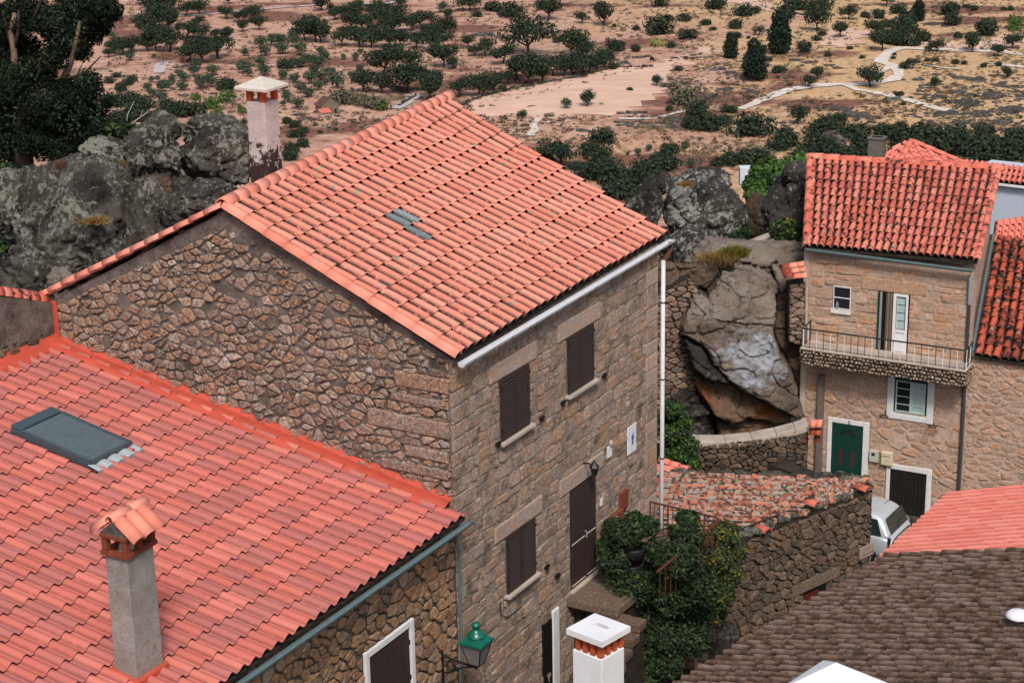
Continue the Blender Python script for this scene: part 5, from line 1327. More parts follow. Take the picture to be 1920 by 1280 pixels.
for k, (x, y) in enumerate(((1470, 502), (1484, 500), (1498, 498), (1474, 511), (1488, 510), (1502, 508), (1478, 519), (1492, 520), (1503, 519))):
    a = at_y(x - 9, y + 1, 52.1 - .12 * (k // 3)); b = at_y(x + 9, y - 2, 51.9 - .12 * (k // 3))
    tag(MB().half(a, b, Vector((0, -1, 0)), Z, .10).build('spare_tile', T_MAIN if k % 3 else T_DARK, None, loc=a, smooth=True), f"{['left', 'middle', 'right'][k % 3]} roof tile in the {['top', 'middle', 'bottom'][k // 3]} row of the pile on the pale rock", 'tile', 'roof tiles piled on the rock')
# car
CC = at_y(1690, 1000, 47.6); CC.z = 7.8; bk = az(122); lf_ = az(212)
car = thing('parked_car', Vector((CC.x, CC.y, 7.8)), 'silver hatchback car parked behind the mossy wall by the garage door', 'car')
def CP(x, y, z): return Vector((CC.x, CC.y, 7.8)) + bk * (-x) + lf_ * y + Z * z     # x forward from the rear bumper
def loft(secs, mat, name, parent, close=True):
    V, Fc = [], []; n = len(secs[0])
    for s_ in secs: V += [CP(*p) for p in s_]
    for i in range(len(secs) - 1):
        for k in range(n - 1): Fc.append((i * n + k, i * n + k + 1, (i + 1) * n + k + 1, (i + 1) * n + k))
    Fc += [tuple(range(n)), tuple(range((len(secs) - 1) * n, len(secs) * n))[::-1]]
    o = MB().add(V, Fc).build(name, mat, parent, smooth=True)
    md_ = o.modifiers.new('sub', 'SUBSURF'); md_.levels = md_.render_levels = 2; return o
def sec(x, hw, zl, zs, zt_): return [(x, -hw * .85, zl), (x, -hw, zl + .15), (x, -hw, zs - .1), (x, -hw * .95, zs), (x, -hw * .6, zt_), (x, 0, zt_ + .02), (x, hw * .6, zt_), (x, hw * .95, zs), (x, hw, zs - .1), (x, hw, zl + .15), (x, hw * .85, zl)]
loft([sec(0, .72, .3, .75, .8), sec(.06, .82, .25, .9, .93), sec(.6, .84, .22, .92, .95), (sec(1.9, .84, .22, .92, .94)), sec(2.7, .83, .22, .9, .93), sec(3.3, .8, .24, .78, .86), sec(3.65, .7, .3, .62, .68)], P_SILVER, 'body', car)
def sec2(x, hb_, ht, z0, z1): return [(x, -hb_, z0), (x, -(hb_ + ht) / 2 - .02, (z0 + z1) / 2), (x, -ht, z1 - .05), (x, -ht * .8, z1), (x, 0, z1 + .03), (x, ht * .8, z1), (x, ht, z1 - .05), (x, (hb_ + ht) / 2 + .02, (z0 + z1) / 2), (x, hb_, z0)]
loft([sec2(.08, .76, .7, .85, .95), sec2(.30, .78, .60, .88, 1.36), sec2(.6, .78, .6, .88, 1.44), sec2(1.5, .78, .6, .88, 1.46), sec2(2.0, .77, .58, .88, 1.38), sec2(2.75, .74, .7, .86, .93)], P_SILVER, 'cabin', car)
MB().add([CP(.055, -.60, .93), CP(.055, .60, .93), CP(.235, .53, 1.33), CP(.235, -.53, 1.33)], [(0, 1, 2, 3)]).build('rear_window', P_CARGL, car)
for sg in (-1, 1):
    MB().add([CP(.25, sg * .80, .93), CP(1.1, sg * .815, .93), CP(1.05, sg * .69, 1.33), CP(.42, sg * .68, 1.32)], [(0, 1, 2, 3)]).build('side_window', P_CARGL, car)
    MB().add([CP(1.17, sg * .815, .93), CP(2.3, sg * .80, .93), CP(1.9, sg * .68, 1.31), CP(1.13, sg * .69, 1.33)], [(0, 1, 2, 3)]).build('side_window', P_CARGL, car)
    MB().box(CP(.0, sg * .74, .62), bk * -.06, lf_ * (sg * .09), Z * .3).build('tail_lamp', P_CARGL, car, bevel=.02)
    for x in (.65, 3.0):
        c = CP(x, sg * .80, .3); wv = MB().tube([c - lf_ * (.09), c + lf_ * (.09)], .3, 20).build('wheel', P_RUBBER, car, loc=c); MB().tube([c + lf_ * (sg * .088), c + lf_ * (sg * .1)], .18, 14).build('rim', P_ZINC, wv)
MB().tube([CP(.55, -.1, 1.45), CP(.35, -.1, 1.62)], .006, 4).build('antenna', P_BLACK, car)

# ------------------------------------------------------------------ landing, steps and rusty railing by the brown door
ldz = DR[1] - .06
st = thing('stone_steps', FP(DR[0] + .5, 8, .8), 'worn granite steps and landing below the brown front door', 'steps')
MB().box(FP(DR[0] - .2, ldz - .22, .02), D * 4.2, NF * 1.2, Z * .21).build('landing', S_OLDWALL, st, bevel=.03)
MB().box(FP(DR[0] + .1, 8, .04), D * 3.8, NF * 1.1, Z * (ldz - 8.25)).build('landing_wall', M_OLD, st)
for k in range(11):
    MB().box(FP(DR[0] - .25 - .31 * k, ldz - .42 - .2 * k, .75), D * .36, NF * 1.0, Z * .19).build('step', S_OLDWALL, st, bevel=.02)
    MB().box(FP(DR[0] - .22 - .31 * k, 7.9, .8), D * .30, NF * .9, Z * (ldz - .44 - .2 * k - 7.9)).build('riser_wall', M_OLD, st)
rl2 = thing('rusty_railing', FP(8.6, ldz, 1), 'rusty iron railing beside the overgrown landing', 'railing')
ra_ = on_plane(1219, 940, OF + NF * .35, NF); rb_ = at_z(1338, 968, ra_.z - .0); rcv = at_z(1350, 974, ra_.z - .02)
rdv = at_y(1232, 1072, rcv.y - 2.6)
hr = MB().tube([ra_, rb_, rcv], .022, 6).build('handrail', P_RUST, rl2)
MB().tube([rcv, rdv], .03, 6).build('stair_handrail', P_RUST, rl2)
for k in range(15):
    p = ra_.lerp(rb_, k / 14); MB().tube([p, p - Z * .75], .009 if k % 4 else .018, 5).build('bar', P_RUST, rl2, loc=p)
for k in range(12):
    p = rcv.lerp(rdv, (k + .5) / 12); MB().tube([p, p - Z * .8], .009, 5).build('bar', P_RUST, rl2, loc=p)
MB().tube([ra_ - Z * .7, rb_ - Z * .7], .014, 5).build('bottom_rail', P_RUST, rl2)
pot = at_y(1186, 1045, 39.0)
for k, (x, y, r) in enumerate(((1188, 1030, .28), (1183, 1062, .25))):
    c = at_y(x, y, 38.6); o = thing('plant_pot', c, ['upper round black plant pot among the landing shrubs', 'lower round black plant pot among the landing shrubs'][k], 'plant pot', 'black plant pots')
    MB().lathe(c, [(0, -r), (r * .6, -r * .9), (r, -.1), (r * 1.08, .08), (r, .1), (r * .9, .05), (0, .02)], 16).build('pot', P_BLACK, o, smooth=True)

# ------------------------------------------------------------------ boulders and the big rock face
def boulder(px, py, w, h, Y, mat, label, seed, p=2.6, cuts=9, amp=.14, depth=1.0, sub=5, rot=0, group='granite boulders behind the houses', name='boulder', cat='boulder'):
    import bmesh
    c = at_y(px, py, Y); dist = (c - CAM).length; k = dist / F
    rx, rz = w * k / 2 * .92, h * k / 2 * .95; ry = rx * depth
    bm = bmesh.new(); bmesh.ops.create_icosphere(bm, subdivisions=sub, radius=1)
    rng = random.Random(seed); pl_ = []
    for _ in range(cuts):
        d = Vector((rng.uniform(-1, 1), rng.uniform(-1.2, .6), rng.uniform(-.8, 1))).normalized(); pl_.append((d, rng.uniform(.72, .9)))
    off = Vector((seed * 3.7, seed * 1.3, 0)); ct, st_ = math.cos(rot), math.sin(rot)
    for v in bm.verts:
        q = v.co.copy(); L = (abs(q.x) ** p + abs(q.y) ** p + abs(q.z) ** p) ** (1 / p); q /= L
        for d, t in pl_:
            e = q.dot(d) - t
            if e > 0: q -= d * e * .95
        n1 = noise.noise(q * 1.1 + off); n2 = noise.noise(q * 2.7 + off); n3 = noise.turbulence(q * 6 + off, 3, False)
        cr_ = abs(noise.noise(Vector((q.x * 1.2, q.y * 1.2, q.z * 2.4)) + off * 2)); c2_ = abs(noise.noise(Vector((q.x * 2.6, q.y * 2.6, q.z * 1.6)) + off * 3)); crack = -.22 * max(0, 1 - cr_ / .06) - .07 * max(0, 1 - c2_ / .05)
        q *= 1 + amp * n1 + amp * .5 * n2 + .09 * (n3 - .5) + crack
        q = Vector((q.x * ct - q.z * st_, q.y, q.x * st_ + q.z * ct)) if rot else q
        v.co = Vector((q.x * rx, q.y * ry, q.z * rz))
    me = bpy.data.meshes.new(name); bm.to_mesh(me); bm.free(); me.materials.append(mat)
    me.polygons.foreach_set('use_smooth', [True] * len(me.polygons))
    o = link(name, me, None, c); tag(o, label, cat, group); return o
BL = [ # px py w h Y mat label seed p
 (400, 292, 158, 125, 47.5, R_DARK, 'large square shouldered lichened boulder next to the rendered chimney', 1, 4.0),
 (405, 245, 130, 70, 50, R_DARK, 'flat lichened boulder above and behind the square one by the chimney', 2, 3.0),
 (287, 290, 118, 112, 46.6, R_DARK, 'rounded lichened boulder in the middle of the stacked left group', 3, 2.8),
 (306, 236, 84, 62, 49, R_DARK, 'topmost small lichened boulder of the left stack', 4, 2.4),
 (196, 287, 96, 62, 49.5, R_DARK, 'flat topped boulder under the dark eucalyptus', 5, 3.5),
 (165, 325, 260, 60, 49.0, R_DARK, 'long low ledge of rock below the eucalyptus', 6, 3.0),
 (30, 395, 150, 160, 47.6, R_DARK, 'rounded boulder at the far left edge', 7, 2.6),
 (75, 425, 120, 240, 46.0, R_DARK, 'tall leaning slab at the left end of the rock group', 8, 3.0),
 (165, 420, 210, 240, 45.2, R_DARK, 'largest lichened rock slab above the left roof slope', 9, 3.4),
 (290, 440, 130, 220, 44.6, R_DARK, 'upright lichened slab split by a dark crack', 10, 4.0),
 (385, 378, 165, 85, 44.2, R_DARK, 'low broad boulder just above the left roof verge', 11, 2.8),
 (285, 356, 90, 70, 45.4, R_BROWN, 'small brownish boulder wedged under the rounded one', 12, 2.6),
 (330, 395, 70, 80, 44.0, R_DARK, 'narrow block between the slab and the low boulder', 13, 3.0),
 (60, 520, 190, 130, 43.6, R_DARK, 'dark rock foot behind the parapet wall', 14, 2.6),
 (120, 530, 70, 60, 43.0, R_PALE, 'pale broken rock foot above the roof verge', 15, 3.0),
 (250, 505, 150, 90, 43.2, R_DARK, 'rock foot above the middle of the left roof slope', 16, 2.6),
 (1322, 410, 178, 185, 58, R_SPECK, 'big domed boulder speckled with white lichen behind the white gutter', 20, 2.4),
 (1310, 348, 128, 70, 60, R_SPECK, 'flat boulder lying on top behind the big dome', 21, 2.4),
 (1218, 378, 54, 118, 57.4, R_SPECK, 'tall narrow boulder left of the big dome', 22, 2.4),
 (1246, 343, 42, 48, 57.6, R_SPECK, 'small round boulder perched left of the big dome', 23, 2.2),
 (1198, 392, 70, 60, 58.6, R_SPECK, 'small boulder touching the far corner of the salmon roof', 24, 2.4),
 (1300, 478, 180, 130, 56.6, R_SPECK, 'broad grey rock under the big dome', 25, 2.8),
 (1411, 408, 56, 100, 60.5, R_BROWN, 'reddish brown rock between the two boulder groups', 26, 2.6),
 (1466, 400, 96, 130, 57.4, R_SPECK, 'rounded grey boulder left of the balcony house', 27, 2.4),
 (1498, 400, 60, 150, 57.0, R_SPECK, 'tall grey boulder touching the balcony house', 28, 2.8),
 (1494, 333, 66, 66, 57.6, R_SPECK, 'round head boulder on top beside the balcony house roof', 29, 2.3),
 (1464, 343, 34, 38, 57.9, R_SPECK, 'small knob boulder left of the round head boulder', 30, 2.2),
 (345, 335, 150, 110, 49.6, R_DARK, 'shadowed boulder filling the gap behind the stacked left group', 17, 2.8),  # added to darken the bright gap between the boulders
 (1590, 250, 0, 0, 0, None, '', 0, 0)]
for b in BL:
    if b[5] is None: continue
    boulder(b[0], b[1], b[2], b[3], b[4], b[5], b[6], b[7], b[8])
# rock face: a few great slabs
wp = at_y(1405, 672, 51.0)
R_FACE = rock_mat('face granite with white streak', (.37, .29, .225), (.42, .36, .3), (.19, .14, .105), (.6, .7), (.34, .19, .11), (.6, .72), white=((wp.x + .10, wp.y, wp.z - .08), 1.25, (.66, .68, .74)))
FG = 'slabs of the big rock face'
boulder(1402, 500, 262, 105, 54.2, R_PALE, 'uppermost pale ledge of the big rock face with grass on it', 40, p=3.0, cuts=14, amp=.24, depth=.6, group=FG, name='rock_slab', cat='rock')
# (polygon in photo columns/rows, depth at top, depth at bottom, tilt to the right, material)
REG = [([(1452, 500), (1516, 496), (1516, 548), (1474, 545), (1456, 556)], -.1, .35, 0, 0),
       ([(1234, 500), (1350, 500), (1352, 520), (1330, 552), (1298, 550), (1282, 590), (1268, 640), (1234, 640)], -.35, .1, .1, 3),
       ([(1286, 585), (1300, 548), (1330, 556), (1328, 584)], .35, .75, 0, 0),
       ([(1322, 583), (1330, 552), (1356, 515), (1421, 506), (1460, 530), (1462, 550), (1446, 598), (1400, 594)], -.2, .95, 0, 0),
       ([(1448, 600), (1450, 548), (1474, 542), (1514, 532), (1514, 700), (1497, 752), (1472, 672), (1452, 640)], .25, .55, .2, 3),
       ([(1274, 608), (1284, 584), (1321, 580), (1400, 594), (1443, 597), (1454, 641), (1472, 670), (1499, 752), (1479, 756), (1436, 733), (1393, 716), (1364, 695), (1330, 664), (1313, 630)], .95, 1.45, .1, 1),
       ([(1276, 612), (1313, 630), (1326, 658), (1364, 693), (1360, 701), (1310, 690), (1292, 672), (1283, 641)], .8, 1.15, 0, 2),
       ([(1297, 708), (1364, 700), (1421, 728), (1472, 758), (1482, 778), (1436, 774), (1400, 768), (1364, 777), (1331, 764)], .35, 1.0, -.1, 4),
       ([(1245, 738), (1288, 708), (1331, 757), (1338, 770), (1299, 778), (1245, 774)], .1, .5, 0, 2),
       ([(1340, 782), (1364, 780), (1400, 772), (1436, 778), (1488, 792), (1494, 812), (1364, 828), (1344, 824)], .3, .8, 0, 4),
       ([(1240, 784), (1299, 781), (1338, 780), (1342, 830), (1240, 835)], .2, .5, 0, 2)]
def inpoly(P, x, y):
    c = False; j = len(P) - 1
    for i in range(len(P)):
        if (P[i][1] > y) != (P[j][1] > y) and x < (P[j][0] - P[i][0]) * (y - P[i][1]) / (P[j][1] - P[i][1]) + P[i][0]: c = not c
        j = i
    return c
def edged(P, x, y):
    b = 99
    for i in range(len(P)):
        (x0, y0), (x1, y1) = P[i - 1], P[i]; L = (x1 - x0) ** 2 + (y1 - y0) ** 2; t = max(0, min(1, ((x - x0) * (x1 - x0) + (y - y0) * (y1 - y0)) / L)); b = min(b, math.hypot(x - x0 - t * (x1 - x0), y - y0 - t * (y1 - y0)))
    return b
rf_o = at_y(1380, 840, 53); rface = thing('granite_cliff', rf_o, 'big cracked granite rock face with a white water streak beside the balcony house', 'rock')
W_, H_ = 150, 190; X0, X1, Y0_, Y1_ = 1232, 1518, 500, 842; V, Fq, MI = [], [], []; reg_id = []
for j in range(H_ + 1):
    for i in range(W_ + 1):
        x = X0 + (X1 - X0) * i / W_; y = Y0_ + (Y1_ - Y0_) * j / H_
        wx = x + 5 * noise.noise(Vector((x * .03, y * .03, 1))) + 2 * noise.noise(Vector((x * .12, y * .12, 2))); wy = y + 5 * noise.noise(Vector((x * .03, y * .03, 5))) + 2 * noise.noise(Vector((x * .12, y * .12, 7)))
        dep, rid = -.55, 5
        for q, (P, d0, d1, tl, mi) in enumerate(REG):
            if inpoly(P, wx, wy):
                ys_ = [p[1] for p in P]; xs_ = [p[0] for p in P]; t = (wy - min(ys_)) / (max(ys_) - min(ys_)); u = (wx - min(xs_)) / (max(xs_) - min(xs_)) - .5
                e = min(1, edged(P, wx, wy) / 9); dd = d0 + (d1 - d0) * t + tl * u; dep = dd - .30 * (1 - e) ** 2; rid = mi
        n_ = .16 * noise.noise(Vector((x * .025, y * .03, 11))) + .07 * noise.noise(Vector((x * .09, y * .11, 13))) + .035 * noise.noise(Vector((x * .3, y * .35, 17)))
        cr2 = abs(noise.noise(Vector((x * .016 + 5, y * .024, 19)))); dep += n_ - .14 * max(0, 1 - cr2 / .035)
        V.append(tuple(at_y(x, y, 52.75) + Vector((0, -dep, 0)) - rf_o)); reg_id.append(rid)
for j in range(H_):
    for i in range(W_):
        a = j * (W_ + 1) + i; Fq.append((a, a + W_ + 1, a + W_ + 2, a + 1)); MI.append(max(reg_id[a], reg_id[a + W_ + 2]) if 5 in (reg_id[a], reg_id[a + W_ + 2]) else reg_id[a])
me = npmesh('relief', V, Fq, R_PALE, True)
for mt_ in (R_FACE, R_OUT, R_BROWN, R_ORANGE, rock_mat('painted cleft shade', (.05, .04, .033), (.09, .075, .06), (.02, .016, .014), (.6, .7))): me.materials.append(mt_)  # last material paints shade into the deep gaps between slabs
me.polygons.foreach_set('material_index', MI); link('slabs', me, rface)
MB().prism([at_y(X0, Y0_ + 40, 53.5), at_y(X1, Y0_ + 40, 53.5), at_y(X1, 900, 53.5), at_y(X0, 900, 53.5)], Vector((0, 1.5, 0))).build('core', R_BROWN, rface)
# dry stone walls left of the rock face
rw = thing('rubble_wall', at_y(1265, 800, 51.8), 'dry stone retaining wall between the downpipe and the big rock', 'wall')
O_ = at_y(1225, 800, 52.6); aw = Vector((1, .05, 0)).normalized(); nw = Vector((.05, -1, 0)).normalized()
wq = [on_plane(x, y, O_, nw) for x, y in ((1222, 850), (1330, 850), (1318, 560), (1295, 520), (1222, 560))]
reg = [((p - O_).dot(aw), p.z) for p in wq]
MB().prism(wq, -nw * .6).build('core', M_OLD, rw)
masonry(rw, O_, aw, nw, reg, 'rubble', .27, .15, S_DRY, depth=.08, gap=.012, seed=71, limit=300)
rw2 = thing('rubble_wall', at_y(1485, 600, 51.6), 'short rubble wall filling the gap beside the balcony house above the slab', 'wall')
O2_ = at_y(1480, 600, 51.9); wq = [on_plane(x, y, O2_, nw) for x, y in ((1478, 640), (1510, 650), (1510, 530), (1480, 535))]
MB().prism(wq, -nw * .5).build('core', M_OLD, rw2)
masonry(rw2, O2_, aw, nw, [((p - O2_).dot(aw), p.z) for p in wq], 'rubble', .32, .15, S_DRY, depth=.08, gap=.012, seed=72)
lg = thing('ledge_wall', at_y(1370, 480, 55), 'rough stone wall with pale sloping top above the rock face', 'wall')
lp = [at_y(x, y, 55.6) for x, y in ((1278, 524), (1300, 512), (1340, 494), (1380, 474), (1420, 456), (1445, 447))]
m = MB(); m2 = MB()
for a, b in zip(lp, lp[1:]): m.prism([a - Z * .9, b - Z * .9, b, a], Vector((0, .5, 0))); m2.prism([a - Z * .03 + Vector((0, -.04, 0)), b - Z * .03 + Vector((0, -.04, 0)), b + Z * .05 + Vector((0, -.04, 0)), a + Z * .05 + Vector((0, -.04, 0))], Vector((0, .5, 0)))
m.build('core', S_DRY, lg); m2.build('pale_coping', P_PLAST, lg)
rr = random.Random(4)
for k in range(46):
    t = rr.random() * (len(lp) - 1); i = int(t); p = lp[i].lerp(lp[i + 1], t - i) - Z * rr.uniform(.05, .8) + Vector((0, rr.uniform(-.12, -.02), 0)); lump(lg, p, rr.uniform(.10, .2), S_DRY, k + 300, 'stone')
# low rocks in the alley below the shrubs
for b in ((1250, 1225, 130, 120, 40.2, R_BROWN, 'brown rock face below the landing shrubs', 50, 2.8), (1345, 1210, 90, 150, 42.0, R_OUT, 'dark rock beside the mossy roof edge', 51, 2.8), (1180, 1290, 120, 80, 37.5, R_BROWN, 'rock at the foot of the steps', 52, 2.6)):
    boulder(*b[:8], p=b[8], group='rocks in the alley', name='rock', cat='rock')
zz_ = at_y(1600, 275, 300)

# ------------------------------------------------------------------ leaves, shrubs, trees
def leafcloud(blobs, n, size, seed, flatten=.8, shell=.55, asp=.55, up=.3):
    """blobs: (centre, radius vector). Returns quads scattered through the volume of each blob."""
    rng = np.random.default_rng(seed); C_ = np.array([list(b[0]) for b in blobs]); R_ = np.array([[b[1], b[1], b[1] * flatten] if isinstance(b[1], (int, float)) else list(b[1]) for b in blobs])
    w = np.prod(R_, 1) ** .67; w /= w.sum(); id_ = rng.choice(len(blobs), n, p=w)
    d = rng.normal(size=(n, 3)); d /= np.linalg.norm(d, axis=1)[:, None]
    r = shell + (1.08 - shell) * rng.random(n) ** .7; r *= 1 + .12 * np.sin(d[:, 0] * 5 + id_) * np.cos(d[:, 2] * 6 + id_ * 2)
    P = C_[id_] + d * r[:, None] * R_[id_]
    nn = d * .8 + rng.normal(size=(n, 3)) * .55; nn[:, 2] += up; nn /= np.linalg.norm(nn, axis=1)[:, None]
    t = np.cross(nn, rng.normal(size=(n, 3))); t /= np.linalg.norm(t, axis=1)[:, None]; b = np.cross(nn, t)
    s = size * rng.uniform(.6, 1.35, n)[:, None]
    V = np.stack([P - t * s, P - b * s * asp, P + t * s, P + b * s * asp], 1).reshape(-1, 3)
    return V, np.arange(n * 4).reshape(-1, 4)
def leaves(name, blobs, n, size, mat, parent, seed, **k):
    V, Fq = leafcloud(blobs, n, size, seed, **k); W = WL[parent.as_pointer()] if parent else Vector((0, 0, 0))
    return link(name, npmesh(name, V - np.array(list(W)), Fq, mat), parent)
def pxblobs(L, Y, jy=.5, seed=1):
    r = random.Random(seed); out = []
    for b in L:
        yy = Y + r.uniform(-jy, jy); c = at_y(b[0], b[1], yy); k = (c - CAM).length / F; out.append((c, b[2] * k))
    return out
def shrub(name, label, cat, Lb, Y, n, size, mats, seed, base=None, stems=6, group=None, jy=.5, **k):
    B = pxblobs(Lb, Y, jy, seed); c = sum((b[0] for b in B), Vector()) / len(B); lo = min(b[0].z - b[1] for b in B)
    root = base if base is not None else Vector((c.x, c.y, lo)); o = thing(name, root, label, cat, group)
    r = random.Random(seed); m = MB()
    for i in range(stems):
        b = r.choice(B); mid = root.lerp(b[0], .5) + Vector((r.uniform(-.2, .2), r.uniform(-.2, .2), .1)); m.tube([root + Vector((r.uniform(-.15, .15), r.uniform(-.1, .1), 0)), mid, b[0]], [.035, .022, .008], 5)
    m.build('stems', B_BARK, o)
    for i, (mt, fr_) in enumerate(mats): leaves('foliage', B, int(n * fr_), size, mt, o, seed + i, **k)
    return o
shrub('landing_shrub', 'dense dark green shrub spilling over the steps and rusty railing', 'shrub',
      [(1165, 1000, 34), (1150, 1050, 34), (1195, 990, 26), (1180, 1100, 44), (1225, 1085, 50), (1270, 1050, 44), (1265, 1110, 52), (1215, 1140, 50), (1160, 1120, 30), (1290, 1150, 52), (1240, 1190, 50), (1195, 1200, 40), (1300, 1200, 36), (1205, 1255, 42), (1250, 1245, 34), (1290, 1010, 30), (1315, 1100, 40), (1230, 1030, 26), (1165, 1078, 34), (1205, 1100, 40), (1142, 1108, 20), (1120, 1150, 26)], 38.4, 38000, .042, [(L_IVY, .65), (L_OAK, .35)], 81, base=at_z(1250, 1290, 8.0), jy=.8, shell=.4)
shrub('yellow_shrub', 'yellowing leafy shrub in front of the mossy shed wall', 'shrub',
      [(1355, 1000, 30), (1375, 1030, 26), (1340, 1045, 34), (1365, 1075, 30), (1345, 1110, 32), (1330, 1150, 30), (1318, 1010, 22)], 40.6, 15000, .038, [(L_YEL, .28), (L_IVY, .5), (L_OLIVE, .2)], 83, base=at_z(1330, 1180, 8.5), jy=.4)
shrub('railing_plant', 'broad leaved potted plant by the letter box', 'plant', [(1150, 985, 18), (1190, 975, 20), (1215, 985, 20), (1138, 1020, 18), (1290, 975, 22), (1275, 1000, 20)], 38.9, 3600, .06, [(L_IVY, 1)], 84, base=at_y(1188, 1040, 38.6), jy=.3)
shrub('climbing_shrub', 'light green shrub at the foot of the rubble wall beside the downpipe', 'shrub', [(1262, 768, 20), (1275, 790, 24), (1255, 812, 24), (1285, 835, 26), (1262, 850, 28), (1250, 875, 24), (1292, 868, 22), (1245, 785, 16)], 48.3, 8000, .05, [(L_FIG, .4), (L_IVY, .6)], 85, jy=.3)
shrub('fig_bush', 'bright green fig bush between the two boulder groups', 'bush', [(1440, 322, 30), (1470, 330, 28), (1420, 345, 26), (1455, 355, 34), (1430, 375, 28), (1465, 380, 24), (1485, 312, 20), (1415, 365, 18), (1500, 300, 16)], 64, 11000, .09, [(L_FIG, .85), (L_IVY, .3)], 86, jy=.7)
shrub('dark_bush', 'dark green bush growing against the grey boulder by the balcony house', 'bush', [(1470, 432, 26), (1492, 450, 22), (1462, 452, 18), (1485, 470, 16), (1500, 428, 14)], 55.2, 3000, .08, [(L_IVY, .8), (L_YEL, .1)], 87, jy=.3)
shrub('dark_bush', 'small bush in the crevice under the big domed boulder', 'bush', [(1388, 440, 12), (1400, 432, 10), (1375, 446, 9)], 56.2, 500, .08, [(L_IVY, 1)], 88, jy=.2)
shrub('dark_bush', 'weedy green bush behind the top of the white downpipe', 'bush', [(1262, 520, 12), (1256, 545, 14), (1270, 505, 9)], 54.5, 600, .07, [(L_YEL, .4), (L_IVY, .6)], 89, jy=.2)
def tuft(label, px, py, wpx, hpx, Y, mat, n, seed, cat='grass tuft', group='dry grass tufts on the rocks'):
    c = at_y(px, py, Y); k = (c - CAM).length / F; rng = np.random.default_rng(seed)
    w, h = wpx * k / 2, hpx * k
    b = np.stack([rng.normal(0, .5, n) * w, rng.normal(0, .5, n) * w * .5, np.zeros(n)], 1); tip = b + np.stack([rng.normal(0, .3, n) * w, rng.normal(0, .3, n) * w, h * rng.uniform(.5, 1.1, n)], 1)
    s = np.stack([rng.normal(size=n), rng.normal(size=n), np.zeros(n)], 1); s /= np.linalg.norm(s, axis=1)[:, None]; s *= .016
    m_ = (b + tip) / 2 + s * 2
    V = np.stack([b - s, b + s, m_ + s * .7, m_ - s * .7, tip], 1).reshape(-1, 3); f = []
    for i in range(n): f += [(5 * i, 5 * i + 1, 5 * i + 2), (5 * i, 5 * i + 2, 5 * i + 3), (5 * i + 3, 5 * i + 2, 5 * i + 4)]
    return tag(link('grass_tuft', npmesh('grass_tuft', V, f, mat), None, c), label, cat, group)
tuft('wide golden grass tuft on the ledge above the rock face', 1345, 497, 60, 26, 53.5, L_DRY, 1500, 91)
tuft('orange grass tuft at the left end of the ledge', 1318, 516, 20, 16, 53.9, L_DRY, 700, 92)
tuft('green and brown grass on the right of the ledge', 1378, 482, 44, 22, 53.6, L_YEL, 1100, 93)
tuft('orange moss and grass pad in the hollow of the largest slab', 178, 418, 44, 12, 43.9, L_DRY, 500, 94)
tuft('reddish heather tuft on the ledge under the eucalyptus', 122, 318, 30, 18, 47.4, L_RED, 600, 95)
tuft('yellow grass tuft beside the rounded boulder', 226, 316, 18, 18, 46.6, L_DRY, 350, 96)
tuft('small yellow grass pad on top of the domed boulder', 1285, 348, 24, 8, 57.2, L_DRY, 300, 97)
# eucalyptus
EBp = at_y(48, 300, 54); EBp.z = terrain_z(EBp.x, EBp.y)
eu = thing('eucalyptus_tree', EBp, 'huge dark eucalyptus with pale forked limbs filling the upper left corner', 'tree')
def limb(pts, r0, r1, name='limb', mat=B_EUC, Y=54, par=eu):
    P = [at_y(x, y, Y + (q[2] if len(q) > 2 else 0)) for q in pts for x, y in [q[:2]]]; n = len(P)
    return MB().tube(P, [r0 + (r1 - r0) * i / (n - 1) for i in range(n)], 7).build(name, mat, par, smooth=True)
tk = MB().tube([EBp - Z * .5, at_y(44, 285, 54), at_y(50, 275, 54), at_y(56, 282, 54)], [.3, .26, .22, .1], 8).build('trunk', B_BARK, eu)
for pts, a, b in (([(48, 290), (34, 250), (32, 190), (28, 140), (26, 95), (20, 60), (28, 25)], .16, .06), ([(26, 95), (34, 60), (35, 20)], .07, .03), ([(26, 95), (16, 70), (5, 20)], .06, .03), ([(52, 288), (40, 262), (33, 245)], .10, .07), ([(56, 288), (66, 260), (72, 230)], .1, .03),
                  ([(108, 172), (118, 150), (132, 120), (140, 90), (150, 40)], .12, .05), ([(110, 175), (132, 148), (160, 135), (190, 105)], .06, .015), ([(62, 290), (100, 230), (108, 175)], .13, .12), ([(146, 140), (150, 128), (156, 118)], .02, .01), ([(112, 295), (125, 262), (140, 225), (145, 215)], .06, .03), ([(58, 45), (70, 18), (80, -10)], .05, .03)):
    limb(pts, a, b, mat=B_EUC if a > .1 or b > .04 else B_BARK)
EB_ = [(20, 40, 42), (60, 20, 34), (10, 100, 44), (45, 95, 34), (105, 45, 36), (140, 20, 40), (185, 12, 36), (212, 22, 20), (120, 80, 34), (160, 60, 34), (190, 45, 24), (100, 110, 26), (150, 95, 22), (15, 160, 46), (60, 140, 34), (30, 220, 50), (80, 200, 40), (130, 180, 36), (165, 165, 28), (120, 230, 44), (170, 215, 36), (200, 190, 14), (20, 280, 40), (70, 260, 40), (150, 262, 36), (190, 245, 26), (110, 285, 26), (170, 150, 20), (72, 45, 16), (90, 150, 20), (-30, 60, 60), (-30, 200, 70)]
leaves('crown', pxblobs(EB_, 54.3, .9, 5), 70000, .062, L_EUC, eu, 6, shell=.35, flatten=.9, asp=.4)
leaves('crown', pxblobs([(x - 4, y - 14, r * .8) for x, y, r in EB_[4:28]], 53.6, .5, 8), 2200, .06, L_OAK, eu, 7, shell=.5, asp=.4)
dt = thing('dead_branch', at_y(228, 268, 50.5), 'bleached dead branch sticking up behind the left boulders', 'branch')
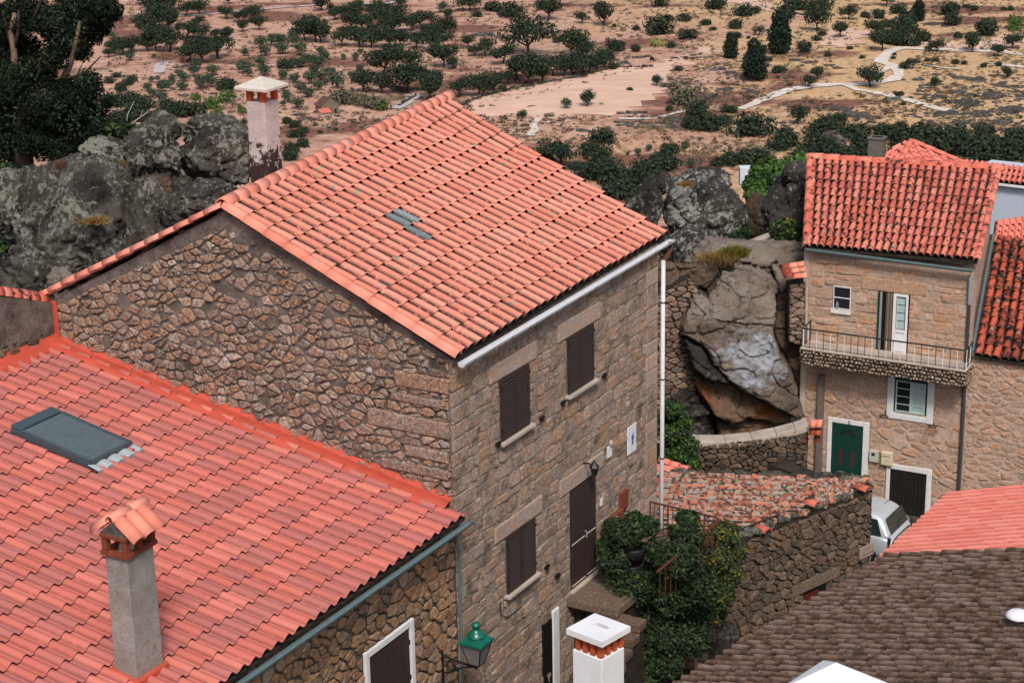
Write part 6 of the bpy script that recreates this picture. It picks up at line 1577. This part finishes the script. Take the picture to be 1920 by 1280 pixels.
for pts, a, b in (([(226, 270), (236, 240), (252, 228), (280, 208)], .035, .008), ([(240, 236), (238, 218), (244, 205), (252, 190)], .02, .006), ([(262, 222), (268, 206)], .01, .005)): limb(pts, a, b, 'twig', B_DEAD, 50.5, dt)

# undergrowth of the village slope behind the boulders
ug = pxblobs([(15, 330, 30), (5, 470, 40), (40, 560, 30), (210, 275, 20), (230, 240, 26), (10, 540, 40)], 50.5, .5, 3)
tag(leaves('undergrowth', ug, 3500, .10, L_IVY, None, 12), kind='stuff')

# valley trees -------------------------------------------------------------------------------
def tree_proto(kind, seed):
    r = random.Random(seed)
    if kind == 'o':     # cork oak, crown of unit width 1
        nb_ = r.randint(6, 8); bl = [(Vector((r.uniform(-.36, .36), r.uniform(-.3, .3), r.uniform(.32, .56))), Vector((r.uniform(.20, .30), r.uniform(.20, .28), r.uniform(.14, .20)))) for _ in range(nb_)]
        n, sz, fork = 1250, .034, .17; mat = L_OAK
    elif kind == 'l':
        bl = [(Vector((r.uniform(-.18, .18), r.uniform(-.18, .18), r.uniform(.35, .55))), Vector((.34, .34, .27))) for _ in range(4)]; n, sz, fork = 520, .052, .14; mat = L_OLIVE
    elif kind == 'b':
        bl = [(Vector((r.uniform(-.25, .25), r.uniform(-.25, .25), r.uniform(.15, .3))), Vector((.3, .3, .22))) for _ in range(6)]; n, sz, fork = 760, .045, .1; mat = L_OAK
    elif kind == 'g':
        bl = [(Vector((r.uniform(-.3, .3), r.uniform(-.25, .25), r.uniform(.12, .3))), Vector((.26, .26, .2))) for _ in range(5)]; n, sz, fork = 480, .042, .1; mat = L_GREY
    elif kind == 'f':
        bl = [(Vector((r.uniform(-.25, .25), r.uniform(-.25, .25), r.uniform(.15, .35))), Vector((.28, .28, .26))) for _ in range(5)]; n, sz, fork = 520, .045, .1; mat = L_FIG
    elif kind == 'y':
        bl = [(Vector((r.uniform(-.3, .3), r.uniform(-.2, .2), r.uniform(.1, .25))), Vector((.25, .25, .2))) for _ in range(5)]; n, sz, fork = 480, .045, .1; mat = L_REED
    else:
        bl = [(Vector((r.uniform(-.08, .08), r.uniform(-.08, .08), z)), Vector((w, w, .24))) for z, w in ((.25, .42), (.5, .46), (.75, .42), (1.0, .34), (1.2, .22))]; n, sz, fork = 4200, .040, .1; mat = L_DARK
    V, Fq = leafcloud(bl, n, sz, seed, shell=.45, asp=.75, up=.5)
    crown = npmesh('crown', V, Fq, mat)
    m = MB(); lean = Vector((r.uniform(-.06, .06), r.uniform(-.06, .06), 0)); rt = .030 if kind == 'o' else .02
    fk = Vector((0, 0, fork)) + lean; m.tube([Vector((0, 0, -.06)), Vector((0, 0, fork * .4)) + lean * .3, fk], [rt * 1.4, rt, rt * .9], 6)
    for b in bl[:5]: m.tube([fk, fk.lerp(b[0], .55) + Vector((0, 0, -.03)), b[0]], [rt * .7, rt * .45, rt * .2], 5)
    me_ = bpy.data.meshes.new('trunk'); me_.from_pydata([tuple(p) for p in m.v], [], m.f); me_.materials.append(B_BARK)
    both = npmesh('small_tree', V, Fq, mat)
    # joined version for the small ones
    import bmesh
    bm = bmesh.new(); bm.from_mesh(crown); k0 = len(bm.faces); bm.from_mesh(me_); bm.faces.ensure_lookup_table()
    for f in bm.faces[k0:]: f.material_index = 1
    one = bpy.data.meshes.new('tree'); bm.to_mesh(one); bm.free(); one.materials.append(mat); one.materials.append(B_BARK)
    bpy.data.meshes.remove(both); return crown, me_, one
PROTO = {k: [tree_proto(k, 100 + 13 * i + ord(k)) for i in range(n)] for k, n in (('o', 9), ('l', 5), ('b', 4), ('g', 3), ('f', 3), ('y', 2), ('c', 3))}
TREES = """424,36,26,o 429,8,20,o 350,31,28,o 375,29,30,o 322,22,36,o 296,8,16,o 268,8,26,o 450,42,24,o 471,43,32,o 486,57,27,o 456,60,20,o 592,80,50,o 572,76,36,o
252,42,28,g 294,33,45,o 300,55,45,o 280,72,42,o 318,58,40,o 318,98,45,o 293,96,42,o 278,97,30,o 350,74,36,o 377,75,28,o 372,50,22,o 356,117,44,o 379,118,34,o 372,100,40,o 408,110,48,o 425,77,30,o 404,72,20,o
231,104,34,o 214,102,30,o 247,98,30,o 203,108,20,o 459,106,16,l 487,124,20,l 458,137,26,l 498,142,26,l 498,105,24,l 491,90,26,l 510,86,30,l 529,83,26,l 554,77,26,l 530,102,26,l 552,88,26,l 562,104,28,l 575,117,18,l 533,128,34,b 550,130,22,l 564,127,20,l
531,150,22,l 591,126,24,l 589,140,20,l 552,156,24,l 579,158,26,l 533,172,20,l 563,175,24,l 541,192,24,l 581,183,22,l 557,204,26,l 531,200,12,l 335,143,15,l 364,144,24,l 367,130,24,l 346,153,22,l 343,170,20,l 325,154,18,l 316,166,22,l 302,173,22,l 276,172,18,l 283,155,13,l 296,150,10,l 302,194,26,l 287,181,18,l
377,167,26,l 396,164,28,l 396,142,26,l 427,168,44,b 429,191,36,f 365,188,22,f 465,144,16,l 394,204,36,f 358,220,54,b 317,208,38,b 225,170,28,b 240,160,24,b 250,152,20,b 206,156,20,b 218,146,18,b 212,68,12,f 244,114,22,l 290,108,12,f 452,212,20,f 458,231,14,b 540,231,22,b 592,236,12,f
221,198,50,b 248,190,34,b 270,202,46,b 230,230,50,b 268,228,48,b 408,222,26,f 433,229,22,f 330,214,40,b 385,232,30,b 300,222,36,b 250,215,44,b
604,21,32,o 670,19,20,o 620,23,16,o 601,80,34,o 641,88,34,o 659,76,30,o 675,87,34,o 695,90,40,o 732,89,44,o 714,74,40,o 751,87,34,o 781,92,36,o 808,78,36,o 648,35,30,o 627,39,24,o 666,42,34,o 680,58,40,o 659,58,36,o 702,35,36,o 725,35,30,o 748,16,28,o 748,41,36,o 790,51,36,o 772,58,36,o 719,53,40,o 737,62,40,o 836,73,40,o 840,37,18,o 829,23,20,l 880,21,40,o 879,90,24,o 889,106,22,o
831,127,48,o 848,130,28,o 817,99,44,o 676,103,13,l 702,106,16,l 718,110,22,l 645,112,13,l 666,115,17,l 749,99,18,l 597,128,26,l 589,140,18,l 608,113,20,l 604,103,20,l 576,117,15,l 564,128,18,l 676,134,16,l 659,147,15,l 634,166,30,l 613,152,28,l 610,161,16,l 595,170,22,l 600,150,18,l 622,140,16,l
680,174,40,o 716,175,42,o 768,175,62,o 719,142,56,o 764,133,50,o 808,188,46,o 813,163,38,o 863,181,34,o 897,181,52,o 631,195,50,g 666,198,46,g 704,204,50,g 720,206,30,f 648,190,36,g
922,21,38,b 894,32,20,b 959,32,50,b 1027,40,42,o 1049,11,38,o 1091,44,24,o 1131,48,42,o 1152,51,10,b 1193,57,16,b 910,106,34,o 943,120,44,o 991,106,70,o 1046,80,22,b 993,160,56,o 1016,156,40,o 1037,142,46,o 1057,143,40,o 1074,142,46,o 1092,140,44,o 1104,136,36,o 1072,106,50,o 1099,110,40,o 1134,124,34,o 1149,129,22,b 1152,96,36,b 1142,110,30,b 927,170,30,o 945,172,20,b 908,179,36,o 970,150,44,o 950,158,30,o 1120,130,34,o
1063,205,23,l 1101,200,30,o 1127,197,9,y 1180,170,14,b 977,218,20,b 1030,220,18,g 963,166,6,b 1338,16,44,b 1397,30,40,b 1415,25,20,b 1237,12,30,b 1281,40,28,b 1251,40,22,b 1239,65,60,b 1291,73,34,b 1259,89,22,b 1221,113,11,b 1194,97,22,b 1376,53,34,b 1423,67,20,o 1378,71,24,b 1403,73,10,b 1336,57,14,b 1322,47,24,b 1285,111,10,b 1271,133,18,b
1230,86,26,y 1240,87,22,y 1459,101,44,c 1415,150,46,c 1370,109,28,c 1532,59,46,o 1481,34,44,b 1512,99,34,b 1530,77,18,b 1461,137,28,b 1443,115,13,b 1516,164,25,o 1532,150,22,o 1291,198,75,g 1231,162,22,o 1245,164,20,g 1496,233,34,o 1405,254,76,b 1366,212,30,b 1314,220,50,b 1326,244,62,b 1253,208,16,b 1290,240,40,b 1352,236,40,b 1496,18,50,b 1532,20,30,b
1542,67,18,b 1576,71,30,o 1591,37,30,o 1624,33,22,b 1651,35,30,b 1539,19,40,b 1662,12,26,o 1682,25,30,b 1722,40,26,c 1778,29,40,b 1780,47,38,b 1798,71,22,b 1687,84,56,b 1690,54,50,b 1653,96,40,o 1645,70,34,o 1726,77,34,b 1757,98,24,o 1741,98,14,o 1822,98,32,o 1842,94,9,f 1872,106,26,o 1897,93,30,o 1678,104,9,b 1674,111,11,b 1710,129,22,o 1697,130,24,b 1616,110,12,b 1552,106,16,b
1632,163,44,o 1752,166,20,o 1687,187,18,o 1694,197,12,b 1889,147,22,o 1688,239,24,b 1843,66,50,b 1900,56,40,f 1594,93,12,b 1738,116,12,b 1754,116,14,b 1791,120,18,b 1808,122,14,b 1843,126,16,b 1874,124,14,b 1828,20,20,b 1812,16,14,b 1882,20,14,b 1893,20,14,b 1700,40,40,b 1668,84,30,o 1710,86,30,b 1705,62,36,b 1670,50,30,b
1553,243,50,b 1570,228,32,b 1537,256,60,b 1509,300,52,b 1559,290,60,b 1650,258,50,b 1736,270,70,b 1771,288,80,b 1824,292,80,b 1852,264,50,b 1906,282,60,b 1895,300,70,b 1690,275,60,b 1620,280,50,b 1590,300,60,b 1700,296,60,b 1640,300,50,b 1399,308,60,b 1374,310,44,b 1346,312,30,b 1428,302,50,b 1297,316,18,l 1254,318,54,b 1258,290,36,b 1286,276,14,l 1240,305,40,b
1052,312,58,o 1012,304,46,b 1127,268,50,b 1119,316,56,o 1102,290,42,b 1197,292,16,l 1216,284,14,l 1284,284,14,l 1177,292,8,l 1127,342,70,b 1169,350,76,b 1207,326,58,b 1159,370,70,b 1200,350,60,b 1100,332,46,b 1140,330,60,b 1185,372,50,b 1220,352,40,b 1080,318,30,b 556,258,34,b 566,275,30,b 545,285,30,b 570,250,20,b 552,240,26,b 1480,272,60,b 1600,262,56,b 1675,262,50,b 1795,272,60,b 1870,284,60,b 1910,262,50,b 1455,282,40,b 1720,286,56,b 1845,300,60,b 1530,285,60,b 540,300,40,b 600,250,10,b 630,245,10,b""".split()
KN = {'o': ('cork_oak', 'cork oak'), 'l': ('olive_tree', 'olive tree'), 'b': ('green_bush', 'bush'), 'g': ('grey_scrub', 'scrub'), 'f': ('bright_bush', 'bush'), 'y': ('reed_clump', 'reeds'), 'c': ('dense_evergreen', 'evergreen tree')}
def zone(x, y, k):
    if k == 'l' and x < 700: return 'in the grove left of the ridge' if x > 440 else 'above the left boulders'
    if x < 470 and y > 180: return 'in the thicket behind the left boulders'
    if x < 500: return 'on red earth beyond the eucalyptus'
    if 480 < x < 620 and y > 230: return 'beyond the ridge by the rendered chimney'
    if x < 620: return 'above the olive grove, near the top'
    if x < 850 and y <= 100: return 'in the long grove left of top centre'
    if x < 850: return 'just above the far end of the ridge'
    if x < 1160 and 95 < y < 190: return 'in the grove along the pale field'
    if x < 1160 and y <= 95: return 'near the top above the field grove'
    if x < 1240 and y > 260: return 'beyond the sloping salmon verge'
    if x < 1200: return 'on the open pale field'
    if y > 200 and x < 1480: return 'on the slope above the domed boulder'
    if y > 220: return 'in the thicket behind the balcony house'
    if y > 120: return 'around the winding white path'
    if x > 1500: return 'upper right, beyond the white path'
    return 'on scrubby ground right of the field'
ADJ = {'o': ['dark cork oak', 'round cork oak', 'broad cork oak'], 'l': ['greyish olive tree', 'rounded olive tree'], 'b': ['dense bush', 'low bush'], 'g': ['greyish scrub clump'], 'f': ['bright green bush'], 'y': ['yellow reed clump'], 'c': ['tall dark evergreen']}
SPECIAL = {(1101, 200): 'dark leafy tree right of the small one, alone on the pale field', (1063, 205): 'small rounded tree alone near the middle of the pale field', (1127, 197): 'slender yellow sapling on the pale field', (1632, 163): 'cork oak standing in the fork of the winding white path',
           (1415, 150): 'largest tall dark evergreen left of the golden slope', (1459, 101): 'dark dome shaped evergreen above the largest one', (1370, 109): 'smaller dark evergreen left of the two big ones', (1722, 40): 'dark upright evergreen near the top right', (1291, 198): 'wide brownish tree at the right tip of the pale field', (1405, 254): 'big round dark bush below the end of the white path',
           (1131, 48): 'lone oak with clear trunk near the top centre right', (1027, 40): 'lone flat crowned oak near the top centre', (831, 127): 'spreading oak with two trunks in the clearing', (768, 175): 'largest oak just above the far end of the salmon ridge', (1496, 233): 'open crowned young oak on the golden slope', (486, 57): 'lone round oak on the red earth right of centre left',
           (429, 191): 'bright green square bush left of the rendered chimney', (1516, 164): 'small oak left beside the white path', (1532, 150): 'small oak directly right of the path side pair'}
PL = {'cork oak': 'cork oaks', 'olive tree': 'olive trees', 'bush': 'bushes', 'scrub': 'scrub clumps', 'reeds': 'reed clumps', 'evergreen tree': 'evergreens'}
tr_ = random.Random(77); PLACED = []
for t in TREES:
    x, y, w, k = t.split(','); x, y, w = int(x), int(y), int(w)
    p = on_ground(x, y); sc_ = w * (p - CAM).length / F * (1.24 if k == 'o' else 1.15)
    if sc_ < .3: continue
    crown, trunk, one = tr_.choice(PROTO[k]); rz = tr_.uniform(0, 6.28); sz = tr_.uniform(.9, 1.15) * (1.12 if k == 'o' else 1)
    M3 = Matrix.Rotation(rz, 3, 'Z') @ Matrix.Diagonal((sc_, sc_, sc_ * sz))
    sw_ = 'large' if w > 48 else 'medium' if w > 30 else 'small' if w > 18 else 'tiny'; lab = SPECIAL.get((x, y)) or f"{sw_} {ADJ[k][(x + y) % len(ADJ[k])]} {zone(x, y, k)}"; nm_, cat = KN[k]
    grp = f"{PL[cat]} {zone(x, y, k)}"
    if w >= 26:
        o = thing(nm_, p, lab, cat, grp); PLACED.append((x, o, (x, y) in SPECIAL)); link('crown', crown, o, None, M3); link('trunk', trunk, o, None, M3)
    else: PLACED.append((x, tag(link(nm_, one, None, p, M3), lab, cat, grp), (x, y) in SPECIAL))

ORD = ['leftmost', 'second', 'third', 'fourth', 'fifth', 'sixth', 'seventh', 'eighth', 'ninth', 'tenth', 'eleventh', 'twelfth', 'thirteenth', 'fourteenth', 'fifteenth', 'sixteenth']
def order_labels(items):
    by = {}
    for x, o, sp_ in items:
        if not sp_: by.setdefault(o['label'], []).append((x, o))
    for lab, L in by.items():
        if len(L) < 2: continue
        L.sort(key=lambda q: q[0])
        for i, (x, o) in enumerate(L):
            if i == 0: o['label'] = 'leftmost ' + lab
            elif i == len(L) - 1: o['label'] = 'rightmost ' + lab
            elif i < 16:
                head, zn = lab, ''
                for w_ in (' in ', ' on ', ' above ', ' beside ', ' near ', ' just ', ' beyond ', ' around ', ' upper ', ' along ', ' among ', ' between ', ' leaning ', ' by '):
                    k_ = lab.find(w_)
                    if k_ > 0 and (not zn or k_ < len(head)): head, zn = lab[:k_], lab[k_:]
                o['label'] = f'{ORD[i]} {head} from the left{zn}'
order_labels(PLACED)
# scrub, tussocks and stones too many to count
def scatter(name, mat, n, xr, yr, size, seed, dens, hz=.6, faces=16):
    rng = random.Random(seed); out = []
    while len(out) < n:
        x, y = rng.uniform(*xr), rng.uniform(*yr)
        if rng.random() < dens(x, y): out.append((x, y))
    bl = []
    for x, y in out:
        p = on_ground_fast(x, y); s = size * rng.uniform(.5, 1.5); bl.append((p + Z * s * .2, Vector((s, s, s * hz))))
    V, Fq = leafcloud(bl, n * faces, size * .30, seed, shell=.3, asp=.8, up=.6)
    return tag(link(name, npmesh(name, V, Fq, mat)), kind='stuff')
def on_ground_fast(x, y):
    d = ray(x, y); Zg = -60.0
    for _ in range(4):
        p = CAM + d * ((Zg - CAM.z) / d.z); Zg = terrain_z(p.x, p.y)
    return Vector((p.x, p.y, Zg))
fieldx = lambda x, y: 860 < x < 1250 and (215 - (x - 860) * .24) < y < 218
pathx = lambda x, y: (1560 < x < 1720 and 92 < y < 175) or (1390 < x < 1600 and abs(y - (205 - (x - 1390) * .23)) < 7)
nd = lambda x, y, s: noise.noise(Vector((x * s, y * s * 2.5, 4)))
scatter('scrub', L_GREY, 3200, (840, 1930), (0, 330), .55, 201, lambda x, y: 0 if fieldx(x, y) or pathx(x, y) else max(0, .25 + 1.2 * nd(x, y, .012)) * (1 if x > 1200 else .8 if y < 95 else .3))
scatter('scrub', L_OAK, 1500, (840, 1930), (0, 340), .55, 202, lambda x, y: 0 if fieldx(x, y) or pathx(x, y) else max(0, .1 + 1.3 * nd(x + 300, y, .014)))
scatter('heather_scrub', L_RED, 1500, (200, 1930), (0, 250), .6, 203, lambda x, y: 0 if fieldx(x, y) or pathx(x, y) else max(0, .05 + 1.4 * nd(x + 700, y, .010)))
scatter('dry_tussocks', L_DRY, 2400, (900, 1930), (100, 330), .42, 204, lambda x, y: 0 if fieldx(x, y) or pathx(x, y) else max(0, .35 + nd(x + 900, y, .012)))
scatter('scrub', L_GREY, 800, (200, 860), (0, 250), .5, 206, lambda x, y: max(0, .2 + 1.2 * nd(x + 400, y, .015)))
scatter('scrub', L_OAK, 420, (200, 860), (0, 250), .5, 207, lambda x, y: max(0, .1 + 1.3 * nd(x + 500, y, .015)))
scatter('low_shrubs', L_OLIVE, 420, (200, 860), (60, 250), .6, 205, lambda x, y: max(0, .1 + 1.2 * nd(x + 100, y, .02)))
# rock outcrops
import bmesh as _bm
rocks = []
for i in range(5):
    bm = _bm.new(); _bm.ops.create_icosphere(bm, subdivisions=3, radius=1)
    for v in bm.verts:
        n1 = noise.noise(v.co * 1.4 + Vector((i * 5, 0, 0))) + .5 * noise.noise(v.co * 3.5 + Vector((i * 5, 3, 0))); v.co *= 1 + .45 * n1; v.co.z *= .5
    me = bpy.data.meshes.new('outcrop'); bm.to_mesh(me); bm.free(); me.materials.append(R_OUT); rocks.append(me)
ro = random.Random(31)
OUTC = [(1572, 262, 78, 'big rounded grey rock behind the square chimney')] + [(x, y, w, None) for x, y, w in ((1860, 182, 60), (1810, 190, 50), (1900, 205, 60), (1760, 182, 34), (1790, 172, 30), (1840, 215, 56), (1880, 230, 50), (1800, 230, 50), (1780, 212, 40), (1830, 150, 50), (1800, 146, 36), (1915, 180, 40), (1870, 160, 30), (1575, 205, 40), (1605, 216, 56), (1640, 222, 36), (1735, 178, 20), (1720, 150, 24), (1690, 150, 20), (1556, 122, 20), (1570, 128, 22), (1495, 113, 28), (1520, 117, 30), (1350, 130, 34), (1370, 136, 26), (1360, 168, 30), (1400, 168, 26), (1412, 172, 30), (1240, 222, 30), (1270, 228, 34), (1300, 225, 30), (1210, 232, 24), (1230, 238, 20), (1180, 230, 20), (1090, 245, 30), (1110, 248, 20), (995, 200, 20), (1170, 118, 24), (1200, 108, 28), (1215, 106, 20), (905, 66, 44), (940, 70, 40), (960, 74, 30), (1750, 46, 40), (1775, 50, 30), (1490, 26, 36), (1510, 28, 30), (350, 124, 26), (330, 126, 22), (560, 216, 24), (575, 222, 30), (590, 224, 20), (345, 180, 24), (400, 176, 20))]
OUT_ = []
for x, y, w, lab in OUTC:
    p = on_ground(x, y); s = w * .5 * (p - CAM).length / F
    M3 = Matrix.Rotation(ro.uniform(0, 6.28), 3, 'Z') @ Matrix.Diagonal((s, s * ro.uniform(.6, 1.2), s * (1.1 if lab else ro.uniform(.35, .6))))
    zl = 'at the right edge' if x > 1730 and y > 130 else 'below the white path' if x > 1540 and y > 130 else 'below the pale field' if y > 195 and x > 900 else 'right of the grove' if x > 1160 else 'above the grove' if x > 880 else 'near the olive trees'
    OUT_.append((x, tag(link('outcrop_rock', ro.choice(rocks), None, p - Z * s * .08, M3), lab or 'low dark granite outcrop ' + zl, 'rock', None if lab else 'granite outcrops ' + zl), bool(lab)))
order_labels(OUT_)
def small_rocks(n, xr, yr, seed, dens, size=.5):
    rng = random.Random(seed); V, Fq = [], []; base = _bm.new(); _bm.ops.create_icosphere(base, subdivisions=1, radius=1); bv = np.array([v.co[:] for v in base.verts]); bf = np.array([[v.index for v in f.verts] for f in base.faces]); base.free(); c = 0
    while c < n:
        x, y = rng.uniform(*xr), rng.uniform(*yr)
        if rng.random() > dens(x, y): continue
        p = on_ground_fast(x, y); s = size * rng.uniform(.4, 1.6); q = bv * (1 + .3 * np.sin(bv * 7 + c).sum(1) / 3)[:, None] * [s, s * .8, s * .45]
        V.append(q + np.array(list(p))); Fq.append(bf + c * len(bv)); c += 1
    return tag(link('scattered_stones', npmesh('scattered_stones', np.vstack(V), np.vstack(Fq), R_OUT)), kind='stuff')
small_rocks(460, (1720, 1930), (140, 245), 301, lambda x, y: max(0, .4 + nd(x, y, .03)), .65)
small_rocks(420, (1150, 1760), (100, 245), 302, lambda x, y: 0 if pathx(x, y) or fieldx(x, y) else max(0, .1 + 1.3 * nd(x + 50, y, .03)), .55)
small_rocks(160, (860, 1320), (215, 250), 303, lambda x, y: .8, .45)
# dry stone field walls
def field_wall(px, label, h=.8, wd=.5):
    P = [on_ground(*p) for p in px]; o = thing('field_wall', P[len(P) // 2], label, 'wall'); m = MB(); r = random.Random(len(px) + px[0][0])
    for a, b in zip(P, P[1:]):
        n = max(2, int((b - a).length / .9)); t = (b - a) / n; s = Vector((-t.y, t.x, 0)).normalized() * wd
        for k in range(n):
            q = a + t * (k + r.uniform(-.2, .2)); q.z = terrain_z(q.x, q.y) - .15; m.box(q - s / 2, t * r.uniform(.7, 1.1), s * r.uniform(.7, 1.2), Z * h * r.uniform(.6, 1.2))
    tag(m.build('stones', R_OUT, o), kind='stuff')
field_wall([(850, 206), (900, 184), (960, 168), (1020, 157), (1085, 145), (1138, 131)], 'long dry stone wall along the foot of the cork grove')
field_wall([(1148, 127), (1180, 127), (1224, 127)], 'short dry stone wall at the head of the pale field')
field_wall([(734, 168), (750, 172), (762, 174)], 'dark bank wall above the salmon ridge', 1.6, .8)
field_wall([(748, 200), (765, 190), (780, 181)], 'low wall beside the track above the salmon ridge')
field_wall([(1155, 214), (1180, 214), (1215, 212)], 'low overgrown wall below the pale field')
field_wall([(848, 92), (880, 92)], 'short wall left of the cork grove')
field_wall([(1296, 205), (1330, 186), (1345, 180)], 'dark wall running up to the brownish tree')
# stone hut with a red roof corner
hc = on_ground(622, 214)
k_ = (hc - CAM).length / F
hut = thing('ruined_hut', hc, 'small stone hut in ruins with a red roofed annex above the main ridge', 'hut')
hx, hy = az(60), az(-30); u_ = 26 * k_
MB().prism([hc - hx * u_ * .8, hc + hx * u_ * .6, hc + hx * u_ * .6 + Z * u_ * .7, hc - hx * u_ * .1 + Z * u_ * 1.15, hc - hx * u_ * .8 + Z * u_ * .6], hy * u_ * 1.0).build('walls', flat('hut stone', (.2, .16, .13), .9, .1, .4, 1.2), hut)
MB().prism([hc - hx * u_ * .9 + Z * u_ * .62, hc - hx * u_ * .1 + Z * u_ * 1.2, hc + hx * u_ * .7 + Z * u_ * .72, hc - hx * u_ * .1 + Z * u_ * 1.12], hy * u_ * 1.05 - hy * .0).build('roof', flat('old dark tile', (.13, .08, .065), .9, .1, .4, 1.2), hut)
MB().box(hc + hx * u_ * .25 + Z * 0 - hy * .03, hx * u_ * .14, -hy * .05, Z * u_ * .35).build('window', P_DARK, hut)
a0 = hc - hx * u_ * 1.1 - hy * u_ * .5
MB().box(a0, hx * u_ * .8, hy * u_ * .5, Z * u_ * .25).build('annex_wall', P_PLAST, hut)
MB().prism([a0 - hy * u_ * .1 + Z * u_ * .26, a0 - hy * u_ * .1 + hx * u_ * .85 + Z * u_ * .26, a0 + hy * u_ * .5 + hx * u_ * .85 + Z * u_ * .45, a0 + hy * u_ * .5 + Z * u_ * .45], Z * .12).build('annex_roof', flat('hut red tile', (.6, .16, .11), .8), hut)

# brush on the steep village slope and woods beside the view
rw_ = random.Random(55); bl_ = []
for _ in range(520):
    y = rw_.uniform(76, 262); x = rw_.uniform(-1, 1) * (30 + .5 * y); bl_.append((Vector((x, y, terrain_z(x, y) + .6)), Vector((1.7, 1.7, 1.0)) * rw_.uniform(.6, 1.4)))
V, Fq = leafcloud(bl_, 26000, .26, 400, shell=.4, asp=.7)
tag(link('hillside_brush', npmesh('hillside_brush', V, Fq, L_OAK)), kind='stuff')
bl_ = []
while len(bl_) < 420:
    y = rw_.uniform(300, 900); sgn = rw_.choice((-1, 1)); x = sgn * (.30 * y + rw_.uniform(6, .5 * y))
    if noise.noise(Vector((x * .012, y * .012, 2))) < -.05: continue
    r = rw_.uniform(2, 4.5); bl_.append((Vector((x, y, terrain_z(x, y) + r * .7)), Vector((r, r, r * .6))))
V, Fq = leafcloud(bl_, 42000, .55, 401, shell=.4, asp=.75)
tag(link('far_woods', npmesh('far_woods', V, Fq, L_OAK)), kind='stuff')
